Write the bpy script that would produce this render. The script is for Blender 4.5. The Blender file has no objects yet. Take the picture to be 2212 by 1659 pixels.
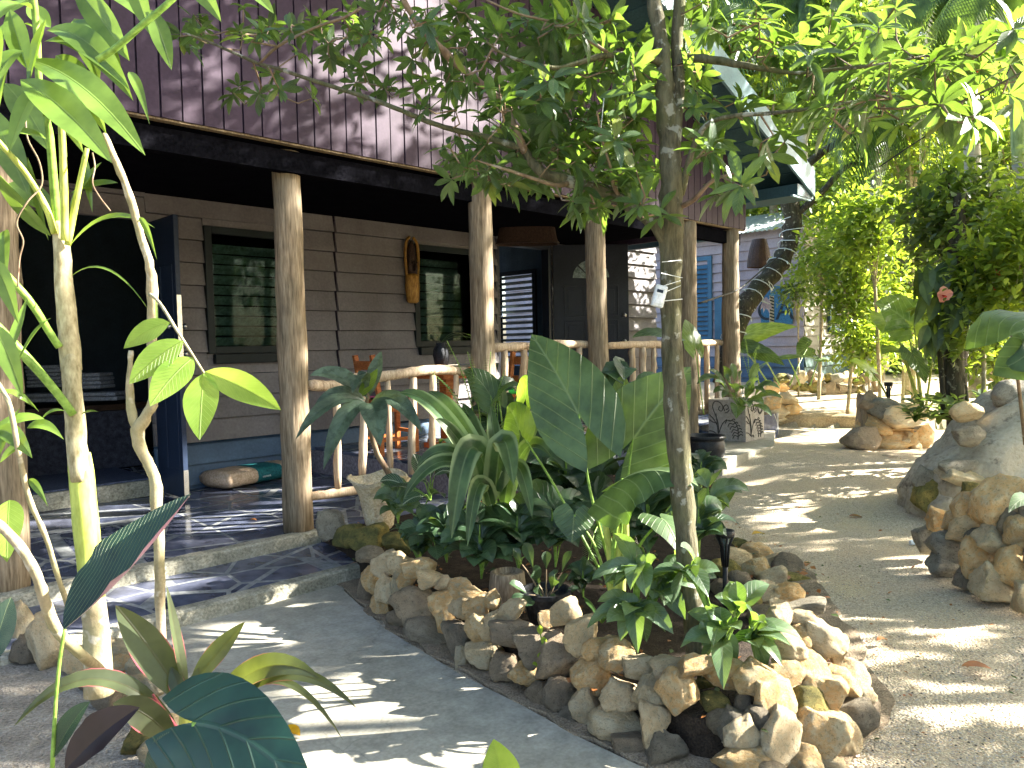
import bpy, bmesh, math, random
import numpy as np
from mathutils import Vector, Matrix, noise
random.seed(7); RNG = np.random.default_rng(7)
PI = math.pi
C = bpy.context.scene.collection
sc = bpy.context.scene

# ---------------------------------------------------------------- camera
F = 1660.0; CX, CY = 1106.0, 829.5          # measured on a 2212 x 1659 view of the photograph
CAM = Vector((0, 0, 1.5))
def _cam():
    yaw, p, r = math.radians(44.66), math.radians(2.76), math.radians(-1.157)
    fw = Vector((math.cos(yaw)*math.cos(p), math.sin(yaw)*math.cos(p), -math.sin(p)))
    rt = Vector((math.sin(yaw), -math.cos(yaw), 0)); up = rt.cross(fw)
    c, s = math.cos(r), math.sin(r)
    return c*rt + s*up, -s*rt + c*up, fw
RT, UP, FW = _cam()
cd = bpy.data.cameras.new('camera'); cam = bpy.data.objects.new('camera', cd); C.objects.link(cam)
cam.matrix_world = Matrix(((RT.x, UP.x, -FW.x, CAM.x), (RT.y, UP.y, -FW.y, CAM.y), (RT.z, UP.z, -FW.z, CAM.z), (0, 0, 0, 1)))
cd.sensor_width = 36; cd.lens = 36*F/2212; cd.clip_start = 0.05; cd.clip_end = 500
sc.camera = cam
# ---------------------------------------------------------------- world and sun
SUN_EL = math.radians(30)
SH = Vector((0.80, -0.60, 0)).normalized()
SUN = Vector((SH.x*math.cos(SUN_EL), SH.y*math.cos(SUN_EL), math.sin(SUN_EL)))
w = bpy.data.worlds.new('World'); sc.world = w; w.use_nodes = True
nt = w.node_tree; bg = nt.nodes['Background']; sky = nt.nodes.new('ShaderNodeTexSky')
sky.sky_type = 'NISHITA'; sky.sun_disc = False; sky.sun_elevation = SUN_EL
sky.sun_rotation = math.atan2(SH.x, SH.y)
sky.dust_density = 3.0; sky.air_density = 1.0
nt.links.new(sky.outputs[0], bg.inputs[0]); bg.inputs[1].default_value = 0.085
sl = bpy.data.lights.new('sun', 'SUN'); sl.energy = 5.0; sl.angle = math.radians(0.5); sl.color = (1, 0.95, 0.86)
so = bpy.data.objects.new('sun', sl); C.objects.link(so); so.rotation_euler = SUN.to_track_quat('Z', 'Y').to_euler(); so.location = (0, 0, 20)
sc.view_settings.view_transform = 'Standard'; sc.view_settings.look = 'None'; sc.view_settings.exposure = 3.0
sc.render.engine = 'CYCLES'

# ---------------------------------------------------------------- measuring helpers
def ray(x, y): return FW + RT*((x-CX)/F) - UP*((y-CY)/F)
def at(x, y, t): return CAM + ray(x, y)*t
def _on(x, y, ax, val):
    d = ray(x, y); return CAM + d*((val-CAM[ax])/d[ax])
def onz(x, y, z=0.0): return _on(x, y, 2, z)
def onv(x, y, v): return _on(x, y, 1, v)
def onu(x, y, u): return _on(x, y, 0, u)
def proj(p):
    q = Vector(p)-CAM; z = q.dot(FW); return CX+F*q.dot(RT)/z, CY-F*q.dot(UP)/z, z
def depth(p): return (Vector(p)-CAM).dot(FW)
def ss(a, b, x):
    t = min(1, max(0, (x-a)/(b-a))); return t*t*(3-2*t)
# step line in the path
SA, SB = onz(1700, 921, 0.16), onz(1845, 924, 0.16)
SD = (SB-SA).normalized(); SN = Vector((-SD.y, SD.x, 0))
if SN.x < 0: SN = -SN
def H(u, v):
    h = 0.16*ss(5.5, 9.5, u)*ss(-2, 1.5, v+0.25*u-1)
    s = (Vector((u, v, 0))-Vector((SA.x, SA.y, 0))).dot(SN)
    h += 0.13*math.exp(-((u-8.3)**2+(v-4.3)**2)/1.1)
    h += 0.17*(1 if s > 0.04 else 0) + 0.26*ss(0.2, 5, s)
    return h

# ---------------------------------------------------------------- object helpers
def tag(o, label=None, cat=None, group=None, kind=None):
    if label: o['label'] = label
    if cat: o['category'] = cat
    if group: o['group'] = group
    if kind: o['kind'] = kind
    return o
def empty(name, label, cat, loc=(0, 0, 0), rz=0, group=None):
    o = bpy.data.objects.new(name, None); C.objects.link(o); o.location = loc; o.rotation_euler = (0, 0, rz)
    o.empty_display_size = 0.1
    return tag(o, label, cat, group)
def link(name, me, parent=None, world=True):
    o = bpy.data.objects.new(name, me); C.objects.link(o)
    if parent is not None:
        o.parent = parent
        if world:
            bpy.context.view_layer.update() if False else None
            o.matrix_parent_inverse = _mw(parent).inverted()
    return o
def _mw(o):
    m = Matrix.LocRotScale(o.location, o.rotation_euler, o.scale)
    return (_mw(o.parent) @ o.matrix_parent_inverse @ m) if o.parent else m
class MB:
    """collects shapes in world coordinates, links them as one mesh"""
    def __init__(s): s.v = []; s.f = []; s.uv = []; s.m = []
    def add(s, vs, fs, uvs=None, m=0):
        n = len(s.v); s.v += [tuple(v) for v in vs]
        for i, f in enumerate(fs):
            s.f.append(tuple(n+k for k in f)); s.m.append(m)
            s.uv += [uvs[k] for k in f] if uvs else [(0, 0)]*len(f)
        return s
    def box(s, c, d, rz=0, m=0, rot=None, taper=1.0):
        R = rot if rot is not None else Matrix.Rotation(rz, 3, 'Z')
        vs = []
        for z in (-.5, .5):
            k = taper if z > 0 else 1
            for x, y in ((-.5, -.5), (.5, -.5), (.5, .5), (-.5, .5)):
                vs.append(Vector(c) + R @ Vector((x*d[0]*k, y*d[1]*k, z*d[2])))
        return s.add(vs, [(3, 2, 1, 0), (4, 5, 6, 7), (0, 1, 5, 4), (1, 2, 6, 5), (2, 3, 7, 6), (3, 0, 4, 7)], m=m)
    def bb(s, a, b, m=0):
        a = Vector(a); b = Vector(b); return s.box((a+b)/2, [abs(x) for x in (b-a)], m=m)
    def bar(s, a, b, wd, th, m=0, nrm=(0, 0, 1)):
        a = Vector(a); b = Vector(b); d = (b-a); L = d.length; d.normalize()
        y = Vector(nrm).cross(d)
        if y.length < 1e-4: y = Vector((1, 0, 0)).cross(d)
        y.normalize(); z = d.cross(y)
        return s.box((a+b)/2, (L, wd, th), rot=Matrix((d, y, z)).transposed(), m=m)
    def tube(s, pts, rad, n=8, m=0, cap=True, rough=0.0, seed=0):
        pts = [Vector(p) for p in pts]; k = len(pts)
        if not hasattr(rad, '__len__'): rad = [rad]*k
        t0 = (pts[1]-pts[0]).normalized(); a = t0.orthogonal().normalized()
        vs = []; uvs = []; L = 0
        for i, p in enumerate(pts):
            t = (pts[min(i+1, k-1)]-pts[max(i-1, 0)]).normalized()
            a = (a-t*a.dot(t)).normalized(); b = t.cross(a)
            if i: L += (p-pts[i-1]).length
            for j in range(n):
                th = 2*PI*j/n; r = rad[i]
                dr = a*math.cos(th)+b*math.sin(th)
                if rough: r *= 1+rough*noise.noise((p+dr*r)*(0.35/max(r, .01))*1.5+Vector((seed, 0, 0)))*2
                vs.append(p+dr*r); uvs.append((j/n, L))
        fs = [(i*n+j, i*n+(j+1) % n, (i+1)*n+(j+1) % n, (i+1)*n+j) for i in range(k-1) for j in range(n)]
        if cap: fs += [tuple(range(n-1, -1, -1)), tuple(range((k-1)*n, k*n))]
        return s.add(vs, fs, uvs, m)
    def lathe(s, c, prof, n=24, m=0, wob=0.0, sx=1, sy=1):
        c = Vector(c); vs = []
        for r, z in prof:
            for j in range(n):
                th = 2*PI*j/n; q = r*(1+wob*noise.noise(Vector((math.cos(th)*2, math.sin(th)*2, z*6))+c))
                vs.append(c+Vector((q*math.cos(th)*sx, q*math.sin(th)*sy, z)))
        k = len(prof)
        fs = [(i*n+j, i*n+(j+1) % n, (i+1)*n+(j+1) % n, (i+1)*n+j) for i in range(k-1) for j in range(n)]
        fs += [tuple(range(n-1, -1, -1)), tuple(range((k-1)*n, k*n))]
        return s.add(vs, fs, m=m)
    def build(s, name, mats, parent=None, smooth=False, bevel=0):
        me = bpy.data.meshes.new(name); me.from_pydata(s.v, [], s.f)
        uv = me.uv_layers.new(name='UVMap'); uv.data.foreach_set('uv', np.array(s.uv, dtype=np.float32).ravel())
        if not isinstance(mats, (list, tuple)): mats = [mats]
        for m in mats: me.materials.append(m)
        me.polygons.foreach_set('material_index', s.m)
        if smooth: me.polygons.foreach_set('use_smooth', [True]*len(s.f))
        me.update(); o = link(name, me, parent)
        if bevel:
            b = o.modifiers.new('bevel', 'BEVEL'); b.width = bevel; b.segments = 2; b.limit_method = 'ANGLE'
        return o
def smoothpts(pts, n=6):
    """Catmull-Rom through points"""
    P = [Vector(p) for p in pts]; P = [2*P[0]-P[1]]+P+[2*P[-1]-P[-2]]; out = []
    for i in range(1, len(P)-2):
        for k in range(n):
            t = k/n; a, b, c, d = P[i-1], P[i], P[i+1], P[i+2]
            out.append(0.5*((2*b)+(c-a)*t+(2*a-5*b+4*c-d)*t*t+(3*b-a-3*c+d)*t*t*t))
    return out+[P[-2]]
def lerpl(a, n):
    out = []
    for i in range(n):
        t = i/(n-1)*(len(a)-1); k = min(int(t), len(a)-2); out.append(a[k]+(a[k+1]-a[k])*(t-k))
    return out

# ---------------------------------------------------------------- materials
def nmat(name):
    m = bpy.data.materials.new(name); m.use_nodes = True; nt = m.node_tree
    nt.nodes['Principled BSDF'].inputs['Specular IOR Level'].default_value = .18
    return m, nt, nt.nodes['Principled BSDF'], nt.nodes['Material Output']
def N(nt, t, **k):
    n = nt.nodes.new(t)
    for a, b in k.items():
        if a.startswith('i_'):
            key = a[2:]; n.inputs[int(key) if key.isdigit() else key.replace('_', ' ')].default_value = b
        else: setattr(n, a, b)
    return n
def ramp(nt, src, stops, interp='LINEAR'):
    r = N(nt, 'ShaderNodeValToRGB'); e = r.color_ramp.elements; r.color_ramp.interpolation = interp
    while len(e) < len(stops): e.new(0.5)
    for x, (p, c) in zip(e, stops): x.position = p; x.color = (*c, 1) if len(c) == 3 else c
    nt.links.new(src, r.inputs[0]); return r.outputs[0]
def mix(nt, a, b, f, mode='MIX'):
    if mode in ('SOFT_LIGHT', 'OVERLAY') and b == (.5, .5, .5):      # b is replaced by the contrasted noise itself
        b = ramp(nt, f, [(0.28, (.12, .12, .12)), (0.72, (.88, .88, .88))]); f = .85 if mode == 'SOFT_LIGHT' else .6
    n = N(nt, 'ShaderNodeMix', data_type='RGBA', blend_type=mode)
    for s, x in ((n.inputs[6], a), (n.inputs[7], b), (n.inputs[0], f)):
        if hasattr(x, 'is_output') or hasattr(x, 'links'): nt.links.new(x, s)
        elif isinstance(x, (int, float)): s.default_value = x
        else: s.default_value = (*x, 1)
    return n.outputs[2]
def mth(nt, op, a, b=None, c=None):
    n = N(nt, 'ShaderNodeMath', operation=op)
    for i, x in enumerate((a, b, c)):
        if x is None: continue
        if hasattr(x, 'links'): nt.links.new(x, n.inputs[i])
        else: n.inputs[i].default_value = x
    return n.outputs[0]
def tc(nt, out='Object', scale=(1, 1, 1)):
    t = N(nt, 'ShaderNodeTexCoord'); mp = N(nt, 'ShaderNodeMapping'); mp.inputs['Scale'].default_value = scale
    nt.links.new(t.outputs[out], mp.inputs[0]); return mp.outputs[0]
def noi(nt, vec, s, d=4, r=0.6):
    n = N(nt, 'ShaderNodeTexNoise', i_Scale=s, i_Detail=d, i_Roughness=r); nt.links.new(vec, n.inputs['Vector']); return n.outputs[0]
def bump(nt, p, h, st=0.3, dist=0.01):
    b = N(nt, 'ShaderNodeBump', i_Strength=st, i_Distance=dist); nt.links.new(h, b.inputs['Height']); nt.links.new(b.outputs[0], p.inputs['Normal'])
def basic(name, c1, c2=None, rough=0.7, s=6, scale=(1, 1, 1), bs=0.2, bd=0.005, coord='Object', fine=None, metal=0, spec=0.2):
    paint = 'paint' in name
    m, nt, p, o = nmat(name); v = tc(nt, coord, scale)
    n = noi(nt, v, s, 6)
    c2 = c2 or tuple(x*0.7 for x in c1)
    col = ramp(nt, n, [(0.32, c2), (0.68, c1)])
    f = noi(nt, v, s*9, 3)
    if not paint: col = mix(nt, col, (.5, .5, .5), f, 'SOFT_LIGHT')
    else: f = noi(nt, tc(nt), 40, 2); col = mix(nt, col, ramp(nt, f, [(.3, (.42, .42, .42)), (.7, (.58, .58, .58))]), 1.0, 'SOFT_LIGHT'); bs *= .4; gi = N(nt, 'ShaderNodeNewGeometry'); col = mix(nt, col, ramp(nt, gi.outputs['Random Per Island'], [(0, (.86, .86, .88)), (1, (1.0, 1.0, 1.0))]), 1.0, 'MULTIPLY'); st_ = noi(nt, tc(nt, 'Object', (1.2, 1.2, .35)), 2, 4); col = mix(nt, col, ramp(nt, st_, [(.35, (.82, .80, .78)), (.6, (1, 1, 1))]), 1.0, 'MULTIPLY')
    nt.links.new(col, p.inputs['Base Color']); p.inputs['Roughness'].default_value = rough
    p.inputs['Metallic'].default_value = metal; p.inputs['Specular IOR Level'].default_value = spec
    h = mth(nt, 'ADD', n, mth(nt, 'MULTIPLY', f, 0.5)); bump(nt, p, h, bs, bd)
    return m
M = {}
M['purple'] = basic('purple_paint', (0.060, 0.037, 0.061), (0.045, 0.028, 0.047), 0.6, 2.5, (1, 1, .3))
M['groove'] = basic('groove_dark', (0.03, 0.022, 0.035), rough=0.9)
M['taupe'] = basic('taupe_paint', (0.205, 0.19, 0.192), (0.165, 0.152, 0.154), 0.55, 2.2, (.5, 1, 2), bs=.15)
M['bluep'] = basic('blue_skirt_paint', (0.075, 0.135, 0.22), (0.055, 0.10, 0.17), 0.45, 3, (.5, 1, 2))
M['lilac'] = basic('lilac_paint', (0.36, 0.33, 0.36), (0.30, 0.27, 0.30), 0.6, 2)  # lilac cast of the cottage's sunless side is put into this colour
M['grey_paint'] = basic('grey_olive_paint', (0.22, 0.215, 0.165), (0.18, 0.175, 0.135), 0.6, 2)
M['navy'] = basic('navy_paint', (0.025, 0.04, 0.075), (0.018, 0.03, 0.06), 0.4, 3, bs=.1)
M['blackblue'] = basic('black_door_paint', (0.03, 0.035, 0.05), (0.02, 0.024, 0.036), 0.35, 3, bs=.1)
M['darkgreen'] = basic('dark_green_frame_paint', (0.012, 0.02, 0.022), (0.009, 0.015, 0.017), 0.5, 3)
M['teal'] = basic('teal_paint', (0.045, 0.10, 0.12), (0.035, 0.08, 0.10), 0.5, 3)
M['tealpale'] = basic('pale_teal_fascia_paint', (0.20, 0.33, 0.38), (0.15, 0.26, 0.31), 0.45, 3)
M['shutter'] = basic('blue_shutter_paint', (0.045, 0.14, 0.23), (0.035, 0.11, 0.19), 0.5, 3)
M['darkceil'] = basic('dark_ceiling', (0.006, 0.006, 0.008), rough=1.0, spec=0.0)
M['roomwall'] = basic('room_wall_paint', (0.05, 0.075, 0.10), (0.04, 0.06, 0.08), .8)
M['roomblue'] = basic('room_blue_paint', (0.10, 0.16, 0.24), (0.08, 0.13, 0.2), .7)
M['slat'] = basic('green_louvre_slats', (0.15, 0.19, 0.18), (0.12, 0.15, 0.145), 0.4, 3)
M['white'] = basic('white_plastic', (0.72, 0.74, 0.72), (0.6, 0.62, 0.6), 0.45, 8, bs=.05)
M['metal'] = basic('brushed_metal', (0.6, 0.58, 0.55), (0.45, 0.44, 0.42), 0.3, 20, metal=1, bs=.05)
M['blackplastic'] = basic('black_plastic', (0.02, 0.022, 0.025), (0.012, 0.013, 0.015), 0.4, 8, bs=.1)
M['orangewood'] = basic('varnished_orange_wood', (0.50, 0.17, 0.05), (0.33, 0.09, 0.025), 0.35, 3, (1, 1, 6), bs=.1)
M['darkwood'] = basic('dark_carved_wood', (0.05, 0.028, 0.018), (0.025, 0.014, 0.01), 0.5, 8)
M['maskwood'] = basic('ochre_carved_wood', (0.36, 0.19, 0.04), (0.20, 0.10, 0.02), 0.45, 6, (1, 1, .3), bs=.6, bd=.01)
M['basket'] = basic('woven_basket_brown', (0.06, 0.035, 0.025), (0.03, 0.018, 0.014), 0.8, 40, (1, 1, 1), bs=.8, bd=.01)
M['vase'] = basic('dark_textured_ceramic', (0.04, 0.045, 0.055), (0.015, 0.017, 0.022), 0.35, 14, bs=.8, bd=.02)
M['cord'] = basic('dark_cord', (0.03, 0.03, 0.03), rough=.6)
M['soil'] = basic('garden_soil', (0.055, 0.04, 0.028), (0.022, 0.016, 0.012), 0.95, 14, bs=1, bd=.04)
M['towel'] = basic('white_towel_cloth', (0.22, 0.24, 0.27), (0.15, 0.17, 0.2), 0.95, 8, bs=.4)
M['skirtcloth'] = basic('dark_patterned_cloth', (0.05, 0.055, 0.075), (0.02, 0.02, 0.03), 0.95, 18)
M['rug'] = basic('striped_rug_cloth', (0.09, 0.11, 0.17), (0.03, 0.035, 0.06), 0.95, 30, (1, 4, 1))
M['green_cushion'] = basic('bright_green_cloth', (0.05, 0.42, 0.08), (0.03, 0.3, 0.05), 0.9, 12)
M['sand'] = basic('sand_step_face', (0.50, 0.38, 0.22), (0.40, 0.29, 0.16), 0.9, 5, bs=.4)
M['bluefloor'] = basic('glossy_blue_tile', (0.03, 0.12, 0.38), (0.02, 0.08, 0.28), 0.15, 4, bs=.05)
M['terracotta'] = basic('terracotta', (0.40, 0.22, 0.12), rough=.9)

def wood_mat(name, c1, c2, cs, s=3.0, bd=.012):
    m, nt, p, o = nmat(name)
    v = tc(nt, 'Object', (7, 7, .55)); n = noi(nt, v, s, 8, .65)
    v2 = tc(nt, 'Object', (1, 1, .6)); n2 = noi(nt, v2, 3, 4)
    col = ramp(nt, n, [(0.3, c2), (0.62, c1)])
    blot = ramp(nt, n2, [(0.42, (0, 0, 0)), (0.62, (1, 1, 1))])
    col = mix(nt, col, cs, mth(nt, 'MULTIPLY', blot, .75))
    col = mix(nt, col, (.5, .5, .5), noi(nt, tc(nt, 'Object', (30, 30, 2)), 3, 3), 'SOFT_LIGHT')
    nt.links.new(col, p.inputs['Base Color']); p.inputs['Roughness'].default_value = .75
    bump(nt, p, n, .7, bd); return m
M['post'] = wood_mat('weathered_post_wood', (0.32, 0.245, 0.16), (0.10, 0.07, 0.042), (0.17, 0.14, 0.095))
M['rail'] = wood_mat('pale_log_wood', (0.52, 0.40, 0.27), (0.24, 0.16, 0.10), (0.42, 0.34, 0.25))
def bark_mat(name, c1, c2, lichen, moss, sc_=(14, 14, 3.0), bd=.02):
    m, nt, p, o = nmat(name)
    n = noi(nt, tc(nt, 'Object', sc_), 2.2, 8, .7)
    col = ramp(nt, n, [(0.34, c2), (0.62, c1)])
    l = ramp(nt, noi(nt, tc(nt, 'Object'), 16, 3), [(0.60, (0, 0, 0)), (0.66, (1, 1, 1))])
    g = ramp(nt, noi(nt, tc(nt, 'Object'), 3.2, 3), [(0.42, (0, 0, 0)), (0.6, (1, 1, 1))])
    col = mix(nt, col, moss, mth(nt, 'MULTIPLY', g, .6)); col = mix(nt, col, lichen, mth(nt, 'MULTIPLY', l, .7))
    nt.links.new(col, p.inputs['Base Color']); p.inputs['Roughness'].default_value = .9
    bump(nt, p, n, .9, bd); return m
M['bark'] = bark_mat('grey_green_bark', (0.16, 0.145, 0.09), (0.045, 0.04, 0.024), (0.34, 0.34, 0.28), (0.10, 0.11, 0.04))
M['twig'] = bark_mat('brown_twig_bark', (0.26, 0.18, 0.12), (0.11, 0.07, 0.045), (0.35, 0.3, 0.25), (0.16, 0.14, 0.08), bd=.005)
M['palebark'] = bark_mat('pale_smooth_bark', (0.40, 0.33, 0.22), (0.20, 0.16, 0.09), (0.5, 0.46, 0.38), (0.26, 0.26, 0.13), (10, 10, 8), .006)
M['darkbark'] = bark_mat('dark_mossy_bark', (0.09, 0.075, 0.05), (0.025, 0.02, 0.014), (0.3, 0.28, 0.2), (0.05, 0.055, 0.03))
def palm_mat():
    m, nt, p, o = nmat('ringed_palm_trunk')
    v = tc(nt, 'Object', (1, 1, 1)); n = noi(nt, v, 6, 4)
    wv = N(nt, 'ShaderNodeTexWave', wave_type='BANDS', bands_direction='Z', i_Scale=2.6, i_Distortion=1.5, i_Detail=2); nt.links.new(v, wv.inputs[0])
    col = ramp(nt, n, [(0.35, (0.26, 0.25, 0.19)), (0.65, (0.40, 0.385, 0.31))])
    col = mix(nt, col, (.2, .17, .12), ramp(nt, wv.outputs[0], [(0.0, (.5, .5, .5)), (0.06, (0, 0, 0))]))
    nt.links.new(col, p.inputs['Base Color']); bump(nt, p, wv.outputs[0], .4, .01); return m
M['palm'] = palm_mat()
M['shaft'] = basic('green_crownshaft', (0.34, 0.44, 0.16), (0.26, 0.34, 0.12), 0.4, 3, (1, 1, .3), bs=.1)
M['stem'] = basic('green_yellow_stem', (0.42, 0.46, 0.10), (0.28, 0.34, 0.07), 0.4, 5, (1, 1, .3), bs=.1)
M['petiole'] = basic('green_petiole', (0.20, 0.32, 0.06), (0.14, 0.24, 0.04), 0.4, 5, bs=.1)
M['redpet'] = basic('pink_red_petiole', (0.38, 0.08, 0.10), (0.22, 0.06, 0.05), 0.4, 5, bs=.1)
M['paper'] = basic('papery_sheath', (0.45, 0.38, 0.24), (0.22, 0.20, 0.11), 0.8, 9, (1, 1, .4), bs=.4)

def rock_mat(name, c1, c2, c3, dark):
    m, nt, p, o = nmat(name)
    oi = N(nt, 'ShaderNodeObjectInfo'); t = N(nt, 'ShaderNodeTexCoord')
    va = N(nt, 'ShaderNodeVectorMath', operation='ADD'); nt.links.new(t.outputs['Object'], va.inputs[0]); 
    cv = N(nt, 'ShaderNodeCombineXYZ'); sc10 = mth(nt, 'MULTIPLY', oi.outputs['Random'], 37.0)
    for i in range(3): nt.links.new(sc10, cv.inputs[i])
    nt.links.new(cv.outputs[0], va.inputs[1]); v = va.outputs[0]
    n1 = noi(nt, v, 1.6, 5); n2 = noi(nt, v, 7, 7, .7); n3 = noi(nt, v, 28, 4, .7)
    col = ramp(nt, n1, [(0.30, c3), (0.45, c2), (0.62, c1)])
    col = mix(nt, col, dark, ramp(nt, n2, [(0.34, (.75, .75, .75)), (0.46, (0, 0, 0))]))
    tint = ramp(nt, oi.outputs['Random'], [(0, (.85, .86, .83)), (.35, (1.1, 1.06, 1.0)), (0.7, (1.15, 1.07, .93)), (1, (.95, .95, .92))])
    col = mix(nt, col, tint, 1.0, 'MULTIPLY')
    col = mix(nt, col, ramp(nt, n3, [(.3, (.36, .36, .36)), (.7, (.66, .66, .66))]), 1.0, 'SOFT_LIGHT')
    nt.links.new(col, p.inputs['Base Color']); p.inputs['Roughness'].default_value = .9
    b1 = N(nt, 'ShaderNodeBump', i_Strength=.7, i_Distance=.03); nt.links.new(n2, b1.inputs['Height'])
    b2 = N(nt, 'ShaderNodeBump', i_Strength=.6, i_Distance=.008); nt.links.new(n3, b2.inputs['Height'])
    nt.links.new(b1.outputs[0], b2.inputs['Normal']); nt.links.new(b2.outputs[0], p.inputs['Normal'])
    return m
M['rk_o'] = rock_mat('ochre_limestone', (0.84, 0.69, 0.44), (0.80, 0.53, 0.25), (0.62, 0.54, 0.38), (0.44, 0.29, 0.14))
M['rk_p'] = rock_mat('pale_limestone', (0.84, 0.73, 0.52), (0.76, 0.60, 0.37), (0.62, 0.54, 0.38), (0.42, 0.34, 0.22))
M['rk_g'] = rock_mat('grey_brown_rock', (0.42, 0.34, 0.25), (0.33, 0.27, 0.20), (0.26, 0.24, 0.19), (0.13, 0.105, 0.075))
M['rk_d'] = rock_mat('dark_shadow_rock', (0.40, 0.35, 0.27), (0.30, 0.26, 0.20), (0.25, 0.23, 0.18), (0.13, 0.11, 0.08))
M['rk_m'] = rock_mat('mossy_rock', (0.36, 0.30, 0.10), (0.20, 0.19, 0.07), (0.10, 0.11, 0.05), (0.07, 0.06, 0.03))
M['boulder'] = rock_mat('boulder_grey', (0.44, 0.41, 0.34), (0.32, 0.30, 0.25), (0.38, 0.34, 0.26), (0.10, 0.09, 0.075))

def leaf_mat(name, base, base2=None, vein=None, vs=0.5, vn=9, slant=1.4, rough=.35, trans=.35, tcol=None, edge=None, under=None, midw=.03, blotch=None, stripe=None):
    """UV.x runs along the leaf, UV.y across (0.5 = midrib)"""
    m, nt, p, o = nmat(name)
    base2 = base2 or tuple(x*.6 for x in base)
    g = N(nt, 'ShaderNodeNewGeometry'); uv = N(nt, 'ShaderNodeUVMap'); sp = N(nt, 'ShaderNodeSeparateXYZ'); nt.links.new(uv.outputs[0], sp.inputs[0])
    ac = mth(nt, 'ABSOLUTE', mth(nt, 'SUBTRACT', sp.outputs[1], .5))   # 0..0.5
    col = ramp(nt, g.outputs['Random Per Island'], [(0, base2), (.93, base), (.955, (base[0]*2.6, base[1]*1.7, base[2]*.8)), (1, (base[0]*2.2, base[1]*1.4, base[2]))] if 'tree' in name or 'jungle' in name else [(0, base2), (1, base)])
    n = noi(nt, tc(nt, 'Object'), 7, 4)
    col = mix(nt, col, (.5, .5, .5), n, 'SOFT_LIGHT')
    if stripe: col = mix(nt, col, stripe, ramp(nt, ac, [(0.26, (0, 0, 0)), (0.34, (1, 1, 1))]))
    if blotch:
        bn = noi(nt, tc(nt, 'Object'), 26, 3); col = mix(nt, col, blotch, ramp(nt, bn, [(.5, (0, 0, 0)), (.6, (.8, .8, .8))]))
    h = None
    if vein:
        ph = mth(nt, 'SUBTRACT', mth(nt, 'MULTIPLY', sp.outputs[0], float(vn)), mth(nt, 'MULTIPLY', ac, slant*vn*.35))
        fr = mth(nt, 'ABSOLUTE', mth(nt, 'SUBTRACT', mth(nt, 'FRACT', ph), .5))
        vv = ramp(nt, fr, [(0.0, (1, 1, 1)), (0.075, (0, 0, 0))])
        mid = ramp(nt, ac, [(0.0, (1, 1, 1)), (midw, (0, 0, 0))])
        f = mth(nt, 'MULTIPLY', mth(nt, 'MAXIMUM', vv, mid), vs); col = mix(nt, col, vein, f); h = f
    if edge: col = mix(nt, col, edge, ramp(nt, ac, [(0.455, (0, 0, 0)), (0.475, (1, 1, 1))]))
    if under: col = mix(nt, col, under, g.outputs['Backfacing'])
    nt.links.new(col, p.inputs['Base Color']); p.inputs['Roughness'].default_value = rough
    p.inputs['Specular IOR Level'].default_value = .42
    if h is not None: bump(nt, p, h, .6, .008)
    tr = N(nt, 'ShaderNodeBsdfTranslucent')
    if tcol is None: tcol = (min(1, base[0]*3.4+.05), min(1, base[1]*3.0+.06), base[2]*1.0)
    t2 = mix(nt, tcol, col, .25); t2 = mix(nt, t2, (.5, .5, .5), n, 'SOFT_LIGHT')
    nt.links.new(t2, tr.inputs[0])
    ms = N(nt, 'ShaderNodeMixShader'); ms.inputs[0].default_value = trans
    nt.links.new(p.outputs[0], ms.inputs[1]); nt.links.new(tr.outputs[0], ms.inputs[2]); nt.links.new(ms.outputs[0], o.inputs[0])
    return m
M['lf_tree'] = leaf_mat('tree_leaf', (0.06, 0.11, 0.035), (0.03, 0.065, 0.028), (0.16, 0.2, 0.08), .5, 8, trans=.30, rough=.34, tcol=(.34, .55, .05))
M['lf_bg'] = leaf_mat('jungle_leaf', (0.09, 0.15, 0.03), (0.04, 0.08, 0.03), trans=.38, rough=.45, tcol=(.48, .68, .06))
M['lf_bgd'] = leaf_mat('jungle_leaf_deep', (0.05, 0.085, 0.03), (0.025, 0.05, 0.022), trans=.3, rough=.4, tcol=(.3, .45, .05))
M['lf_yel'] = leaf_mat('hibiscus_leaf', (0.14, 0.20, 0.025), (0.06, 0.11, 0.025), trans=.42, rough=.4, tcol=(.62, .80, .05))
M['lf_palm'] = leaf_mat('palm_leaflet', (0.06, 0.12, 0.035), (0.04, 0.08, 0.03), trans=.35, rough=.35)
M['lf_ear'] = leaf_mat('elephant_ear_leaf', (0.058, 0.098, 0.038), (0.045, 0.08, 0.032), (0.17, 0.23, 0.11), .9, 7, 2.6, rough=.42, trans=.18, tcol=(.3, .55, .03), midw=.02)
M['lf_earlit'] = leaf_mat('young_elephant_ear_leaf', (0.12, 0.20, 0.03), None, (0.24, 0.32, 0.1), .8, 7, 2.6, trans=.36, tcol=(.45, .72, .05))  # brighter copy of the elephant-ear leaf, sunlit look put into its colour
M['lf_dark'] = leaf_mat('glossy_dark_leaf', (0.045, 0.085, 0.035), (0.02, 0.045, 0.022), (0.08, 0.12, 0.06), .5, 9, rough=.3, trans=.18)
M['lf_agl'] = leaf_mat('aglaonema_leaf', (0.095, 0.145, 0.08), (0.065, 0.11, 0.055), (0.22, 0.28, 0.18), .7, 8, rough=.26, trans=.3, tcol=(.4, .62, .06))
M['lf_evg'] = leaf_mat('blotched_evergreen_leaf', (0.075, 0.115, 0.075), (0.06, 0.095, 0.06), (0.05, 0.09, 0.05), .5, 9, rough=.45, trans=.15, blotch=(.025, .045, .03))
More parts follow.
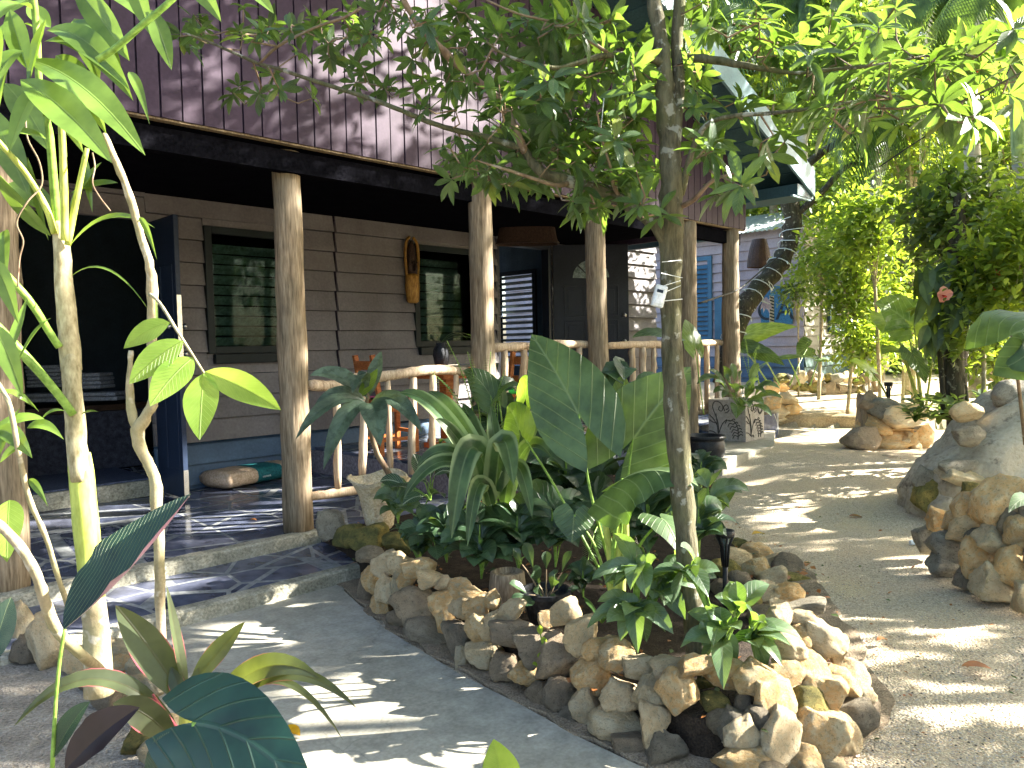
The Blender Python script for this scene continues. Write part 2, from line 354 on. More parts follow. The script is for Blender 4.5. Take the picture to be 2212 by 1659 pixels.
M['lf_crinum'] = leaf_mat('striped_strap_leaf', (0.045, 0.095, 0.035), None, (0.16, 0.22, 0.09), .9, 0, midw=.04, trans=.35, stripe=(.24, .31, .14), rough=.4)
M['lf_zebra'] = leaf_mat('white_veined_leaf', (0.03, 0.07, 0.03), None, (0.45, 0.5, 0.32), 1, 9, 2.2, trans=.15, midw=.05)
M['lf_cord'] = leaf_mat('maroon_green_leaf', (0.055, 0.075, 0.03), (0.035, 0.04, 0.028), (0.08, 0.05, 0.03), .5, 0, trans=.35, tcol=(.30, .36, .03), edge=(.5, .08, .12), rough=.35)
M['lf_calathea'] = leaf_mat('dark_calathea_leaf', (0.014, 0.04, 0.024), (0.011, 0.03, 0.018), (0.30, 0.38, 0.16), .8, 16, 4.5, trans=.05, under=(.13, .06, .08), midw=.012)
M['lf_bigdark'] = leaf_mat('broad_dark_leaf', (0.008, 0.035, 0.023), (0.007, 0.03, 0.02), (0.05, 0.12, 0.08), .4, 6, 2.2, rough=.4, trans=.12)
M['lf_guava'] = leaf_mat('bright_oval_leaf', (0.20, 0.32, 0.05), (0.15, 0.26, 0.04), (0.30, 0.42, 0.10), .6, 13, 1.6, rough=.4, trans=.5, tcol=(.62, .85, .08), midw=.025)
M['lf_ginger'] = leaf_mat('broad_green_leaf', (0.13, 0.21, 0.03), (0.08, 0.14, 0.025), (0.24, 0.32, 0.08), .35, 0, rough=.26, trans=.28, tcol=(.38, .58, .06), midw=.03)
M['lf_yellow'] = leaf_mat('fallen_yellow_leaf', (0.75, 0.38, 0.02), None, trans=.2)
M['lf_brown'] = leaf_mat('fallen_brown_leaf', (0.30, 0.12, 0.04), None, trans=.2)
M['fl_pink'] = leaf_mat('pink_petal', (0.85, 0.42, 0.32), (0.8, 0.36, 0.28), trans=.3, tcol=(.9, .5, .4))
M['fl_red'] = leaf_mat('red_petal', (0.70, 0.03, 0.02), (0.6, 0.02, 0.02), trans=.3, tcol=(.9, .1, .05))

def floor_mat(name, tile1, tile2, grout, s, rough=.22):
    m, nt, p, o = nmat(name); v = tc(nt, 'Object', (1, .62, 1))
    dn = N(nt, 'ShaderNodeTexVoronoi', feature='DISTANCE_TO_EDGE', i_Scale=s, i_Randomness=1.0); nt.links.new(v, dn.inputs['Vector'])
    vc = N(nt, 'ShaderNodeTexVoronoi', feature='F1', i_Scale=s, i_Randomness=1.0); nt.links.new(v, vc.inputs['Vector'])
    # a second coarser cut set splits cells into shards
    v2 = tc(nt, 'Object', (.45, 1.0, 1)); d2 = N(nt, 'ShaderNodeTexVoronoi', feature='DISTANCE_TO_EDGE', i_Scale=s*.8, i_Randomness=1.0); nt.links.new(v2, d2.inputs['Vector'])
    dd = mth(nt, 'MINIMUM', dn.outputs[0], d2.outputs[0])
    g = ramp(nt, dd, [(0.020, (1, 1, 1)), (0.026, (0, 0, 0))])
    sepc = N(nt, 'ShaderNodeSeparateColor'); nt.links.new(vc.outputs['Color'], sepc.inputs[0])
    tile = mix(nt, tile1, tile2, sepc.outputs[0]); tile = mix(nt, tile, (.5, .5, .5), noi(nt, v, 9, 5), 'SOFT_LIGHT')
    gr = mix(nt, grout, (.5, .5, .5), noi(nt, v, 25, 4), 'OVERLAY')
    col = mix(nt, tile, gr, g); nt.links.new(col, p.inputs['Base Color'])
    rr = mth(nt, 'ADD', mth(nt, 'MULTIPLY', g, .5), mth(nt, 'MULTIPLY', noi(nt, v, 5, 4), rough*1.6)); nt.links.new(rr, p.inputs['Roughness'])
    bump(nt, p, mth(nt, 'SUBTRACT', mth(nt, 'MULTIPLY', noi(nt, v, 6, 2), .15), mth(nt, 'MULTIPLY', g, .3)), .3, .008); return m
M['tile'] = floor_mat('slate_shard_floor', (0.055, 0.066, 0.105), (0.105, 0.112, 0.155), (0.21, 0.22, 0.22), 2.3)
def concrete():
    m, nt, p, o = nmat('worn_concrete'); v = tc(nt)
    n1 = noi(nt, v, 1.3, 5, .65); n2 = noi(nt, v, 9, 6, .7); n3 = noi(nt, v, 60, 3)
    col = ramp(nt, n1, [(0.3, (0.27, 0.255, 0.205)), (0.5, (0.345, 0.325, 0.265)), (0.7, (0.41, 0.385, 0.325))])
    col = mix(nt, col, ramp(nt, n2, [(.3, (.38, .38, .38)), (.7, (.62, .62, .62))]), 1.0, 'OVERLAY'); col = mix(nt, col, ramp(nt, n3, [(.3, (.4, .4, .4)), (.7, (.6, .6, .6))]), 1.0, 'SOFT_LIGHT')
    cr = N(nt, 'ShaderNodeTexVoronoi', feature='DISTANCE_TO_EDGE', i_Scale=1.1); 
    wv = N(nt, 'ShaderNodeVectorMath', operation='MULTIPLY_ADD'); nz = N(nt, 'ShaderNodeTexNoise', i_Scale=3.0, i_Detail=5); nt.links.new(v, nz.inputs['Vector'])
    nt.links.new(nz.outputs['Color'], wv.inputs[0]); wv.inputs[1].default_value = (.5, .5, .5); nt.links.new(v, wv.inputs[2]); nt.links.new(wv.outputs[0], cr.inputs['Vector'])
    col = mix(nt, col, (.12, .11, .09), mth(nt, 'MULTIPLY', ramp(nt, cr.outputs[0], [(0.0, (1, 1, 1)), (0.006, (0, 0, 0))]), .35))
    nt.links.new(col, p.inputs['Base Color']); p.inputs['Roughness'].default_value = .65
    bump(nt, p, mth(nt, 'ADD', n2, mth(nt, 'MULTIPLY', n3, .4)), .25, .012); return m
M['concrete'] = concrete()
def gravel():
    m, nt, p, o = nmat('sandy_gravel'); v = tc(nt)
    vo = N(nt, 'ShaderNodeTexVoronoi', i_Scale=95.0); nt.links.new(v, vo.inputs['Vector'])
    vo2 = N(nt, 'ShaderNodeTexVoronoi', i_Scale=170.0); nt.links.new(v, vo2.inputs['Vector'])
    sepc = N(nt, 'ShaderNodeSeparateColor'); nt.links.new(vo.outputs['Color'], sepc.inputs[0])
    sep2 = N(nt, 'ShaderNodeSeparateColor'); nt.links.new(vo2.outputs['Color'], sep2.inputs[0])
    n1 = noi(nt, v, .9, 5); base = ramp(nt, n1, [(0.32, (0.46, 0.40, 0.29)), (0.5, (0.56, 0.455, 0.31)), (0.68, (0.66, 0.52, 0.32))])
    gcol = ramp(nt, sepc.outputs[0], [(0, (.2, .175, .14)), (.12, (.38, .33, .25)), (.6, (.54, .46, .34)), (.9, (.64, .55, .41)), (1, (.72, .64, .51))])
    gm = ramp(nt, noi(nt, v, 2.2, 5), [(0.40, (.12, .12, .12)), (0.60, (.62, .62, .62))])
    col = mix(nt, base, gcol, gm)
    col = mix(nt, col, ramp(nt, sep2.outputs[1], [(0, (.32, .32, .32)), (1, (.68, .68, .68))]), .8, 'OVERLAY')
    nt.links.new(col, p.inputs['Base Color']); p.inputs['Roughness'].default_value = .95
    h = mth(nt, 'SUBTRACT', noi(nt, v, 40, 5), mth(nt, 'MULTIPLY', vo.outputs[0], 1.0)); bump(nt, p, h, .8, .012); return m
M['gravel'] = gravel()
M['cement'] = basic('kerb_cement', (0.36, 0.34, 0.27), (0.20, 0.19, 0.14), 0.85, 7, bs=.7, bd=.02)
def tin():
    m, nt, p, o = nmat('corrugated_metal'); v = tc(nt); n = noi(nt, v, 4, 6)
    nt.links.new(ramp(nt, n, [(0.35, (.42, .48, .52)), (0.65, (.62, .67, .70))]), p.inputs['Base Color']); p.inputs['Metallic'].default_value = .6; p.inputs['Roughness'].default_value = .45; return m
M['tin'] = tin()
def glass(name='window_glass', dark=(.012, .02, .02), a=.55):
    m, nt, p, o = nmat(name)
    g = N(nt, 'ShaderNodeBsdfGlossy'); g.inputs[0].default_value = (.05, .06, .06, 1); g.inputs['Roughness'].default_value = .03
    t = N(nt, 'ShaderNodeBsdfTransparent'); t.inputs[0].default_value = (.75, .85, .82, 1); fr = N(nt, 'ShaderNodeFresnel', i_IOR=1.5)
    ms = N(nt, 'ShaderNodeMixShader'); nt.links.new(mth(nt, 'ADD', fr.outputs[0], .04), ms.inputs[0]); nt.links.new(t.outputs[0], ms.inputs[1]); nt.links.new(g.outputs[0], ms.inputs[2]); nt.links.new(ms.outputs[0], o.inputs[0]); return m
M['glass'] = glass()
M['frost'] = basic('frosted_fanlight_glass', (0.30, 0.38, 0.38), (0.10, 0.14, 0.14), 0.15, 22, bs=.9, bd=.02)
def redden(name, c): return basic(name, c, rough=.9, s=18)
M['bagpaper'] = basic('brown_bag_paper', (0.58, 0.43, 0.30), (0.46, 0.33, 0.22), 0.8, 6, bs=.5)
M['bagteal'] = basic('teal_bag_print', (0.02, 0.16, 0.17), (0.015, 0.11, 0.12), 0.6, 6, bs=.4)
M['cush'] = basic('grey_dotted_cushion', (0.16, 0.15, 0.17), (0.08, 0.08, 0.10), 0.95, 60)
M['cushpink'] = basic('pink_cushion_piping', (0.60, 0.14, 0.26), (0.45, 0.1, 0.2), 0.9, 30)
M['planter'] = basic('mottled_planter_stone', (0.46, 0.42, 0.37), (0.33, 0.30, 0.27), 0.9, 22, bs=.5, bd=.01)
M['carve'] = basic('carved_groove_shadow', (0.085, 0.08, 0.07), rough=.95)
M['paleclay'] = basic('chalky_stone_pot', (0.62, 0.52, 0.33), (0.42, 0.36, 0.27), 0.85, 7, bs=.9, bd=.03)
M['led'] = basic('white_festoon_wire', (0.7, 0.75, 0.72), (0.55, 0.6, 0.58), .5)
M['signblue'] = basic('blue_sign_board', (0.03, 0.13, 0.24), (0.025, 0.10, 0.2), .5)
M['letter'] = basic('dark_letter_paint', (0.02, 0.035, 0.05), rough=.6)
M['zebraw'] = basic('white_paint', (.7, .7, .68)); M['ribbon'] = basic('lilac_ribbon', (.5, .45, .65), rough=.6)
M['pipe'] = basic('pvc_pipe', (.62, .70, .78), (.5, .58, .66), .4)
# ---------------------------------------------------------------- leaves
def prof(kind, t):
    t = max(0., min(1., t))
    if kind == 'ell': return math.sin(PI*t**0.9)**0.85
    if kind == 'obov': return math.sin(PI*t**1.45)**0.8*(1 if t > .05 else .5)
    if kind == 'lance': return (math.sin(PI*t**0.75)**1.0)*(1-.25*t)
    if kind == 'strap': return min(1, (t*8+.45))*(1-t**5)**.8*(1-.15*t)
    if kind == 'heart': return ((1-t)**0.78)*(1+.22*math.sin(PI*t))
    return math.sin(PI*t)
def leaf(mb, p0, p1, width, nrm=None, sag=0.0, kind='ell', fold=0.25, wave=0.0, rows=9, cols=2, twist=0.0, lobe=0.0, m=0, curl=0.0, seed=0, holes=()):
    """one leaf blade from p0 (attachment) to p1 (tip); sag>0 arches it upward"""
    p0 = Vector(p0); p1 = Vector(p1); ax = (p1-p0); L = ax.length
    nrm = Vector(nrm) if nrm is not None else Vector((0, 0, 1))
    upv = Vector((0, 0, 1)); mid = (p0+p1)/2+upv*sag*2
    vs = []; uvs = []; fs = []
    ts = [i/(rows-1) for i in range(rows)]
    if lobe: ts = [-lobe*(1-i/4) for i in range(4)]+ts
    nt_ = len(ts); grid = {}
    for i, t in enumerate(ts):
        tt = max(t, 0)
        c = p0*(1-tt)**2+mid*2*tt*(1-tt)+p1*tt*tt
        d = ((mid-p0)*(1-tt)+(p1-mid)*tt).normalized()
        if t < 0: c = p0-d*(-t)*L
        sd = d.cross(nrm)
        if sd.length < 1e-3: sd = d.cross(Vector((.3, .2, 1)))
        sd.normalize()
        if twist: sd = Matrix.Rotation(twist*t, 3, d) @ sd
        nn = sd.cross(d)
        if lobe:
            if t >= 0: inner, outer = 0.0, prof('heart', t)*1.0
            else:
                q = -t/lobe; inner = .10*q+.30*q*q; outer = max(inner+.02, math.sqrt(max(0, 1-q*q*.93))*.98)
        else: inner, outer = 0.0, prof(kind, t)
        for s in (-1, 1):
            for k in range(cols+1):
                f = inner+(outer-inner)*k/cols; x = s*f*width/2
                wv = wave*math.sin(t*17+seed+s*1.3)*f*f+wave*.6*math.sin(t*31+seed*2+s)*f**3
                z = fold*abs(x)-curl*x*x/max(width, .01)*2+wv*width
                grid[i, s, k] = len(vs); vs.append(c+sd*x+nn*z); uvs.append((max(0.0, t) if not lobe else (t+lobe)/(1+lobe), .5+s*f/2))
    for i in range(nt_-1):
        for s in (-1, 1):
            for k in range(cols):
                q = (grid[i, s, k], grid[i, s, k+1], grid[i+1, s, k+1], grid[i+1, s, k])
                fs.append(q[::-1] if s < 0 else q)
    for a in holes:
        i, s, k = a; q = (grid[i, s, k], grid[i, s, k+1], grid[i+1, s, k+1], grid[i+1, s, k])
        q = q[::-1] if s < 0 else q
        if q in fs: fs.remove(q)
    mb.add(vs, fs, uvs, m)
def vein_merge(o):
    return o
def leafpx(mb, b, t, width_px, **k):
    """blade between two image-measured points (x, y, depth)"""
    p0 = at(*b); p1 = at(*t); wd = width_px/F*(b[2]+t[2])/2
    if 'nrm' not in k: k['nrm'] = (CAM-(p0+p1)/2).normalized()*.8+Vector((0, 0, .6))
    leaf(mb, p0, p1, wd, **k)

# leaf clouds: many small leaves in one mesh, vectorised
def template(kind, n=4, w=.36, droop=.18, fold=.25):
    vs = []; uv = []; fs = []
    for i in range(n+1):
        t = i/n; h = prof(kind, t)*w/2
        if i in (0, n):
            vs.append((t, 0, -droop*t*t)); uv.append((t, .5))
        else:
            for s in (-1, 0, 1):
                vs.append((t, s*h, -droop*t*t+(abs(s)*h*fold))); uv.append((t, .5+s*.5))
    idx = lambda i, s: 0 if i == 0 else (len(vs)-1 if i == n else 1+(i-1)*3+(s+1))
    for i in range(n):
        for s in (-1, 0):
            a, b, c, d = idx(i, s), idx(i, s+1), idx(i+1, s+1), idx(i+1, s)
            q = []
            for x in (a, b, c, d):
                if x not in q: q.append(x)
            fs.append(tuple(q))
    return np.array(vs), np.array(uv), fs
T_TREE = template('obov', 5, .32, .26, .3); T_TREE2 = template('ell', 5, .30, .30, .3); T_SM = template('ell', 3, .45, .15, .2); T_LAN = template('lance', 5, .26, .30, .3)
T_SM2 = template('ell', 2, .5, .1, .2); T_STRAP = template('strap', 5, .06, .35, .2)
def cloud(name, tpl, pos, dr, nr, L, mats, parent=None, midx=None, wscale=None):
    V, UVt, FS = tpl; n = len(pos)
    pos = np.asarray(pos, float); dr = np.asarray(dr, float); nr = np.asarray(nr, float)
    dr /= np.linalg.norm(dr, axis=1, keepdims=True)+1e-9
    sd = np.cross(nr, dr); sd /= np.linalg.norm(sd, axis=1, keepdims=True)+1e-9
    nn = np.cross(dr, sd); L = np.asarray(L, float).reshape(-1, 1, 1)
    ws = 1.0 if wscale is None else np.asarray(wscale).reshape(-1, 1, 1)
    P = pos[:, None, :]+L*(V[None, :, 0:1]*dr[:, None, :]+ws*V[None, :, 1:2]*sd[:, None, :]+V[None, :, 2:3]*nn[:, None, :])
    k = len(V); me = bpy.data.meshes.new(name)
    lens = np.array([len(f) for f in FS]); flat = np.concatenate([np.array(f) for f in FS])
    loops = (flat[None, :]+(np.arange(n)*k)[:, None]).ravel()
    me.vertices.add(n*k); me.vertices.foreach_set('co', P.reshape(-1).astype(np.float32))
    me.loops.add(len(loops)); me.loops.foreach_set('vertex_index', loops.astype(np.int32))
    nl = np.tile(lens, n); st = np.concatenate([[0], np.cumsum(nl)[:-1]])
    me.polygons.add(len(nl)); me.polygons.foreach_set('loop_start', st.astype(np.int32))
    try: me.polygons.foreach_set('loop_total', nl.astype(np.int32))
    except Exception: pass
    uv = me.uv_layers.new(name='UVMap'); uv.data.foreach_set('uv', np.tile(UVt[flat], (n, 1)).ravel().astype(np.float32))
    if not isinstance(mats, (list, tuple)): mats = [mats]
    for m in mats: me.materials.append(m)
    if midx is not None: me.polygons.foreach_set('material_index', np.repeat(np.asarray(midx), len(FS)).astype(np.int32))
    me.polygons.foreach_set('use_smooth', np.ones(len(nl), bool))
    me.update(calc_edges=True); me.validate()
    return link(name, me, parent)
def rnd_dirs(n, down=0.0):
    d = RNG.normal(size=(n, 3)); d[:, 2] = d[:, 2]*.6-down; return d/np.linalg.norm(d, axis=1, keepdims=True)
def rosettes(tips, axes, nl=7, spread=1.1, jit=.25, L=.11, Lj=.3, down=.15):
    """whorls of leaves round twig tips -> arrays"""
    P = []; D = []; Nn = []; LL = []
    for p, a in zip(tips, axes):
        a = Vector(a).normalized(); u = a.orthogonal().normalized(); v = a.cross(u); ph = random.random()*6.28
        k = nl+random.randint(-2, 2)
        for i in range(k):
            th = ph+2*PI*i/k+random.uniform(-.25, .25); sp = spread+random.uniform(-.35, .35)
            r = u*math.cos(th)+v*math.sin(th)
            d = a*math.cos(sp)+r*math.sin(sp)+Vector((0, 0, -down))+Vector((random.gauss(0, jit*.4), random.gauss(0, jit*.4), random.gauss(0, jit*.4)))
            q = Vector(p)-a*random.uniform(0, .03)
            P.append(q); D.append(d); n_ = a*math.sin(sp)-r*math.cos(sp)*1.0+Vector((0, 0, .5)); Nn.append(n_)
            LL.append(L*(1+random.uniform(-Lj, Lj)))
    return np.array(P), np.array(D), np.array(Nn), np.array(LL)
def in_view(P, margin=0.06):
    """which points fall inside the picture"""
    q = np.asarray(P)-np.array(CAM); z = q@np.array(FW); x = F*(q@np.array(RT))/np.maximum(z, .01); y = F*(q@np.array(UP))/np.maximum(z, .01)
    return (z > .05) & (np.abs(x) < 1106*(1+margin)+40/np.maximum(z, .2)*6) & (np.abs(y) < 829*(1+margin)+40/np.maximum(z, .2)*6)

# ---------------------------------------------------------------- rocks
def rock_mesh(i, flat=1.0, sub=4):
    bm = bmesh.new(); bmesh.ops.create_icosphere(bm, subdivisions=sub, radius=1.0)
    r = random.Random(i*31+5); pl = []
    for k in range(r.randint(9, 14)):
        n = Vector((r.gauss(0, 1), r.gauss(0, 1), r.gauss(0, 1))).normalized(); pl.append((n, r.uniform(.50, .82)))
    off = Vector((r.uniform(0, 50), r.uniform(0, 50), r.uniform(0, 50)))
    for v in bm.verts:
        c = v.co.copy()
        for n, d in pl:
            e = c.dot(n)-d
            if e > 0: c -= n*e*.97
        s = 1+.16*noise.noise(c*1.3+off)+.09*noise.noise(c*3.1+off)+.05*noise.noise(c*7+off)+.03*noise.noise(c*15+off)+.012*noise.noise(c*31+off)
        v.co = c*s
    me = bpy.data.meshes.new('rock'); bm.to_mesh(me); bm.free()
    co = np.empty(len(me.vertices)*3); me.vertices.foreach_get('co', co); co = co.reshape(-1, 3)
    mn, mx = co.min(0), co.max(0); co = (co-(mn+mx)/2)/((mx-mn)/2); me.vertices.foreach_set('co', co.ravel())
    me.polygons.foreach_set('use_smooth', [True]*len(me.polygons)); me.update(); me.materials.append(M['rk_o']); return me
ROCKS = [rock_mesh(i) for i in range(12)]
RC = {'o': 'ochre', 'p': 'pale', 'g': 'grey-brown', 'd': 'dark grey', 'm': 'mossy yellow-green', 'b': 'grey'}
rock_n = 0
def rock(c, size, col='o', label=None, group=None, rz=None, tilt=0.0, name='rock', cat='rock', align=None):
    """size = full width, depth, height"""
    global rock_n; rock_n += 1
    o = bpy.data.objects.new(name, ROCKS[(rock_n*5) % 12]); C.objects.link(o)
    yaw = math.radians(44.66)-PI/2
    R = Matrix.Rotation(yaw, 4, 'Z') @ Matrix.Rotation(-tilt, 4, 'Y')   # tilt turns it in the picture plane
    R = R @ Matrix.Rotation(0, 4, 'X')
    o.matrix_world = Matrix.Translation(c) @ R @ Matrix.Diagonal((size[0]/2, size[1]/2, size[2]/2, 1))
    key = {'o': 'rk_o', 'p': 'rk_p', 'g': 'rk_g', 'd': 'rk_d', 'm': 'rk_m', 'b': 'boulder'}[col]
    if key != 'rk_o': o.material_slots[0].link = 'OBJECT'; o.material_slots[0].material = M[key]
    return tag(o, label, cat, group)
def wallhit(px, py, poly):
    """nearest crossing of the pixel's ray with a vertical wall standing on a ground polyline"""
    d = ray(px, py); best = None
    for a, b in zip(poly[:-1], poly[1:]):
        ex, ey = b[0]-a[0], b[1]-a[1]; det = d.x*(-ey)+ex*d.y
        if abs(det) < 1e-9: continue
        t = (a[0]*(-ey)+ex*a[1])/det; s = (d.x*a[1]-d.y*a[0])/det
        if -.02 <= s <= 1.02 and t > .3 and (best is None or t < best): best = t
    return best
ORD = ['first', 'second', 'third', 'fourth', 'fifth', 'sixth', 'seventh', 'eighth', 'ninth', 'tenth', 'eleventh', 'twelfth', 'thirteenth', 'fourteenth', 'fifteenth', 'sixteenth', 'seventeenth', 'eighteenth', 'nineteenth', 'twentieth']
def rockwall(lst, poly, where, group, batter=0.35, zref=0.0, dscale=.8):
    """lst rows: (course, [(x, y, w, h, tilt_deg, colour), ...]) measured on the photograph"""
    for course, items in lst:
        for i, (x, y, w_, h_, tl, c) in enumerate(sorted(items)):
            t = wallhit(x, y, poly)
            if t is None: t = wallhit(min(max(x, 790), 1880), y, poly) or 3.0
            p = at(x, y, t); t += max(0, p.z-zref)*batter; p = at(x, y, t)
            W = w_/F*t*1.22; Hh = h_/F*t*1.20
            lab = '%s %s rock, %s from left in the %s of %s' % ('large' if w_*h_ > 6000 else ('small' if w_*h_ < 1700 else 'mid-sized'), RC[c], ORD[i] if i < 20 else '%dth' % (i+1), course, where)
            rock(p, (W, max(.07, (W+Hh)/2*dscale), Hh), c, lab, group, tilt=math.radians(tl))

# ---------------------------------------------------------------- building bits
def hboards(mb, u0, u1, v, z0, z1, ex, side=-1, axis='u', m=0, gap=.012, off=0.0):
    """lapped horizontal boards on a wall facing side*v"""
    k = int(math.ceil((z1-z0)/ex))
    for i in range(k):
        a = z0+i*ex; b = min(a+ex, z1)-.007
        t0, t1 = .040, -.002
        if axis == 'u':
            vs = [(u0, v+side*(t0+off), a), (u1, v+side*(t0+off), a), (u1, v+side*(t1+off), b), (u0, v+side*(t1+off), b), (u0, v-side*.02, a), (u1, v-side*.02, a), (u1, v-side*.02, b), (u0, v-side*.02, b)]
        else:
            vs = [(v+side*(t0+off), u0, a), (v+side*(t0+off), u1, a), (v+side*(t1+off), u1, b), (v+side*(t1+off), u0, b), (v-side*.02, u0, a), (v-side*.02, u1, a), (v-side*.02, u1, b), (v-side*.02, u0, b)]
        mb.add(vs, [(0, 1, 2, 3), (1, 5, 6, 2), (4, 0, 3, 7), (4, 5, 1, 0), (3, 2, 6, 7), (5, 4, 7, 6)], m=m)
def text_obj(s, name, loc, rot, size, mat, parent, ext=.004):
    cu = bpy.data.curves.new(name, 'FONT'); cu.body = s; cu.size = size; cu.extrude = ext; cu.align_x = 'CENTER'; cu.align_y = 'CENTER'
    tmp = bpy.data.objects.new(name, cu); dg = bpy.context.evaluated_depsgraph_get()
    me = bpy.data.meshes.new_from_object(tmp.evaluated_get(dg)) if False else None
    C.objects.link(tmp); bpy.context.view_layer.update(); dg = bpy.context.evaluated_depsgraph_get()
    me = bpy.data.meshes.new_from_object(tmp.evaluated_get(dg)); bpy.data.objects.remove(tmp)
    me.transform(Matrix.LocRotScale(Vector(loc), rot, None)); me.materials.clear(); me.materials.append(mat)
    return link(name, me, parent)
# ================================================================ SETTING
WV = 7.6        # face of the lower wall
PV = 4.95       # face of the upper wall
def uv_(px, py, z=0.0):
    p = onz(px, py, z); return (p.x, p.y)
BED = [uv_(*q) for q in [(742, 1262), (830, 1338), (1000, 1440), (1125, 1502), (1250, 1572), (1400, 1640), (1520, 1690), (1650, 1712), (1790, 1660), (1870, 1580), (1895, 1500), (1850, 1400), (1790, 1310), (1735, 1235), (1650, 1190), (1570, 1165), (1545, 1110), (1540, 1040)]]
BED += [(7.2, 4.75), (7.1, 5.02), (3.02, 5.0), (2.95, 4.6)]
def inpoly(x, y, P):
    c = False; j = len(P)-1
    for i in range(len(P)):
        if (P[i][1] > y) != (P[j][1] > y) and x < (P[j][0]-P[i][0])*(y-P[i][1])/(P[j][1]-P[i][1])+P[i][0]: c = not c
        j = i
    return c
def terrain():
    us = np.concatenate([np.arange(-6, 0, .5), np.arange(0, 8, .08), np.arange(8, 18, .12), np.arange(18, 40, 1.0), np.arange(40, 130, 10)])
    vs_ = np.concatenate([np.arange(-60, -10, 8), np.arange(-10, -1, .6), np.arange(-1, 6, .08), np.arange(6, 14, .4), np.arange(14, 60, 6)])
    V = []; 
    for u in us:
        for v in vs_:
            h = H(u, v)
            if v > 4.1 and u < 11: h = min(h, 0)-.1 if v > 4.9 or u < 3 else h
            h += .012*noise.noise(Vector((u*1.1, v*1.1, 0)))+.005*noise.noise(Vector((u*6, v*6, 1)))
            if u < 4.5 and v < 4.4: h -= .012 if not (u > 2.0 and v < 1.6) else 0
            V.append((u, v, h))
    n = len(vs_); fs = [(i*n+j, (i+1)*n+j, (i+1)*n+j+1, i*n+j+1) for i in range(len(us)-1) for j in range(n-1)]
    o = MB().add(V, fs).build('gravel_ground', M['gravel'], smooth=True); tag(o, kind='structure'); return o
terrain()
def sheet(name, poly, z, mat, th=.0, sub=0, kind='structure'):
    bm = bmesh.new(); vs = [bm.verts.new((x, y, z)) for x, y in poly]; f = bm.faces.new(vs)
    if f.normal.z < 0 or True: f.normal_update()
    if f.normal.z < 0: f.normal_flip()
    if th:
        r = bmesh.ops.extrude_face_region(bm, geom=[f]); 
        for v in [g for g in r['geom'] if isinstance(g, bmesh.types.BMVert)]: v.co.z -= th
        bmesh.ops.recalc_face_normals(bm, faces=bm.faces[:])
    bmesh.ops.triangulate(bm, faces=bm.faces[:])
    me = bpy.data.meshes.new(name); bm.to_mesh(me); bm.free(); me.materials.append(mat); o = link(name, me)
    return tag(o, kind=kind)
conc = [uv_(*q) for q in [(-260, 1345), (60, 1385), (235, 1420), (300, 1500), (370, 1640), (430, 1900), (1100, 2500), (2000, 2050), (1600, 1765), (1400, 1665), (1250, 1594), (1125, 1524), (1000, 1462), (830, 1358), (742, 1276)]]
conc = [(max(a, -4.0), min(b, 4.26)) for a, b in conc]+[(3.02, 4.262), (-4.1, 4.262)]
sheet('concrete_path', conc, .004, M['concrete'])
bcx = sum(p[0] for p in BED)/len(BED); bcy = sum(p[1] for p in BED)/len(BED)
def inset(p, d):
    q = Vector((p[0]-bcx, p[1]-bcy)); L = q.length; q *= (L-d)/L; return (bcx+q.x, bcy+q.y)
sheet('bed_soil', [inset(p, .15 if i < 8 else .42) for i, p in enumerate(BED[:16])]+BED[16:], .15, M['soil'], th=.2)
lb = [uv_(*q) for q in [(-900, 1500), (-200, 1420), (40, 1430), (235, 1450), (290, 1520), (350, 1640), (400, 1900), (-900, 2600)]]
sheet('left_bed_soil', lb, .05, basic('pale_dry_soil', (0.42, 0.37, 0.30), (0.26, 0.225, 0.18), 0.95, 9, bs=1, bd=.05), th=.1)
def ragged(poly, amp, step=.08, seed=0):
    out = []
    for a, b in zip(poly, poly[1:]+poly[:1]):
        n = max(1, int(math.dist(a, b)/step))
        for i in range(n):
            x = a[0]+(b[0]-a[0])*i/n; y = a[1]+(b[1]-a[1])*i/n; k = amp*noise.noise(Vector((x*5, y*5, seed))); q = Vector((x-bcx, y-bcy)).normalized()*k; out.append((x+q.x, y+q.y))
    return out
sheet('bed_edge_earth', ragged([inset(p, -.05) for p in BED[:16]]+BED[16:], .09), .010, basic('brown_edge_earth', (0.36, 0.28, 0.19), (0.20, 0.16, 0.11), 0.95, 12, bs=1, bd=.03), th=.02)
# porch floor tiers, kerbs, raised platform
def slab(name, a, b, mat, kind='structure', bev=.006):
    o = MB().bb(a, b).build(name, mat, bevel=bev); return tag(o, kind=kind)
slab('porch_floor', (-4, 5.09, -.1), (4.5, WV, .160), M['tile'], bev=0)
slab('porch_step_tread', (-4, 4.32, -.1), (3.05, 4.995, .080), M['tile'], bev=0)
def kerb(name, u0, u1, v0, v1, z0, z1):
    n = 60; vs = []
    for i in range(n+1):
        u = u0+(u1-u0)*i/n; w_ = .012*noise.noise(Vector((u*3, v0, 0))); q = .007*noise.noise(Vector((u*5, v0, 3)))
        for (v, z) in ((v0, z0), (v0+w_, z1-.012+q), (v0+.018+w_, z1+q), (v1-.01, z1+q), (v1, z0)): vs.append((u, v, z))
    fs = [(i*5+k, (i+1)*5+k, (i+1)*5+k+1, i*5+k+1) for i in range(n) for k in range(4)]
    tag(MB().add(vs, fs).build(name, M['cement'], smooth=False), kind='structure')
kerb('upper_kerb', -4, 3.0, 4.99, 5.10, .0, .172); kerb('lower_kerb', -4, 3.05, 4.22, 4.325, -.02, .088)
slab('porch_platform', (4.5, 5.25, -.1), (11.0, WV, .43), [M['tile']], bev=0)
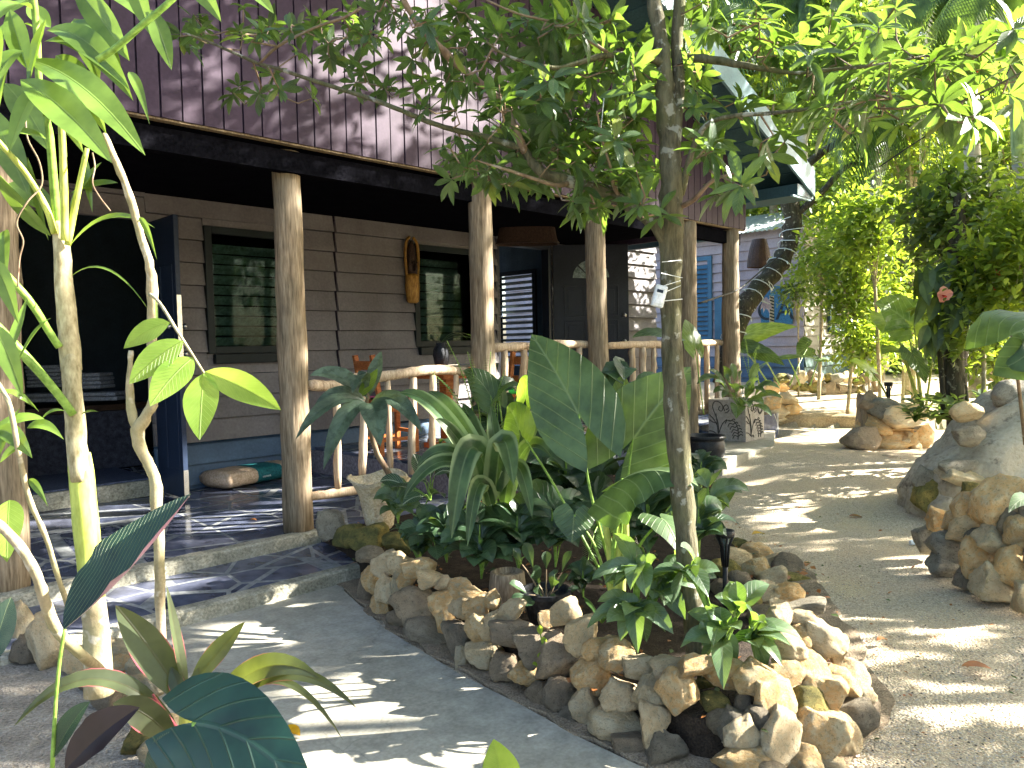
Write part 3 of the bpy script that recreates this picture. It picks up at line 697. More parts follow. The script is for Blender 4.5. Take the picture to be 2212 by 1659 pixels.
o = MB().bb((4.47, 5.25, .0), (4.498, WV, .40)).build('platform_riser', basic('plaster_mauve', (.26, .22, .24), rough=.8, s=4)); tag(o, kind='structure')
bp = onv(1512, 915, 4.95)
o = MB().bb((bp.x-.45, 4.84, -.05), (bp.x+.6, 5.24, .36)).build('blue_tiled_step', M['bluefloor'], bevel=.01); tag(o, kind='structure')
bp2 = onz(1600, 975, .16)
sheet('grey_concrete_pad', [uv_(1480, 985, .285), uv_(1560, 992, .285), uv_(1672, 962, .285), uv_(1674, 930, .285), uv_(1480, 930, .285)], .285, M['concrete'], th=.2)
# path step : a low sandy riser across the path
mbs = MB(); q0 = SA-SD*.25; q1 = SB+SD*.35; n = 16; vs = []
for i in range(n+1):
    p = q0.lerp(q1, i/n)+SN*(.05*math.sin(i*.9)*.5); 
    for (a, z) in ((-.03, .08), (-.02, .30), (.03, .345), (.35, .352), (.6, .30)): vs.append((p.x+SN.x*a, p.y+SN.y*a, z))
mbs.add(vs, [(i*5+k, i*5+k+1, (i+1)*5+k+1, (i+1)*5+k) for i in range(n) for k in range(4)])
tag(mbs.build('path_step', M['sand'], smooth=True), kind='structure')
# pebbles on the gravel, one mass
def pebbles():
    tpl = [(1, 0, 0), (0, 1, 0), (-1, 0, 0), (0, -1, 0), (0, 0, .7), (0, 0, -.5)]; fs = [(0, 1, 4), (1, 2, 4), (2, 3, 4), (3, 0, 4)]
    P = []; 
    while len(P) < 9000:
        px = random.uniform(1450, 2230); py = 950+ (1660-950)*random.random()**1.2
        g = onz(px, py, .02)
        if inpoly(g.x, g.y, BED): continue
        P.append((g.x, g.y, H(g.x, g.y)+.004))
    P = np.array(P); V = np.array([(0, 0, 0)]+[(math.cos(k*1.257), math.sin(k*1.257), 0) for k in range(5)]+[(0, 0, .6)]); F_ = [(1+k, 1+(k+1) % 5, 6) for k in range(5)]
    a = RNG.uniform(0, 6.28, len(P)); D = np.stack([np.cos(a), np.sin(a), RNG.normal(0, .1, len(P))], 1); Nn = np.tile([0, 0, 1.], (len(P), 1))
    Nn = np.cross(np.cross(D, Nn), D)
    o = cloud('pebbles', (V, np.zeros((7, 2)), F_), P, D, Nn*1.0, RNG.uniform(.002, .006, len(P)), [basic('pebble_pale', (.5, .46, .38), (.34, .3, .25), s=20, rough=.9), basic('pebble_dark', (.07, .065, .06), rough=.9)], midx=(RNG.random(len(P)) < .12).astype(int))
    tag(o, kind='stuff')
pebbles()

# ================================================================ MAIN HOUSE
house = empty('wooden_house', 'two-storey wooden house with purple upper wall, grey lapped lower wall and log-post porch', 'house', (4, WV, 0))
d1l, d1r = onv(15, 700, WV).x, onv(322, 700, WV).x
d2l, d2r = onv(1071, 650, WV).x, onv(1188, 650, WV).x
d1t = onv(322, 478, WV).z; d2t = onv(1188, 530, WV).z
wend = onv(1415, 600, WV).x
seam = onv(723, 600, WV).x
ex = .222; zb = .16; zs = .62; ztop = 3.42
w1 = (onv(440, 600, WV).x, onv(640, 600, WV).x, onv(440, 765, WV).z, onv(440, 488, WV).z)
w2 = (onv(890, 600, WV).x, onv(1022, 600, WV).x, onv(888, 750, WV).z, onv(888, 527, WV).z)
mb = MB()
hboards(mb, -5, d1l, WV, zs, ztop, ex); hboards(mb, d1l, d1r, WV, d1t, ztop, ex)
def wall_run(u0, u1, off=0., win=None):
    if win is None: hboards(mb, u0, u1, WV, zs, ztop, ex, off=off); return
    hboards(mb, u0, win[0], WV, zs, ztop, ex, off=off); hboards(mb, win[1], u1, WV, zs, ztop, ex, off=off)
    k0 = zs+ex*math.floor((win[2]-zs)/ex); hboards(mb, win[0], win[1], WV, zs, k0, ex, off=off)
    mb.bb((win[0], WV-.012, k0), (win[1], WV, win[2]))
    k1 = zs+ex*math.ceil((win[3]-zs)/ex); hboards(mb, win[0], win[1], WV, k1, ztop, ex, off=off); mb.bb((win[0], WV-.02, win[3]), (win[1], WV, k1))
wall_run(d1r, seam-.012, 0, w1); wall_run(seam+.012, d2l, .012, w2); wall_run(d2r, wend, .0)
hboards(mb, d2l, d2r, WV, d2t, ztop, ex)
mb.bb((wend-.02, WV+.021, -.1), (wend, 10.5, ztop))
mb.build('lower_wall', M['taupe'], house)
mb = MB()
for a, b in ((d1r, seam-.012), (seam+.012, d2l), (d2r, wend)): hboards(mb, a, b, WV, .0, zs, .2, off=.006)
mb.build('blue_skirt', M['bluep'], house)
mb = MB().bb((seam-.005, WV-.026, 0), (seam+.005, WV, ztop)); mb.build('seam_batten', M['groove'], house)
bk = MB()
for a, b in ((-5, d1l-.03), (d1r+.01, w1[0]), (w1[1], w2[0]), (w2[1], d2l-.03), (d2r+.02, wend-.03)): bk.bb((a, WV+.0215, 0), (b, WV+.028, ztop))
bk.build('wall_lining', M['groove'], house)
# porch ceiling and rooms behind the openings
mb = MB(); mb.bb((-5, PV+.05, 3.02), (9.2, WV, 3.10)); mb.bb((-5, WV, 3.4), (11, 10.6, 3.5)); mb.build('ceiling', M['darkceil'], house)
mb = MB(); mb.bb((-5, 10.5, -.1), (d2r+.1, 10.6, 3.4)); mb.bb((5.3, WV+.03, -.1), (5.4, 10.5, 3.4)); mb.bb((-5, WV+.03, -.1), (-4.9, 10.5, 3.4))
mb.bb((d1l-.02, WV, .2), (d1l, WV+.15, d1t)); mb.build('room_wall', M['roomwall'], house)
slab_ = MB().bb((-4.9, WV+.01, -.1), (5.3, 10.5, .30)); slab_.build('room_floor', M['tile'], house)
MB().bb((d1l-.3, WV-.10, .165), (d1r+.02, WV+.12, .315)).build('door_sill', M['cement'], house)
MB().bb((5.4, WV+.01, -.1), (11, 10.5, .45)).build('room_floor', M['tile'], house)
# side wall of the second room with its louvred window
U9 = 9.25
a0 = onu(1078, 640, U9); a1 = onu(1160, 640, U9); lz0, lz1 = onu(1120, 790, U9).z, onu(1120, 585, U9).z
lv0, lv1 = min(a0.y, a1.y), max(a0.y, a1.y)
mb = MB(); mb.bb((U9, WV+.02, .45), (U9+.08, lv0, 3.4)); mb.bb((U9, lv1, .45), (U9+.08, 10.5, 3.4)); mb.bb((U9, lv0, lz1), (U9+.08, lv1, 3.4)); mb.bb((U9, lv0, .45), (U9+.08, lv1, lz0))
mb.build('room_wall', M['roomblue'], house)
wn = MB(); fw = .07
wn.bb((U9-.04, lv0, lz0), (U9, lv0+fw, lz1)); wn.bb((U9-.04, lv1-fw, lz0), (U9, lv1, lz1)); wn.bb((U9-.04, lv0+fw, lz1-fw), (U9, lv1-fw, lz1)); 
wn = wn.build('louvre_window', M['blackblue'], house); mb = MB(); k = int((lz1-lz0)/.095)
for i in range(k): mb.box((U9-.01, (lv0+lv1)/2, lz0+.05+i*.095), (.075, lv1-lv0-2*fw, .012), rot=Matrix.Rotation(.45, 3, 'Y'))
mb.build('slats', M['slat'], wn)
mb = MB().bb((d2l-.02, WV-.035, .43), (d2l+.05, WV+.1, d2t)); mb.bb((d2r-.06, WV-.035, .43), (d2r+.015, WV+.1, d2t)); mb.bb((d2l+.05, WV-.034, d2t-.07), (d2r-.06, WV+.1, d2t+.02)); mb.build('door_frame', M['blackblue'], house)
# windows with louvre blades behind glass
def window(w, fcol, lab):
    u0, u1, z0, z1 = w; f = .075; mb = MB(); y = WV-.055
    mb.bb((u0, y, z0), (u0+f, WV, z1)); mb.bb((u1-f, y, z0), (u1, WV, z1)); mb.bb((u0+f, y+.004, z1-f), (u1-f, WV, z1)); mb.bb((u0+f, y+.004, z0), (u1-f, WV, z0+f))
    o = mb.build('window', fcol, house, bevel=.006); tag(o, lab)
    MB().bb((u0+.06, y-.02, z0-.10), (u1-.06, WV, z0-.004)).build('sill', fcol, o, bevel=.006)
    MB().bb((u0+f, WV-.02, z0+f), (u1-f, WV-.014, z1-f)).build('glass', M['glass'], o)
    mb = MB(); n = int((z1-z0-2*f)/.105)
    for i in range(n): mb.box(((u0+u1)/2, WV+.07, z0+f+.05+i*.105), (u1-u0-2*f, .10, .008), rot=Matrix.Rotation(-.9, 3, 'X'))
    mb.build('slats', M['slat'], o)
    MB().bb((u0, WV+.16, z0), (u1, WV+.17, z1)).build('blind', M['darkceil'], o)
window(w1, M['darkgreen'], 'dark green louvred window beside the open navy door')
window(w2, M['darkgreen'], 'dark green louvred window beside the carved mask')
# upper wall of vertical boards under the roof slope
RU0, RZ0 = 9.85, 3.52; SL = .405; RIDGE = 3.1
def rz(u): return RZ0+SL*(RU0-u) if u > RIDGE else RZ0+SL*(RU0-RIDGE)-SL*(RIDGE-u)
uend = onv(1608, 450, PV).x
mb = MB(); bw = .135; u = -4.0; zl = 2.97
while u < uend-.02:
    a, b = u+.006, min(u+bw-.006, uend)
    z1 = min(rz(a), rz(b))-.02
    jit = random.uniform(-.002, .003)
    mb.bb((a, PV-.018-jit, zl), (b, PV, z1)); u += bw
mb.build('upper_wall', M['purple'], house)
MB().add([(-4, PV+.001, zl+.01), (uend, PV+.001, zl+.01), (uend, PV+.001, rz(uend)-.03), (RIDGE, PV+.001, rz(RIDGE)-.03), (-4, PV+.001, rz(-4)-.03), (-4, PV+.04, zl+.01), (uend, PV+.04, zl+.01), (uend, PV+.04, rz(uend)-.03), (RIDGE, PV+.04, rz(RIDGE)-.03), (-4, PV+.04, rz(-4)-.03)],
         [(0, 1, 2, 3, 4), (9, 8, 7, 6, 5), (0, 5, 6, 1), (1, 6, 7, 2)]).build('wall_backing', M['groove'], house)
mb = MB().bb((uend-.03, PV+.045, zl), (uend, 12, rz(uend)-.05)); mb.build('side_wall', M['purple'], house)
MB().bb((-4, PV-.006, zl-.014), (uend, PV+.05, zl-.002)).build('trim', basic('ochre_edge_trim', (.22, .16, .09), (.14, .1, .06), .7, 9), house)
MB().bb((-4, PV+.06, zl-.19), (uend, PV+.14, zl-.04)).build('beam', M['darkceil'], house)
# roof
FV = 4.2
def slope_box(mb, ua, ub, v0, v1, dz0, dz1, m=0):
    mb.add([(ua, v0, rz(ua)+dz0), (ub, v0, rz(ub)+dz0), (ub, v1, rz(ub)+dz0), (ua, v1, rz(ua)+dz0), (ua, v0, rz(ua)+dz1), (ub, v0, rz(ub)+dz1), (ub, v1, rz(ub)+dz1), (ua, v1, rz(ua)+dz1)],
           [(3, 2, 1, 0), (4, 5, 6, 7), (0, 1, 5, 4), (1, 2, 6, 5), (2, 3, 7, 6), (3, 0, 4, 7)], m=m)
mb = MB(); slope_box(mb, RIDGE, RU0+.05, FV+.03, 12, .10, .14); slope_box(mb, -4.5, RIDGE, FV+.03, 12, .10, .14); roof = mb.build('roof', M['tin'], house)
mb = MB(); slope_box(mb, RIDGE, RU0, FV, FV+.03, -.17, .15); slope_box(mb, -4.5, RIDGE, FV, FV+.03, -.17, .15); mb.build('fascia', M['tealpale'], roof)
mb = MB(); n = 54; du = (RU0-RIDGE)/n
for i in range(n): a = RIDGE+i*du; slope_box(mb, a+.004, a+du-.004, FV+.035, PV-.02, -.045-.006*(i % 2), -.01)
mb.build('soffit', M['teal'], roof)
mb = MB().bb((uend+.002, FV+.034, RZ0-.20), (RU0+.02, PV+2.0, RZ0-.06)); mb.build('eave_box', M['teal'], roof)
MB().bb((uend-.1, FV+.045, RZ0-.225), (RU0-.02, FV+.08, RZ0-.202)).build('eave_trim', M['tealpale'], roof)
# side beam under the porch end with a pale lower trim
b0 = onv(1324, 524, WV); ub = b0.x; b1 = onu(1553, 500, ub)
MB().bb((ub, b1.y, b0.z), (ub+.12, WV-.04, 3.0)).build('end_beam', M['teal'], house)
MB().bb((ub-.012, b1.y-.01, b0.z-.03), (ub+.13, WV-.04, b0.z-.002)).build('end_trim', M['tealpale'], house)

# posts
def post(px0, px1, py, u=None, v=5.02, z0=.12, r=.115, lab=None, ztop_=2.95):
    a = onv(px0, py[0], v); b = onv(px1, py[1], v); top = Vector((a.x, v, ztop_)); bot = Vector((b.x if u is None else u, v, z0))
    pts = [bot.lerp(top, i/14)+Vector((.012*noise.noise(Vector((i*.4, px0, 0))), .012*noise.noise(Vector((i*.4, px0, 5))), 0)) for i in range(15)]
    rr = [r*(1.06-.10*i/14+.05*noise.noise(Vector((i*.7, px0, 9)))) for i in range(15)]
    o = MB().tube(pts, rr, 20, rough=.05, seed=px0).build('post', M['post'], house, smooth=True); return tag(o, lab)
post(616, 645, (330, 1140), v=5.15, z0=.155, r=.104, lab='thick log post nearest the camera, standing on the kerb beside the stone pot')
post(1036, 1044, (400, 860), r=.108, z0=.05, lab='log post with a bright right side above the bed, second of the visible row')
post(1284, 1296, (450, 800), r=.108, z0=.05, lab='log post in front of the black open door')
post(1484, 1487, (480, 800), r=.108, z0=.05, lab='log post half hidden behind the tree trunk')
post(1577, 1580, (500, 790), r=.112, z0=.05, lab='log post at the far corner of the porch')
post(-8, 12, (500, 1250), v=5.2, z0=.1, r=.12, lab='log post at the left edge of the picture, behind the tall stems')

# doors
def door_panel(hx, free, z0, z1, th, mat, name='door', lab=None):
    hx = Vector(hx); free = Vector(free); d = (free-hx); L = d.length; d.normalize(); nrm = Vector((0, 0, 1)).cross(d)
    o = MB().box((hx+free)/2+Vector((0, 0, (z0+z1)/2)), (L, th, z1-z0), rot=Matrix((d, nrm, (0, 0, 1))).transposed()).build(name, mat, house, bevel=.004)
    tag(o, lab); return o, d, nrm, L
# first door: free edge faces the camera
fe = onz(404, 1081, .17); hj = Vector((d1r+.03, WV-.06, 0))
dr, dd, dn, DL = door_panel((hj.x, hj.y, 0), (fe.x, fe.y, 0), .19, onv(322, 478, WV).z-.02, .045, M['navy'], lab='navy panelled door standing open with a lock plate on its edge')
R3 = Matrix((dd, dn, (0, 0, 1))).transposed()
pm = MB()
for s in (-1, 1):
    for (zz, hh) in ((.85, .8), (1.9, .8)):
        for k in (.27, .73):
            c = Vector((hj.x, hj.y, 0))+dd*DL*k+Vector((0, 0, zz))+dn*s*.024; pm.box(c, (DL*.32, .008, hh), rot=R3); 
pm.build('panels', M['navy'], dr, bevel=.003)
fz = onz(404, 1081, .17)
ep = Vector((fe.x, fe.y, 0))+dd*.004
zE = at(404, 700, depth(fz)).z
MB().box(ep+Vector((0, 0, (at(404, 640, depth(fz)).z+at(404, 770, depth(fz)).z)/2)), (.006, .04, .56), rot=R3).build('lock_plate', M['metal'], dr)
MB().box(ep+Vector((0, 0, .19+.13)), (.005, .042, .25), rot=R3).build('edge_strip', M['metal'], dr)
for zz in (zE-.02, zE-.27):
    kb = MB(); c = ep-dd*.07+Vector((0, 0, zz))
    for s in (-1, 1):
        kb.tube([c, c+dn*s*.05, c+dn*s*.075], [.010, .010, .006], 10); kb.tube([c+dn*s*.05, c+dn*s*.06, c+dn*s*.08, c+dn*s*.088], [.012, .026, .026, .010], 14)
    kb.build('handle', M['metal'], dr, smooth=True)
# second door: swung out from its right jamb, faces the camera
h2 = Vector((d2r+.02, WV-.05, 0)); t2 = depth(Vector((h2.x, h2.y, 1.5)))
f2 = at(1358, 700, t2+.05); f2 = Vector((f2.x, f2.y, 0))
z2t = at(1190, 531, t2).z
dr2, dd, dn, DL = door_panel(h2, f2, .46, z2t, .045, M['blackblue'], lab='black panelled door with a fan light, swung open onto the porch')
if dn.dot(Vector((0, -1, 0))) < 0: dn = -dn
R3 = Matrix((dd, dn, dd.cross(dn))).transposed()
def fan(mb, c, r0, r1, a0, a1, th):
    n = 8; vs = []
    for i in range(n+1):
        a = a0+(a1-a0)*i/n
        for r in (r0, r1):
            for s in (0, 1): vs.append(c+dd*r*math.cos(a)+Vector((0, 0, r*math.sin(a)))+dn*(.023+th*s))
    fs = []
    for i in range(n):
        b = i*4; fs += [(b+1, b+3, b+7, b+5), (b+0, b+4, b+6, b+2), (b+2, b+6, b+7, b+3), (b+0, b+1, b+5, b+4)]
    fs += [(0, 2, 3, 1), (n*4, n*4+1, n*4+3, n*4+2)]
    mb.add(vs, fs)
zf = at(1270, 602, t2).z; cc = Vector((h2.x, h2.y, 0))+dd*DL*.5+Vector((0, 0, zf)); fm = MB()
for k in range(4): fan(fm, cc, .05, .27, PI*k/4+.05, PI*(k+1)/4-.05, .006)
fm.build('fan_light', M['frost'], dr2)
pm = MB()
for zz, hh in ((at(1270, 650, t2).z, .44), (at(1270, 725, t2).z, .44), (at(1270, 800, t2).z, .36)):
    for k in (.28, .72):
        c = Vector((h2.x, h2.y, 0))+dd*DL*k+Vector((0, 0, zz))
        for s in (-1, 1):
            pm.box(c+dn*.026+dd*s*.15, (.016, .014, hh), rot=R3); pm.box(c+dn*.026+Vector((0, 0, s*(hh/2))), (.30, .014, .016), rot=R3)
        pm.box(c+dn*.024, (.20, .010, hh-.12), rot=R3)
pm.build('panels', M['blackblue'], dr2, bevel=.003)
for nm, py in (('handle', 681), ('lock', 738)):
    c = Vector((h2.x, h2.y, 0))+dd*(DL-.07)+Vector((0, 0, at(1345, py, t2).z))+dn*.022
    MB().tube([c, c+dn*.008, c+dn*.01, c+dn*.03, c+dn*.045, c+dn*.06], [.036, .036, .014, .014, .030, .012], 16).build(nm, M['metal'], dr2, smooth=True)

# railings
def log(mb, a, b, r, n=9, seed=0, bow=0.0, rf=.06):
    a = Vector(a); b = Vector(b); k = 8
    pts = [a.lerp(b, i/k)+Vector((0, 0, bow*math.sin(PI*i/k)))+Vector((noise.noise(Vector((i*.5, seed, 0))), noise.noise(Vector((i*.5, seed, 4))), noise.noise(Vector((i*.5, seed, 8)))))*r*.4 for i in range(k+1)]
    rr = [r*(1+.14*noise.noise(Vector((i*.6, seed, 2)))) for i in range(k+1)]
    rr[0] *= .85; rr[-1] *= .85
    mb.tube(pts, rr, n, rough=rf, seed=seed)
def railing(label, top, bots, rb, v, group, bottom=None, r=.042):
    T = [onv(x, y, v) for x, y in top]; o0 = empty('log_railing', label, 'railing', (T[0].x, v, .3), group=group)
    mb = MB(); P = smoothpts(T, 5); rr = [r*(1+.12*noise.noise(Vector((i*.4, v*9, T[0].x)))) for i in range(len(P))]; rr[0] *= .7; rr[-1] *= .75
    mb.tube(P, rr, 14, rough=.10, seed=int(T[0].x*10)); mb.build('handrail', M['rail'], o0, smooth=True)
    for i, (x0, y0, x1, y1) in enumerate(bots):
        mb = MB(); log(mb, onv(x0, y0, v), onv(x1, y1, v), rb*(1+.15*math.sin(i*2.3)), 12, seed=i+int(T[0].x*7)); mb.build('baluster', M['rail'], o0, smooth=True)
    if bottom:
        mb = MB(); mb.tube(smoothpts([onv(x, y, v) for x, y in bottom], 4), .035, 12, rough=.1); mb.build('bottom_rail', M['rail'], o0, smooth=True)
    return o0
GR = 'log railings along the porch'
railing('pale log railing from the nearest post to the second, before the orange chair', [(662, 832), (725, 833), (765, 818), (840, 812), (900, 802), (960, 799), (1015, 803)],
        [(727, 838, 730, 1055), (787, 830, 783, 1030), (837, 822, 843, 1020), (893, 815, 888, 1025), (935, 810, 934, 1020), (985, 808, 980, 1010)], .030, 5.12, GR, [(660, 1073), (720, 1066), (790, 1055)])
railing('sunlit log railing between the second log post and the third', [(1062, 752), (1100, 749), (1150, 748), (1210, 744), (1278, 744)],
        [(1089, 752, 1092, 930), (1131, 755, 1131, 920), (1175, 750, 1177, 915), (1222, 752, 1222, 905), (1251, 750, 1250, 900)], .034, 5.12, GR, [(1055, 940), (1150, 932), (1280, 925)])
railing('log railing from the black door to the far corner post, above the blue step', [(1310, 747), (1360, 745), (1430, 744), (1500, 742), (1568, 739)],
        [(1366, 750, 1366, 850), (1388, 750, 1388, 845), (1412, 750, 1412, 850), (1505, 748, 1507, 888), (1527, 746, 1527, 885), (1549, 745, 1549, 880)], .036, 5.12, GR, [(1480, 892), (1520, 890), (1560, 886)])
# ================================================================ THINGS ON THE PORCH
CW = M['orangewood']
def chair(label, cpx, t, zf, rzd, cush, scale=1.0, group='orange wooden chairs on the porch'):
    c = at(*cpx, t); r = empty('wooden_chair', label, 'chair', (c.x, c.y, zf), group=group)
    Rz = Matrix.Rotation(rzd, 3, 'Z'); O = Vector((c.x, c.y, zf)); k = scale
    L = lambda x, y, z: O+Rz @ Vector((x*k, y*k, z*k))
    W = .40; D = .42; SHh = .50
    MB().box(L(0, 0, SHh+.012), ((D+.05)*k, (W+.05)*k, .03*k), rot=Rz).build('seat', CW, r, bevel=.005)
    mb = MB()
    for y in (-1, 1): mb.box(L(0, y*(W/2-.02), SHh-.05), (D*k-.04, .022, .08*k), rot=Rz)
    for x in (-1, 1): mb.box(L(x*(D/2-.02), 0, SHh-.05), (.022, (W-.04)*k, .08*k), rot=Rz)
    mb.build('seat_frame', CW, r)
    for y in (-1, 1): MB().bar(L(D/2-.02, y*(W/2-.02), 0), L(D/2-.02, y*(W/2-.02), SHh), .045*k, .045*k, nrm=Rz @ Vector((1, 0, 0))).build('leg', CW, r, bevel=.003)
    for y in (-1, 1):
        mb = MB(); mb.bar(L(-D/2+.02, y*(W/2-.02), 0), L(-D/2+.02, y*(W/2-.02), SHh+.05), .045*k, .045*k, nrm=Rz @ Vector((1, 0, 0)))
        mb.bar(L(-D/2+.02, y*(W/2-.02), SHh+.03), L(-D/2-.05, y*(W/2-.02), SHh+.46), .045*k, .045*k, nrm=Rz @ Vector((1, 0, 0))); mb.build('leg', CW, r, bevel=.003)
    mb = MB()
    for z in (SHh+.16, SHh+.36): mb.box(L(-D/2-.01-(z-SHh)*.13, 0, z), (.022*k, (W-.09)*k, .085*k), rot=Rz)
    mb.build('backrest', CW, r, bevel=.003)
    mb = MB()
    for y in (-1, 1): mb.box(L(0, y*(W/2-.02), .14), ((D-.09)*k, .022, .035), rot=Rz)
    mb.box(L(D/2-.02, 0, .2), (.022, (W-.09)*k, .035), rot=Rz); mb.build('stretcher', CW, r)
    if cush == 'grey':
        q = empty('round_cushion', 'grey dotted cushion with pink piping on the chair behind the first railing', 'cushion', L(0, 0, SHh+.03))
        MB().lathe(L(0, 0, SHh+.03), [(.02, 0), (.17, .002), (.215, .03), (.20, .065), (.12, .08), (.01, .083)], 28).build('pad', M['cush'], q, smooth=True)
        MB().tube([L(.217*math.cos(a), .217*math.sin(a), SHh+.058) for a in np.linspace(0, 2*PI, 29)], .009, 6).build('piping', M['cushpink'], q, smooth=True)
    else:
        q = MB().box(L(0, 0, SHh+.052), (D*k, W*k, .05), rot=Rz).build('flat_cushion', M['green_cushion'], bevel=.02)
        tag(q, 'bright green cushion on the chair behind the second log post', 'cushion')
    return r
chair('orange varnished wooden chair with a dotted cushion, left of the table behind the first railing', (842, 950), 8.05, .43, math.radians(-8), 'grey', 1.06)
chair('orange varnished wooden chair with a green cushion, behind the second railing', (1092, 925), 8.55, .43, math.radians(172), 'green', 1.06)
# table
tz = .83; tb = at(968, 950, 8.5); TT = empty('wooden_table', 'orange varnished pedestal table between the two chairs', 'table', (tb.x, tb.y, .43))
MB().box((tb.x, tb.y, .43+tz), (.78, .78, .05)).build('tabletop', CW, TT, bevel=.006)
MB().box((tb.x, tb.y, .43+tz-.055), (.60, .60, .06)).build('apron', CW, TT)
MB().box((tb.x, tb.y, .43+tz/2-.02), (.12, .12, tz-.09)).build('pedestal', CW, TT, bevel=.005)
MB().box((tb.x, tb.y, .46), (.62, .09, .055)).box((tb.x, tb.y, .461), (.09, .62, .053)).build('foot', CW, TT, bevel=.005)
vz = .43+tz+.026; vb = _on(953, 776, 2, vz); vb = at(953, 776, depth((tb.x, tb.y, vz))-.12); vb = Vector((vb.x, vb.y, vz))
V_ = empty('ceramic_vase', 'dark rough ceramic vase on the porch table', 'vase', vb)
MB().lathe(vb, [(.05, 0), (.065, .01), (.082, .08), (.088, .14), (.080, .20), (.058, .24), (.048, .25), (.052, .275), (.040, .277), (.036, .20)], 26, wob=.22).build('body', M['vase'], V_, smooth=True)
pf = MB()
vt = vb+Vector((0, 0, .27))
for a, b, c, zz in ((.35, -.1, .3, .04), (-.2, -.02, .18, .05), (.5, -.25, .1, 0), (.62, -.32, -.04, -.1)):
    e = vt+RT*a*.8+Vector((0, 0, zz))+Vector((0, b*.2, 0)); leaf(pf, vt, e, .02, sag=.06+abs(a)*.1, kind='strap', nrm=(0, 0, 1), rows=8, cols=1)
tag(pf.build('sprig', M['lf_palm'], smooth=True), 'thin arching green sprig standing in the dark vase', 'sprig')
# carved mask on the wall
mk = onv(892, 583, WV-.09); MK = empty('carved_wall_mask', 'long carved wooden mask with ochre lower half on the wall by the window', 'mask', (mk.x, WV-.05, mk.z))
def flat_lathe(c, prof_, sx, sy, n=24, m=0):
    return MB().lathe(c, prof_, n, sx=sx, sy=sy)
zt, zb_ = onv(889, 512, WV-.08).z, onv(897, 655, WV-.08).z; zm = onv(893, 592, WV-.08).z; c = Vector((mk.x, WV-.075, 0))
b = MB()
P = [(.055, zb_), (.085, zb_+.02), (.098, zb_+.12), (.105, (zb_+zm)/2), (.098, zm-.03), (.085, zm)]
b.lathe(c, [(r, z) for r, z in P], 20, sy=.55, wob=.10); b.build('lower_mask', M['maskwood'], MK, smooth=True)
b = MB(); b.lathe(c, [(.07, zm), (.078, zm+.06), (.07, zm+.14), (.06, zm+.22), (.05, zt-.12), (.02, zt-.05)], 18, sy=.6, wob=.15)
b.tube([c+Vector((0, -.05, zm+.03)), c+Vector((0, -.075, zm+.08)), c+Vector((0, -.055, zm+.16))], [.010, .022, .008], 8)
for s in (-1, 1): b.tube([c+Vector((s*.03, -.045, zm+.12)), c+Vector((s*.03, -.058, zm+.135)), c+Vector((s*.03, -.045, zm+.15))], [.008, .014, .008], 8)
b.build('face', M['darkwood'], MK, smooth=True)
b = MB()
for s in (-1, 1): b.tube(smoothpts([c+Vector((s*.085, 0, zm-.02)), c+Vector((s*.10, 0, zm+.2)), c+Vector((s*.085, 0, zt-.08)), c+Vector((s*.03, 0, zt))], 5), .018, 8)
b.build('horns', M['maskwood'], MK, smooth=True)
# woven lampshade over the second door
t = 9.9; c = at(1138, 478, t)
LS = empty('woven_lampshade', 'dark woven basket lampshade hanging before the second doorway', 'lampshade', c)
k = t/F; R_ = Matrix.Rotation(math.radians(44.66)-PI/2, 3, 'Z'); n = 24; vs = []
for (hw, dz) in ((46, 48), (50, 35), (58, 0), (64, -35), (68, -48)):
    for j in range(n):
        a = 2*PI*j/n; vs.append(c+R_ @ Vector((hw*k*math.copysign(abs(math.cos(a))**.6, math.cos(a)), .18*math.copysign(abs(math.sin(a))**.6, math.sin(a)), dz*k)))
MB().add(vs, [(i*n+j, i*n+(j+1) % n, (i+1)*n+(j+1) % n, (i+1)*n+j) for i in range(4) for j in range(n)]+[tuple(range(n))]).build('shade', M['basket'], LS)
MB().tube([c+Vector((0, 0, 48*k)), (c.x, c.y, 3.03)], .006, 6).build('cord', M['cord'], LS)
MB().tube([vs[4*n+j] for j in list(range(n))+[0]], .012, 6).build('rim', M['darkwood'], LS)
# bag of cement
bz = .165; b0 = onz(496, 1056, bz+.03); 
g0 = onz(500, 1060, bz); g1 = onz(645, 1030, bz); dv = (g1-g0).normalized(); dn_ = Vector((-dv.y, dv.x, 0))
BG = empty('paper_bag', 'full brown paper sack with a teal band lying on the porch floor', 'bag', g0)
def bag_piece(s0, s1, mat, nm):
    n = 10; m_ = 14; vs = []; uvs = []
    for i in range(n+1):
        s = s0+(s1-s0)*i/n; e = min(1, (s+.0)*16+.45, (1-s)*16+.45)
        for j in range(m_):
            a = 2*PI*j/m_; y = math.copysign(abs(math.cos(a))**.55, math.cos(a))*.23; z = math.copysign(abs(math.sin(a))**.7, math.sin(a))*.085*e+.088
            p = g0+dv*(s*.86-.02)+dn_*(y+.235)+Vector((0, 0, z+.008*noise.noise(Vector((s*14, j*1.2, 0)))-.0)); vs.append(p)
    fs = [(i*m_+j, (i+1)*m_+j, (i+1)*m_+(j+1) % m_, i*m_+(j+1) % m_) for i in range(n) for j in range(m_)]
    if s0 == 0: fs.append(tuple(range(m_)))
    if s1 == 1: fs.append(tuple(range(n*m_+m_-1, n*m_-1, -1)))
    return MB().add(vs, fs).build(nm, mat, BG, smooth=True)
bag_piece(0, .42, M['bagpaper'], 'paper_end'); bag_piece(.42, .80, M['bagteal'], 'teal_band'); bag_piece(.80, 1, M['bagpaper'], 'paper_end')
rotb = Matrix((dv, Vector((0, 0, 1)), Vector((dv.y, -dv.x, 0)))).transposed()
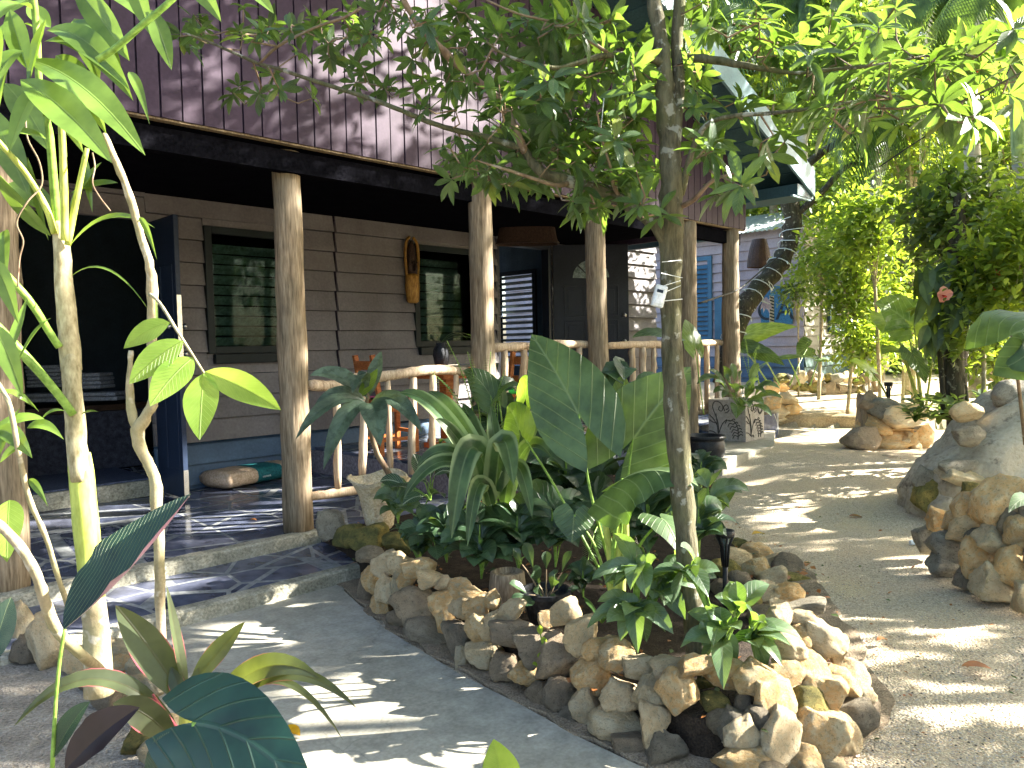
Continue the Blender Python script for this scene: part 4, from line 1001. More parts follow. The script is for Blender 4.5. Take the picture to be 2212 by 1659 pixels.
text_obj('cement', 'lettering', g0+dv*.44+dn_*(-.002)+Vector((0, 0, .078)), rotb.to_quaternion(), .035, M['white'], BG, .002)
# rug on the sill, bedding table inside the dark room
ra = MB().bb((d1l, WV-.06, .316), (d1r-.05, WV+1.1, .332)); tag(ra.build('striped_rug', M['rug']), 'dark striped rug on the sill of the open doorway', 'rug')
tp = at(150, 870, 8.0); TBL = empty('cloth_covered_table', 'table under a dark patterned cloth inside the dark doorway', 'table', (tp.x, tp.y, .3))
MB().box((tp.x, tp.y, .96), (1.3, .7, .06)).build('tabletop', M['darkwood'], TBL); MB().box((tp.x, tp.y, .62), (1.24, .66, .60)).build('tablecloth', M['skirtcloth'], TBL)
for i, (px, py, w_, h_, lab) in enumerate(((110, 812, .34, .22, 'pile of pale folded towels at the left end of the table in the dark room'), (195, 822, .36, .16, 'stack of pale folded towels beside the green stem inside the doorway'), (215, 855, .5, .09, 'flat folded cloths under the towel stack inside the doorway'), (95, 858, .4, .09, 'grey folded blanket at the table edge in the dark room'))):
    c = at(px, py, 7.75); S = MB(); k = max(1, int(h_/.035))
    for j in range(k): S.box((c.x+random.uniform(-.015, .015), c.y, c.z-h_/2+(j+.5)*h_/k), (w_*random.uniform(.9, 1), .28, h_/k*.9), rz=math.radians(-45)+random.uniform(-.06, .06))
    tag(S.build('folded_towels', M['towel'], bevel=.012), lab, 'towels', 'folded linen in the dark room')

# ================================================================ SECOND HOUSE
HC = at(1737, 826, 16.5); U2, V2 = HC.x, HC.y; gz = HC.z-.05
h2_ = empty('far_cottage', 'lilac and olive boarded cottage with a corrugated roof at the end of the path', 'house', (U2, V2, gz))
ev = onu(1600, 506, U2-.35).z+.02
mb = MB(); hboards(mb, V2, V2+9, U2, gz+.62, ev+.05, .215, axis='v'); mb.bb((U2+.021, V2+.06, gz), (U2+.05, V2+9, ev)); mb.build('shaded_wall', M['lilac'], h2_)
mb = MB(); hboards(mb, U2-.002, U2+8, V2, gz+.62, ev+.9, .215); mb.bb((U2+.06, V2+.021, gz), (U2+8, V2+.05, ev)); mb.build('sunny_wall', M['grey_paint'], h2_)
mb = MB(); hboards(mb, V2-.0, V2+9, U2, gz-.1, gz+.62, .24, axis='v', off=.01); mb.build('blue_skirt', M['bluep'], h2_)
mb = MB(); hboards(mb, U2, U2+8, V2, gz-.1, gz+.62, .24, off=.012); mb.build('green_skirt', basic('deep_green_paint', (.05, .10, .09), rough=.5), h2_)
# corrugated roof rising away from the lilac wall
vs = []; nv = 260; v0, v1 = V2-.4, V2+9
for i in range(nv+1):
    v = v0+(v1-v0)*i/nv; z = .022*math.sin(v*2*PI/.11)
    for (du_, dz) in ((-.35, 0), (3.2, .95)): vs.append((U2+du_, v, ev+dz+z))
MB().add(vs, [(i*2, i*2+1, i*2+3, i*2+2) for i in range(nv)]).build('roof', M['tin'], h2_)
def shutter(p0, p1, nm, lab, u):
    a = onu(*p0, u); b = onu(*p1, u); y0, y1 = min(a.y, b.y), max(a.y, b.y); z0, z1 = min(a.z, b.z), max(a.z, b.z)
    f = MB(); f.bb((u-.05, y0, z0), (u-.005, y0+.10, z1)); f.bb((u-.05, y1-.10, z0), (u-.005, y1, z1)); f.bb((u-.05, y0+.10, z1-.1), (u-.005, y1-.1, z1)); f.bb((u-.05, y0+.1, z0), (u-.005, y1-.1, z0+.1)); f = f.build(nm, M['shutter'], h2_)
    tag(f, lab); s = MB(); n = int((z1-z0-.2)/.11)
    for i in range(n): s.box((u-.03, (y0+y1)/2, z0+.14+i*.11), (.015, y1-y0-.2, .10), rot=Matrix.Rotation(.5, 3, 'Y'))
    s.build('slats', M['shutter'], f)
shutter((1540, 742), (1440, 563), 'shutter', 'blue louvred shutter on the lilac wall behind the tree trunk', U2-.03)
a = onu(1712, 615, U2-.05); b = onu(1645, 702, U2-.05)
sg = MB().bb((U2-.075, min(a.y, b.y), b.z), (U2-.035, max(a.y, b.y), a.z)).build('blue_signboard', M['signblue']); tag(sg, 'blue board with dark letters hung on the lilac wall', 'sign')
rots = Matrix(((0, 0, -1), (-1, 0, 0), (0, 1, 0)))
cm = onu(1674, 672, U2-.08); text_obj('CA', 'lettering', (U2-.080, cm.y, cm.z), rots.to_quaternion(), .62, M['letter'], sg, .004)
a = onu(1566, 640, U2-.05); b = onu(1545, 742, U2-.05)
tag(MB().bb((U2-.07, min(a.y, b.y), b.z), (U2-.035, max(a.y, b.y), a.z)).build('shutter', M['shutter'], h2_), 'narrow blue shutter beside the far corner post')
a = onv(1790, 590, V2-.05); b = onv(1850, 716, V2-.05)
f = MB(); f.bb((a.x, V2-.09, b.z), (a.x+.12, V2-.03, a.z)); f.bb((b.x-.12, V2-.09, b.z), (b.x, V2-.03, a.z)); f.bb((a.x+.12, V2-.085, b.z), (b.x-.12, V2-.03, b.z+.12)); f.bb((a.x+.12, V2-.085, a.z-.12), (b.x-.12, V2-.03, a.z))
f = f.build('window', M['teal'], h2_); MB().bb((a.x+.12, V2-.06, b.z+.12), (b.x-.12, V2-.05, a.z-.12)).build('pane', M['darkgreen'], f)
# zebra strip and ribbon decorations hanging by the leaning trunk, wicker lamp
c = at(1667, 678, 13.4); zb2 = MB()
hz = MB().box(c, (.075, .02, .62), rz=math.radians(-45)).build('striped_hanging_strip', M['zebraw']); tag(hz, 'black and white zebra-striped strip hanging beside the leaning trunk', 'decoration')
for i in range(11): zb2.box(c+Vector((-.008, -.008, -.28+i*.056)), (.077, .022, .022), rot=Matrix.Rotation(math.radians(-45), 3, 'Z') @ Matrix.Rotation(.35, 3, 'Y'))
zb2.build('stripes', M['letter'], hz)
c = at(1655, 655, 13.3); rb = MB()
for i in range(5): leaf(rb, c+Vector((0, 0, .1)), c+RT*(.05*(i-2))+Vector((0, 0, -.12-.05*(i % 2))), .06, nrm=-FW, kind='strap', rows=4, cols=1)
tag(rb.build('lilac_ribbon', M['ribbon']), 'lilac ribbon bow tied on the leaning trunk', 'ribbon')
c = at(1640, 552, 16.0); wl = empty('wicker_wall_lamp', 'dark wicker shade hanging against the lilac wall above the leaning trunk', 'lamp', c)
kk = 16.0/F; n = 20; vs = []
for hw, dz in ((14, 34), (20, 16), (25, -8), (26, -26)):
    for j in range(n): a = 2*PI*j/n; vs.append(c+RT*hw*kk*math.cos(a)+Vector((FW.x, FW.y, 0))*.2*math.sin(a)+Vector((0, 0, dz*kk)))
MB().add(vs, [(i*n+j, i*n+(j+1) % n, (i+1)*n+(j+1) % n, (i+1)*n+j) for i in range(3) for j in range(n)]+[tuple(range(n))]).build('shade', M['darkwood'], wl)

# ================================================================ PLANTER, POTS, LAMPS
zpl = .289
q0, q1, q2 = onz(1531, 949, zpl), onz(1611, 955, zpl), onz(1655, 947, zpl)
ex_ = (q1-q0); wL = ex_.length; ex_.normalize(); nrm = Vector((ex_.y, -ex_.x, 0)); 
if nrm.dot(FW) > 0: nrm = -nrm
hpl = (at(1605, 865, depth(q1)).z)-zpl; cpl = (q0+q1)/2-nrm*wL/2
PL = empty('carved_planter_box', 'square mottled stone planter with carved scrolls and leaves at the path side', 'planter', (cpl.x, cpl.y, zpl))
R_ = Matrix((ex_, -nrm, (0, 0, 1))).transposed(); b = MB(); ww = wL
for s in (-1, 1):
    b.box(cpl+ex_*s*(ww/2-.02)+Vector((0, 0, hpl/2)), (.04, ww, hpl), rot=R_); b.box(cpl+nrm*s*(ww/2-.02)+Vector((0, 0, hpl/2)), (ww-.08, .04, hpl), rot=R_)
b.box(cpl+Vector((0, 0, hpl*.4)), (ww-.08, ww-.08, hpl*.8), rot=R_)
b.build('box', M['planter'], PL)
def curve_on(face_o, ux, pts, r=.006):
    P = smoothpts([face_o+ux*(x*ww)+Vector((0, 0, y*hpl)) for x, y in pts], 5); return P, r
def scrolls(fo, ux, nn):
    m_ = MB()
    cur = [[(.28, .12), (.26, .45), (.12, .8), (.18, .95), (.32, .93), (.40, .82), (.36, .72), (.28, .76), (.31, .84)],
           [(.27, .14), (.24, .4), (.21, .66)], [(.25, .35), (.14, .52), (.02, .62)], [(.25, .42), (.12, .44), (.03, .5)],
           [(.28, .16), (.38, .40), (.50, .52)], [(.80, .05), (.80, .3), (.70, .48), (.55, .50)],
           [(.66, .76), (.72, .66), (.82, .68), (.92, .8)], [(.68, .83), (.64, .78), (.66, .70), (.76, .62), (.90, .70)],
           [(.45, .72), (.42, .82), (.50, .88), (.55, .80), (.48, .76)], [(.45, .68), (.52, .70), (.57, .76)],
           [(.02, .22), (.14, .2), (.27, .12)], [(.30, .10), (.38, .14), (.42, .08)]]
    for i in range(6):
        t = i/5; x = .80-.2*t*t; y = .12+.36*t; cur.append([(x, y), (x-.09, y+.02), (x-.14, y-.06)]); cur.append([(x, y), (x+.08, y+.06), (x+.13, y+.03)])
    for c_ in cur: P, r = curve_on(fo, ux, c_); m_.tube([p+nn*.002 for p in P], [r]*len(P), 5)
    return m_
scrolls(cpl-ex_*ww/2+nrm*ww/2, ex_, nrm).build('carving', M['carve'], PL)
scrolls(cpl+ex_*ww/2+nrm*ww/2, -nrm, ex_).build('carving', M['carve'], PL)

# pale stone pot with rugged flared shape
pt = 5.35; pc = at(822, 1140, pt); PT = empty('rugged_stone_pot', 'chalky flared stone pot on the bed corner beside the nearest post', 'pot', pc)
kk = pt/F
prof_ = [(24, 0), (30, 8), (34, 30), (46, 70), (62, 100), (70, 112), (64, 113), (54, 96), (30, 90), (4, 88)]
b = MB(); n = 36; vs = []
for r, z in prof_:
    for j in range(n):
        a = 2*PI*j/n; q = 1+.16*noise.noise(Vector((math.cos(a)*1.3, math.sin(a)*1.3, z*.02)))+.07*noise.noise(Vector((math.cos(a)*4, math.sin(a)*4, z*.05)))
        zz = z*kk*(1+.06*math.sin(a*3)*(z > 90)); vs.append(pc+Vector((r*kk*q*math.cos(a), r*kk*q*math.sin(a), zz)))
k = len(prof_); b.add(vs, [(i*n+j, i*n+(j+1) % n, (i+1)*n+(j+1) % n, (i+1)*n+j) for i in range(k-1) for j in range(n)]+[tuple(range(n-1, -1, -1)), tuple(range((k-1)*n, k*n))]); b.build('bowl', M['paleclay'], PT, smooth=True)
# black pot behind, round
c = onz(1524, 1012, .15); BP = MB().lathe(c, [(.13, 0), (.18, .08), (.21, .2), (.20, .30), (.19, .32), (.215, .33), (.215, .36), (.17, .36), (.15, .25)], 28); BP = BP.build('black_pot', M['blackplastic'], smooth=True); tag(BP, 'big round black pot behind the tree trunk, left of the carved planter', 'pot')
# nursery pot with young plants, wooden stump pot
t = 3.72; c = at(1180, 1338, t); kk = t/F
NP = tag(MB().lathe(c, [(38*kk, 0), (48*kk, 40*kk), (52*kk, 55*kk), (55*kk, 56*kk), (55*kk, 66*kk), (49*kk, 66*kk), (46*kk, 52*kk), (1*kk, 50*kk)], 32).build('nursery_pot', M['blackplastic'], smooth=False), 'shallow black nursery pot just behind the front rocks, holding thorny seedlings', 'pot')
t = 4.0; c = at(1098, 1318, t); kk = t/F
ST = empty('hollow_stump_pot', 'small hollow wooden stump among the dark leaves left of the nursery pot', 'pot', c)
MB().lathe(c, [(44*kk, 0), (42*kk, 30*kk), (36*kk, 84*kk), (30*kk, 86*kk), (28*kk, 76*kk), (1*kk, 74*kk)], 24, wob=.06).build('stump', M['post'], ST, smooth=True)
# torch-shaped garden lamps
def lamp(px, y0, y1, t, hw, label):
    c = at(px, y1, t); k = t/F; h = (y1-y0)*k; r = hw*k; o = empty('garden_torch_lamp', label, 'garden lamp', c, group='black torch-shaped garden lamps')
    MB().tube([c-Vector((0, 0, .05)), c+Vector((0, 0, h*.55))], [r*.22, r*.30], 12).build('stake', M['blackplastic'], o, smooth=True)
    b = MB()
    for j in range(8):
        a = 2*PI*j/8; d = Vector((math.cos(a), math.sin(a), 0)); b.tube([c+d*r*.26+Vector((0, 0, h*.5)), c+d*r*.42+Vector((0, 0, h*.78)), c+d*r*.9+Vector((0, 0, h*.93))], [r*.12, r*.12, r*.14], 5)
    b.build('cage', M['blackplastic'], o, smooth=True)
    MB().lathe(c+Vector((0, 0, h*.92)), [(r*.6, -h*.02), (r*.95, 0), (r, h*.08), (r*.8, h*.085), (r*.5, h*.05)], 20).build('head', M['blackplastic'], o, smooth=True)
    MB().lathe(c+Vector((0, 0, h*.52)), [(r*.25, 0), (r*.36, h*.3), (r*.5, h*.4)], 14).build('diffuser', M['frost'], o, smooth=True)
lamp(1567, 1144, 1300, 3.9, 21, 'black torch-shaped garden lamp in the bed right of the tree trunk')
lamp(1919, 826, 905, 9.6, 9, 'black torch-shaped garden lamp on the stone pier across the path')
# pipe stub
c = onz(1966, 1172, .03); d = Vector((RT.x, RT.y, 0)); tag(MB().tube([c, c+d*.09], .018, 14).build('pipe_stub', M['pipe'], smooth=False), 'short pale plastic pipe end poking out beside the right-hand rocks', 'pipe')

# ================================================================ ROCKS
FR = [('top course', [(830, 1218, 52, 48, 10, 'p'), (868, 1222, 50, 60, 0, 'p'), (905, 1226, 66, 42, 4, 'o'), (934, 1252, 60, 34, -8, 'p'), (880, 1250, 44, 30, 20, 'o'), (962, 1262, 34, 34, -20, 'p'), (995, 1272, 50, 44, -20, 'o'), (1030, 1284, 64, 26, -22, 'o'), (1062, 1296, 34, 40, 10, 'o'), (1105, 1318, 62, 40, 38, 'p'), (1182, 1338, 34, 34, 10, 'o'), (1218, 1322, 60, 46, 20, 'p'), (1253, 1370, 66, 74, 0, 'p'), (1296, 1402, 66, 60, 30, 'o'), (1332, 1412, 66, 60, -10, 'o'), (1385, 1440, 74, 50, -8, 'p'), (1440, 1440, 64, 44, 8, 'p'), (1505, 1437, 76, 44, 4, 'o')]),
      ('middle course', [(806, 1252, 42, 56, 10, 'o'), (838, 1270, 48, 60, 0, 'p'), (866, 1262, 40, 66, 8, 'p'), (900, 1310, 106, 76, -10, 'g'), (962, 1302, 60, 46, 15, 'o'), (998, 1306, 44, 50, -20, 'p'), (1028, 1310, 54, 46, 10, 'o'), (1072, 1345, 76, 40, 30, 'p'), (1050, 1358, 66, 80, 30, 'o'), (1110, 1366, 96, 54, -8, 'g'), (1165, 1392, 90, 70, 10, 'g'), (1208, 1418, 90, 94, 0, 'g'), (1275, 1460, 72, 72, 10, 'o'), (1342, 1496, 84, 62, 4, 'p'), (1405, 1492, 70, 82, 0, 'p'), (1462, 1490, 80, 92, 0, 'o'), (1530, 1500, 70, 58, -10, 'm')]),
      ('base course', [(790, 1270, 34, 50, 0, 'g'), (826, 1300, 44, 46, 0, 'o'), (870, 1340, 60, 40, -10, 'g'), (925, 1362, 90, 44, -20, 'd'), (962, 1340, 36, 52, 5, 'o'), (992, 1378, 48, 80, 14, 'g'), (1003, 1420, 42, 64, 12, 'p'), (1046, 1410, 74, 56, -6, 'p'), (1094, 1434, 66, 60, 10, 'g'), (1140, 1450, 74, 56, 0, 'o'), (1172, 1500, 66, 54, 0, 'g'), (1210, 1500, 70, 60, -20, 'g'), (1262, 1520, 60, 66, 30, 'p'), (1330, 1560, 100, 60, -14, 'p'), (1412, 1558, 60, 92, 0, 'p'), (1235, 1545, 50, 40, -10, 'd'), (1370, 1610, 90, 50, -10, 'g'), (1440, 1620, 80, 70, 0, 'd'), (1300, 1590, 60, 34, -25, 'd')])]
FW_POLY = BED[:7]
rockwall(FR, [(a+.03, b+.03) for a, b in FW_POLY], 'the front edging', 'rocks edging the central bed')
TIP = [('upper ring', [(1570, 1452, 90, 56, 0, 'o'), (1640, 1462, 110, 70, -10, 'o'), (1700, 1452, 70, 50, 10, 'o'), (1700, 1400, 80, 56, -10, 'p'), (1745, 1345, 80, 50, -14, 'p'), (1770, 1380, 90, 70, -30, 'p'), (1722, 1378, 60, 50, 10, 'o'), (1745, 1440, 80, 62, -30, 'o'), (1680, 1330, 56, 50, 0, 'p'), (1735, 1312, 90, 26, 8, 'b'), (1805, 1395, 50, 64, 20, 'p')]),
       ('middle ring', [(1545, 1520, 60, 46, -20, 'm'), (1602, 1518, 36, 44, 10, 'g'), (1672, 1512, 84, 86, 0, 'o'), (1738, 1516, 100, 60, -6, 'm'), (1770, 1490, 90, 70, -20, 'o'), (1812, 1470, 90, 60, -20, 'o'), (1840, 1460, 60, 60, -20, 'p'), (1590, 1560, 80, 66, 0, 'd'), (1635, 1550, 60, 50, 0, 'd'), (1855, 1500, 60, 44, -10, 'p'), (1500, 1560, 76, 56, 0, 'd')]),
       ('lower ring', [(1606, 1588, 84, 80, -36, 'p'), (1684, 1592, 88, 100, -30, 'p'), (1760, 1578, 100, 104, -34, 'o'), (1815, 1590, 66, 88, 8, 'p'), (1840, 1545, 90, 80, 0, 'd'), (1500, 1620, 100, 96, 40, 'd'), (1606, 1640, 120, 54, -8, 'o'), (1735, 1640, 90, 60, -20, 'o'), (1800, 1650, 80, 40, -10, 'p'), (1450, 1660, 90, 50, 0, 'd'), (1560, 1560, 60, 50, 0, 'd'), (1660, 1660, 70, 30, 0, 'd'), (1870, 1530, 50, 60, 10, 'g')])]
tipp = BED[6:13]
rockwall(TIP, [(a, b) for a, b in tipp], 'the bed tip', 'rocks edging the central bed', batter=.75, dscale=.9)
RS = [('edging', [(1590, 1185, 60, 40, 0, 'm'), (1630, 1195, 70, 44, 0, 'o'), (1660, 1222, 60, 40, 10, 'p'), (1700, 1222, 56, 48, 0, 'g'), (1642, 1250, 56, 40, 10, 'p'), (1690, 1265, 46, 34, 0, 'p'), (1725, 1262, 74, 46, -8, 'm'), (1590, 1235, 50, 40, 0, 'm'), (1550, 1190, 60, 70, 0, 'm'), (1715, 1290, 66, 40, 0, 'o'), (1760, 1305, 50, 44, -30, 'g'), (1655, 1300, 60, 50, 0, 'g'), (1600, 1270, 56, 50, 0, 'm'), (1790, 1340, 50, 50, -30, 'g'), (1845, 1420, 50, 44, 0, 'o'), (1820, 1430, 40, 36, 0, 'g')])]
rockwall(RS, [uv_(*q) for q in ((1905, 1470), (1880, 1425), (1830, 1345), (1775, 1280), (1715, 1245), (1620, 1215), (1560, 1190), (1520, 1120))], 'the gravel side', 'rocks edging the central bed', batter=.7)
for i, (x, y, w_, h_, c) in enumerate(((1560, 1232, 66, 50, 'm'), (1596, 1212, 60, 44, 'p'), (1632, 1232, 60, 44, 'o'), (1668, 1252, 60, 46, 'p'), (1604, 1258, 60, 44, 'g'), (1646, 1282, 64, 46, 'p'), (1702, 1282, 60, 46, 'o'), (1612, 1300, 56, 42, 'm'), (1682, 1318, 60, 44, 'p'), (1648, 1330, 56, 42, 'g'), (1722, 1330, 50, 40, 'p'), (1690, 1360, 50, 40, 'o'), (1560, 1272, 50, 40, 'g'))):
    p = onz(x, y, .17); t = depth(p); rock(p, (w_/F*t*1.2, w_/F*t*1.0, h_/F*t*1.2), c, '%s rock, %s of the inner rocks between the torch lamp and the gravel' % (RC[c], ORD[i]), 'rocks edging the central bed', tilt=random.uniform(-.4, .4))
# rocks beside the nearest post and behind
for (x, y, w_, h_, t, c, l) in ((716, 1136, 56, 66, 5.35, 'b', 'round grey rock at the foot of the nearest log post'), (752, 1158, 66, 48, 5.2, 'm', 'mossy yellow rock second from the nearest log post, at the porch corner'), (795, 1160, 80, 56, 5.1, 'm', 'long mossy rock below the stone pot'), (862, 1172, 66, 50, 4.95, 'm', 'brown mossy rock half hidden by leaves under the stone pot'), (800, 1196, 60, 30, 4.8, 'd', 'dark flat rock at the inner end of the bed edging')):
    rock(at(x, y, t), (w_/F*t*1.1, w_/F*t*.9, h_/F*t*1.1), c, l, 'rocks edging the central bed')
# right-hand heap
HP = [(2145, 1060, 70, 44, 20, 'p'), (2105, 1098, 84, 80, -20, 'o'), (2168, 1095, 110, 120, 10, 'o'), (2032, 1122, 60, 46, -10, 'o'), (2066, 1120, 66, 44, 20, 'o'), (2098, 1138, 96, 62, 28, 'p'), (2160, 1172, 100, 66, -24, 'p'), (2006, 1164, 56, 60, 0, 'b'), (2052, 1184, 80, 66, -20, 'b'), (2045, 1220, 74, 56, -12, 'b'), (2125, 1200, 88, 84, 10, 'o'), (2190, 1222, 90, 96, 0, 'o'), (2102, 1245, 60, 66, -20, 'g'), (2150, 1270, 110, 66, -34, 'p'), (2205, 1160, 60, 90, 20, 'o'), (2222, 1290, 60, 60, 0, 'p'), (2100, 1062, 46, 36, 0, 'm'), (2240, 1100, 60, 90, 0, 'g'), (2250, 1200, 60, 90, 0, 'g'), (2055, 1148, 40, 26, 10, 'o'), (2120, 1165, 60, 50, 0, 'd'), (2190, 1130, 70, 60, 0, 'd')]
HP_POLY = [uv_(1965, 1165), uv_(1985, 1205), uv_(2050, 1255), uv_(2150, 1310), uv_(2260, 1365)]
rockwall([('heap', HP)], HP_POLY, 'rocks below the boulder', 'rocks heaped below the boulder', batter=.6)
# boulder
def bigrock(name, label, c, size, col, seed, tilt, planes=10, sub=5, group=None, amp=1.0):
    bm = bmesh.new(); bmesh.ops.create_icosphere(bm, subdivisions=sub, radius=1); off = Vector((seed*3.1, seed, seed*7.7))
    for v in bm.verts:
        c0 = v.co.copy(); c0 = Vector([math.copysign(abs(q)**.8, q) for q in c0])
        s = 1+amp*(.16*noise.noise(c0*1.4+off)+.08*noise.noise(c0*3.5+off)+.05*abs(noise.noise(c0*8+off))+.025*noise.noise(c0*18+off)+.012*noise.noise(c0*36+off)); v.co = c0*s
    me = bpy.data.meshes.new(name); bm.to_mesh(me); bm.free(); me.polygons.foreach_set('use_smooth', [True]*len(me.polygons)); me.materials.append(M[col])
    yaw = math.radians(44.66)-PI/2; me.transform(Matrix.Translation(c) @ Matrix.Rotation(yaw, 4, 'Z') @ Matrix.Rotation(-tilt, 4, 'Y') @ Matrix.Diagonal((size[0]/2, size[1]/2, size[2]/2, 1)))
    o = link(name, me); return tag(o, label, 'rock', group)
t = 6.3; k = t/F
BO = bigrock('boulder', 'huge rough grey boulder at the right edge with stones set in its face', at(2250, 1010, t+.2), (560*k, 1.3, 330*k), 'boulder', 4, math.radians(22))
for (x, y, w_, h_, tl, c, dt) in ((2087, 888, 66, 46, 16, 'p', -.35), (2188, 845, 90, 50, 14, 'b', -.2), (2092, 942, 60, 44, 0, 'b', -.62), (2065, 1010, 80, 36, 10, 'b', -.6), (2082, 1030, 110, 46, -16, 'p', -.62), (2010, 1075, 72, 78, 0, 'm', -.4), (2000, 1035, 60, 60, 0, 'b', -.35)):
    s = rock(at(x, y, t+dt+.34), (w_*k*1.1, w_*k*.7, h_*k*1.1), c, name='embedded_stone', cat=None, tilt=math.radians(tl)); mw = s.matrix_world.copy(); s.parent = BO; s.matrix_world = mw
    if 'category' in s: del s['category']
bw_ = bigrock('mortared_rock_base', 'grey mortared rock footing under the boulder', at(2050, 1090, t+.05), (150*k, .6, 130*k), 'boulder', 9, 0)
# pier by the path
PR = [(1872, 868, 44, 40, 20, 'g', 0), (1905, 882, 80, 44, 0, 'b', -.02), (1958, 898, 110, 50, 3, 'p', -.05), (1890, 916, 76, 40, -14, 'o', 0), (1915, 908, 24, 24, 0, 'g', .05), (1930, 925, 100, 10, 0, 'o', .05), (1927, 950, 86, 40, 0, 'o', 0), (1988, 945, 50, 60, 0, 'o', 0), (1974, 918, 24, 24, 0, 'b', 0), (1962, 936, 22, 22, 0, 'p', 0), (1950, 956, 26, 28, 0, 'p', -.05), (1975, 960, 26, 28, 0, 'p', -.05), (1858, 950, 84, 60, -10, 'g', -.15), (1880, 985, 80, 30, -6, 'g', -.1), (1862, 900, 20, 90, 0, 'g', .05), (1965, 975, 50, 16, 0, 'm', -.05)]
for i, (x, y, w_, h_, tl, c, dt) in enumerate(PR):
    t = 9.5+dt; rock(at(x, y, t), (w_/F*t*1.12, max(.25, w_/F*t*.8), h_/F*t*1.12), c, '%s %s stone, %s from the top in the low pier' % ('big' if w_*h_ > 2500 else 'small', RC[c], ORD[i]), 'stones of the low pier by the path', tilt=math.radians(tl))
bigrock('pier_core', 'grey mortar core between the stones of the low pier', at(1925, 935, 9.85), (.75, .5, .62), 'rk_g', 3, 0, sub=4)
bigrock('earth_mound', 'dark earthy clump at the foot of the low pier', onz(1893, 1000, .10), (.75, .5, .16), 'rk_g', 13, 0, sub=4)
# low wall in front of the cottage
BWR = []
random.seed(11)
for i, x in enumerate(range(1668, 1900, 17)): BWR.append((x+random.uniform(-3, 3), 838-6*math.sin(i*.5)+random.uniform(-3, 3), random.uniform(24, 36), random.uniform(22, 30), random.choice('gmpbo')))
for i, x in enumerate(range(1690, 1890, 20)): BWR.append((x+random.uniform(-4, 4), 818+random.uniform(-4, 4), random.uniform(24, 40), random.uniform(20, 30), random.choice('gmpb')))
BWR.sort()
for i, (x, y, w_, h_, c) in enumerate(BWR):
    t = 14.6; rock(at(x, y, t), (w_/F*t*1.1, w_/F*t, h_/F*t*1.1), c, '%s rock, %s from the left in the low wall before the far cottage' % (RC[c], ORD[i] if i < 20 else '%dth' % (i+1)), 'rocks of the low wall before the cottage')
for i, (x, y, w_, h_, c) in enumerate(((1668, 868, 40, 30, 'o'), (1700, 862, 44, 30, 'p'), (1680, 888, 44, 30, 'p'), (1712, 884, 36, 26, 'o'), (1665, 905, 36, 28, 'o'), (1690, 905, 34, 22, 'p'))):
    t = 12.2; rock(at(x, y, t), (w_/F*t*1.1, w_/F*t, h_/F*t*1.1), c, 'sunlit %s rock, %s of the small group behind the carved planter' % (RC[c], ORD[i]), 'rocks behind the planter')
# left edging
LR = [(60, 1400, 60, 60, 0, 'g', 'brown'), (98, 1392, 70, 110, 10, 'p', ''), (85, 1350, 40, 60, 0, 'p', ''), (170, 1425, 56, 56, 0, 'p', ''), (235, 1392, 60, 44, 0, 'p', ''), (270, 1402, 56, 46, 0, 'p', ''), (258, 1436, 56, 40, 10, 'o', ''), (310, 1440, 66, 44, -10, 'p', ''), (345, 1446, 44, 36, 0, 'p', ''), (296, 1482, 56, 44, 0, 'p', ''), (336, 1482, 54, 50, 0, 'p', ''), (320, 1530, 60, 46, 0, 'o', ''), (345, 1570, 60, 50, 0, 'p', ''), (300, 1600, 60, 60, 0, 'm', ''), (330, 1620, 60, 60, 0, 'p', ''), (40, 1345, 60, 90, 0, 'p', ''), (195, 1470, 50, 44, 0, 'g', ''), (230, 1500, 60, 50, 0, 'g', '')]
for i, (x, y, w_, h_, tl, c, _) in enumerate(sorted(LR)):
    p = onz(x, y+h_*.4, .06); t = depth(p); rock(at(x, y, t), (w_/F*t*1.1, w_/F*t*.9, h_/F*t*1.1), c, '%s rock, %s from the left in the edging behind the tall stems' % (RC[c], ORD[i]), 'rocks edging the left bed', tilt=math.radians(tl))
# ================================================================ CENTRAL TREE
def px_path(pts, n=4): return smoothpts([at(*p) for p in pts], n)
def limb(mb, pts, radpx, n=10, rough=.10, seed=0, sub=4):
    P = px_path(pts, sub); R = lerpl([r/F*pts[0][2] for r in radpx], len(P)); mb.tube(P, R, n, rough=rough, seed=seed); return P
TREE = empty('garden_tree', 'slender grey-barked tree standing in the planted bed, branches spreading over the porch', 'tree', at(1508, 1430, 3.1))
tp = [(1512, 1440, 3.1), (1507, 1390, 3.1), (1490, 1240, 3.1), (1479, 1118, 3.1), (1464, 928, 3.1), (1452, 738, 3.1), (1449, 600, 3.1), (1450, 480, 3.1), (1448, 364, 3.1), (1438, 230, 3.1), (1432, 120, 3.1), (1412, 0, 3.1), (1402, -80, 3.1)]
mb = MB(); PT_ = limb(mb, tp, [34, 27, 25, 24.5, 24.5, 23, 23, 26, 24, 20, 17, 15, 13], 18, .13, 3, 8)
P2 = limb(mb, [(1452, 330, 3.1), (1460, 260, 3.1), (1466, 180, 3.12), (1462, 100, 3.14), (1468, 0, 3.15), (1470, -80, 3.15)], [17, 15, 14, 13, 12, 11], 12, .1, 8)
mb.build('trunk', M['bark'], TREE, smooth=True)
nodes = []
def branch(pts, rad, mat='bark', n=10):
    mb = MB(); P = limb(mb, pts, rad, n, .12, len(nodes)); mb.build('branch', M[mat], TREE, smooth=True); nodes.extend(P); return P
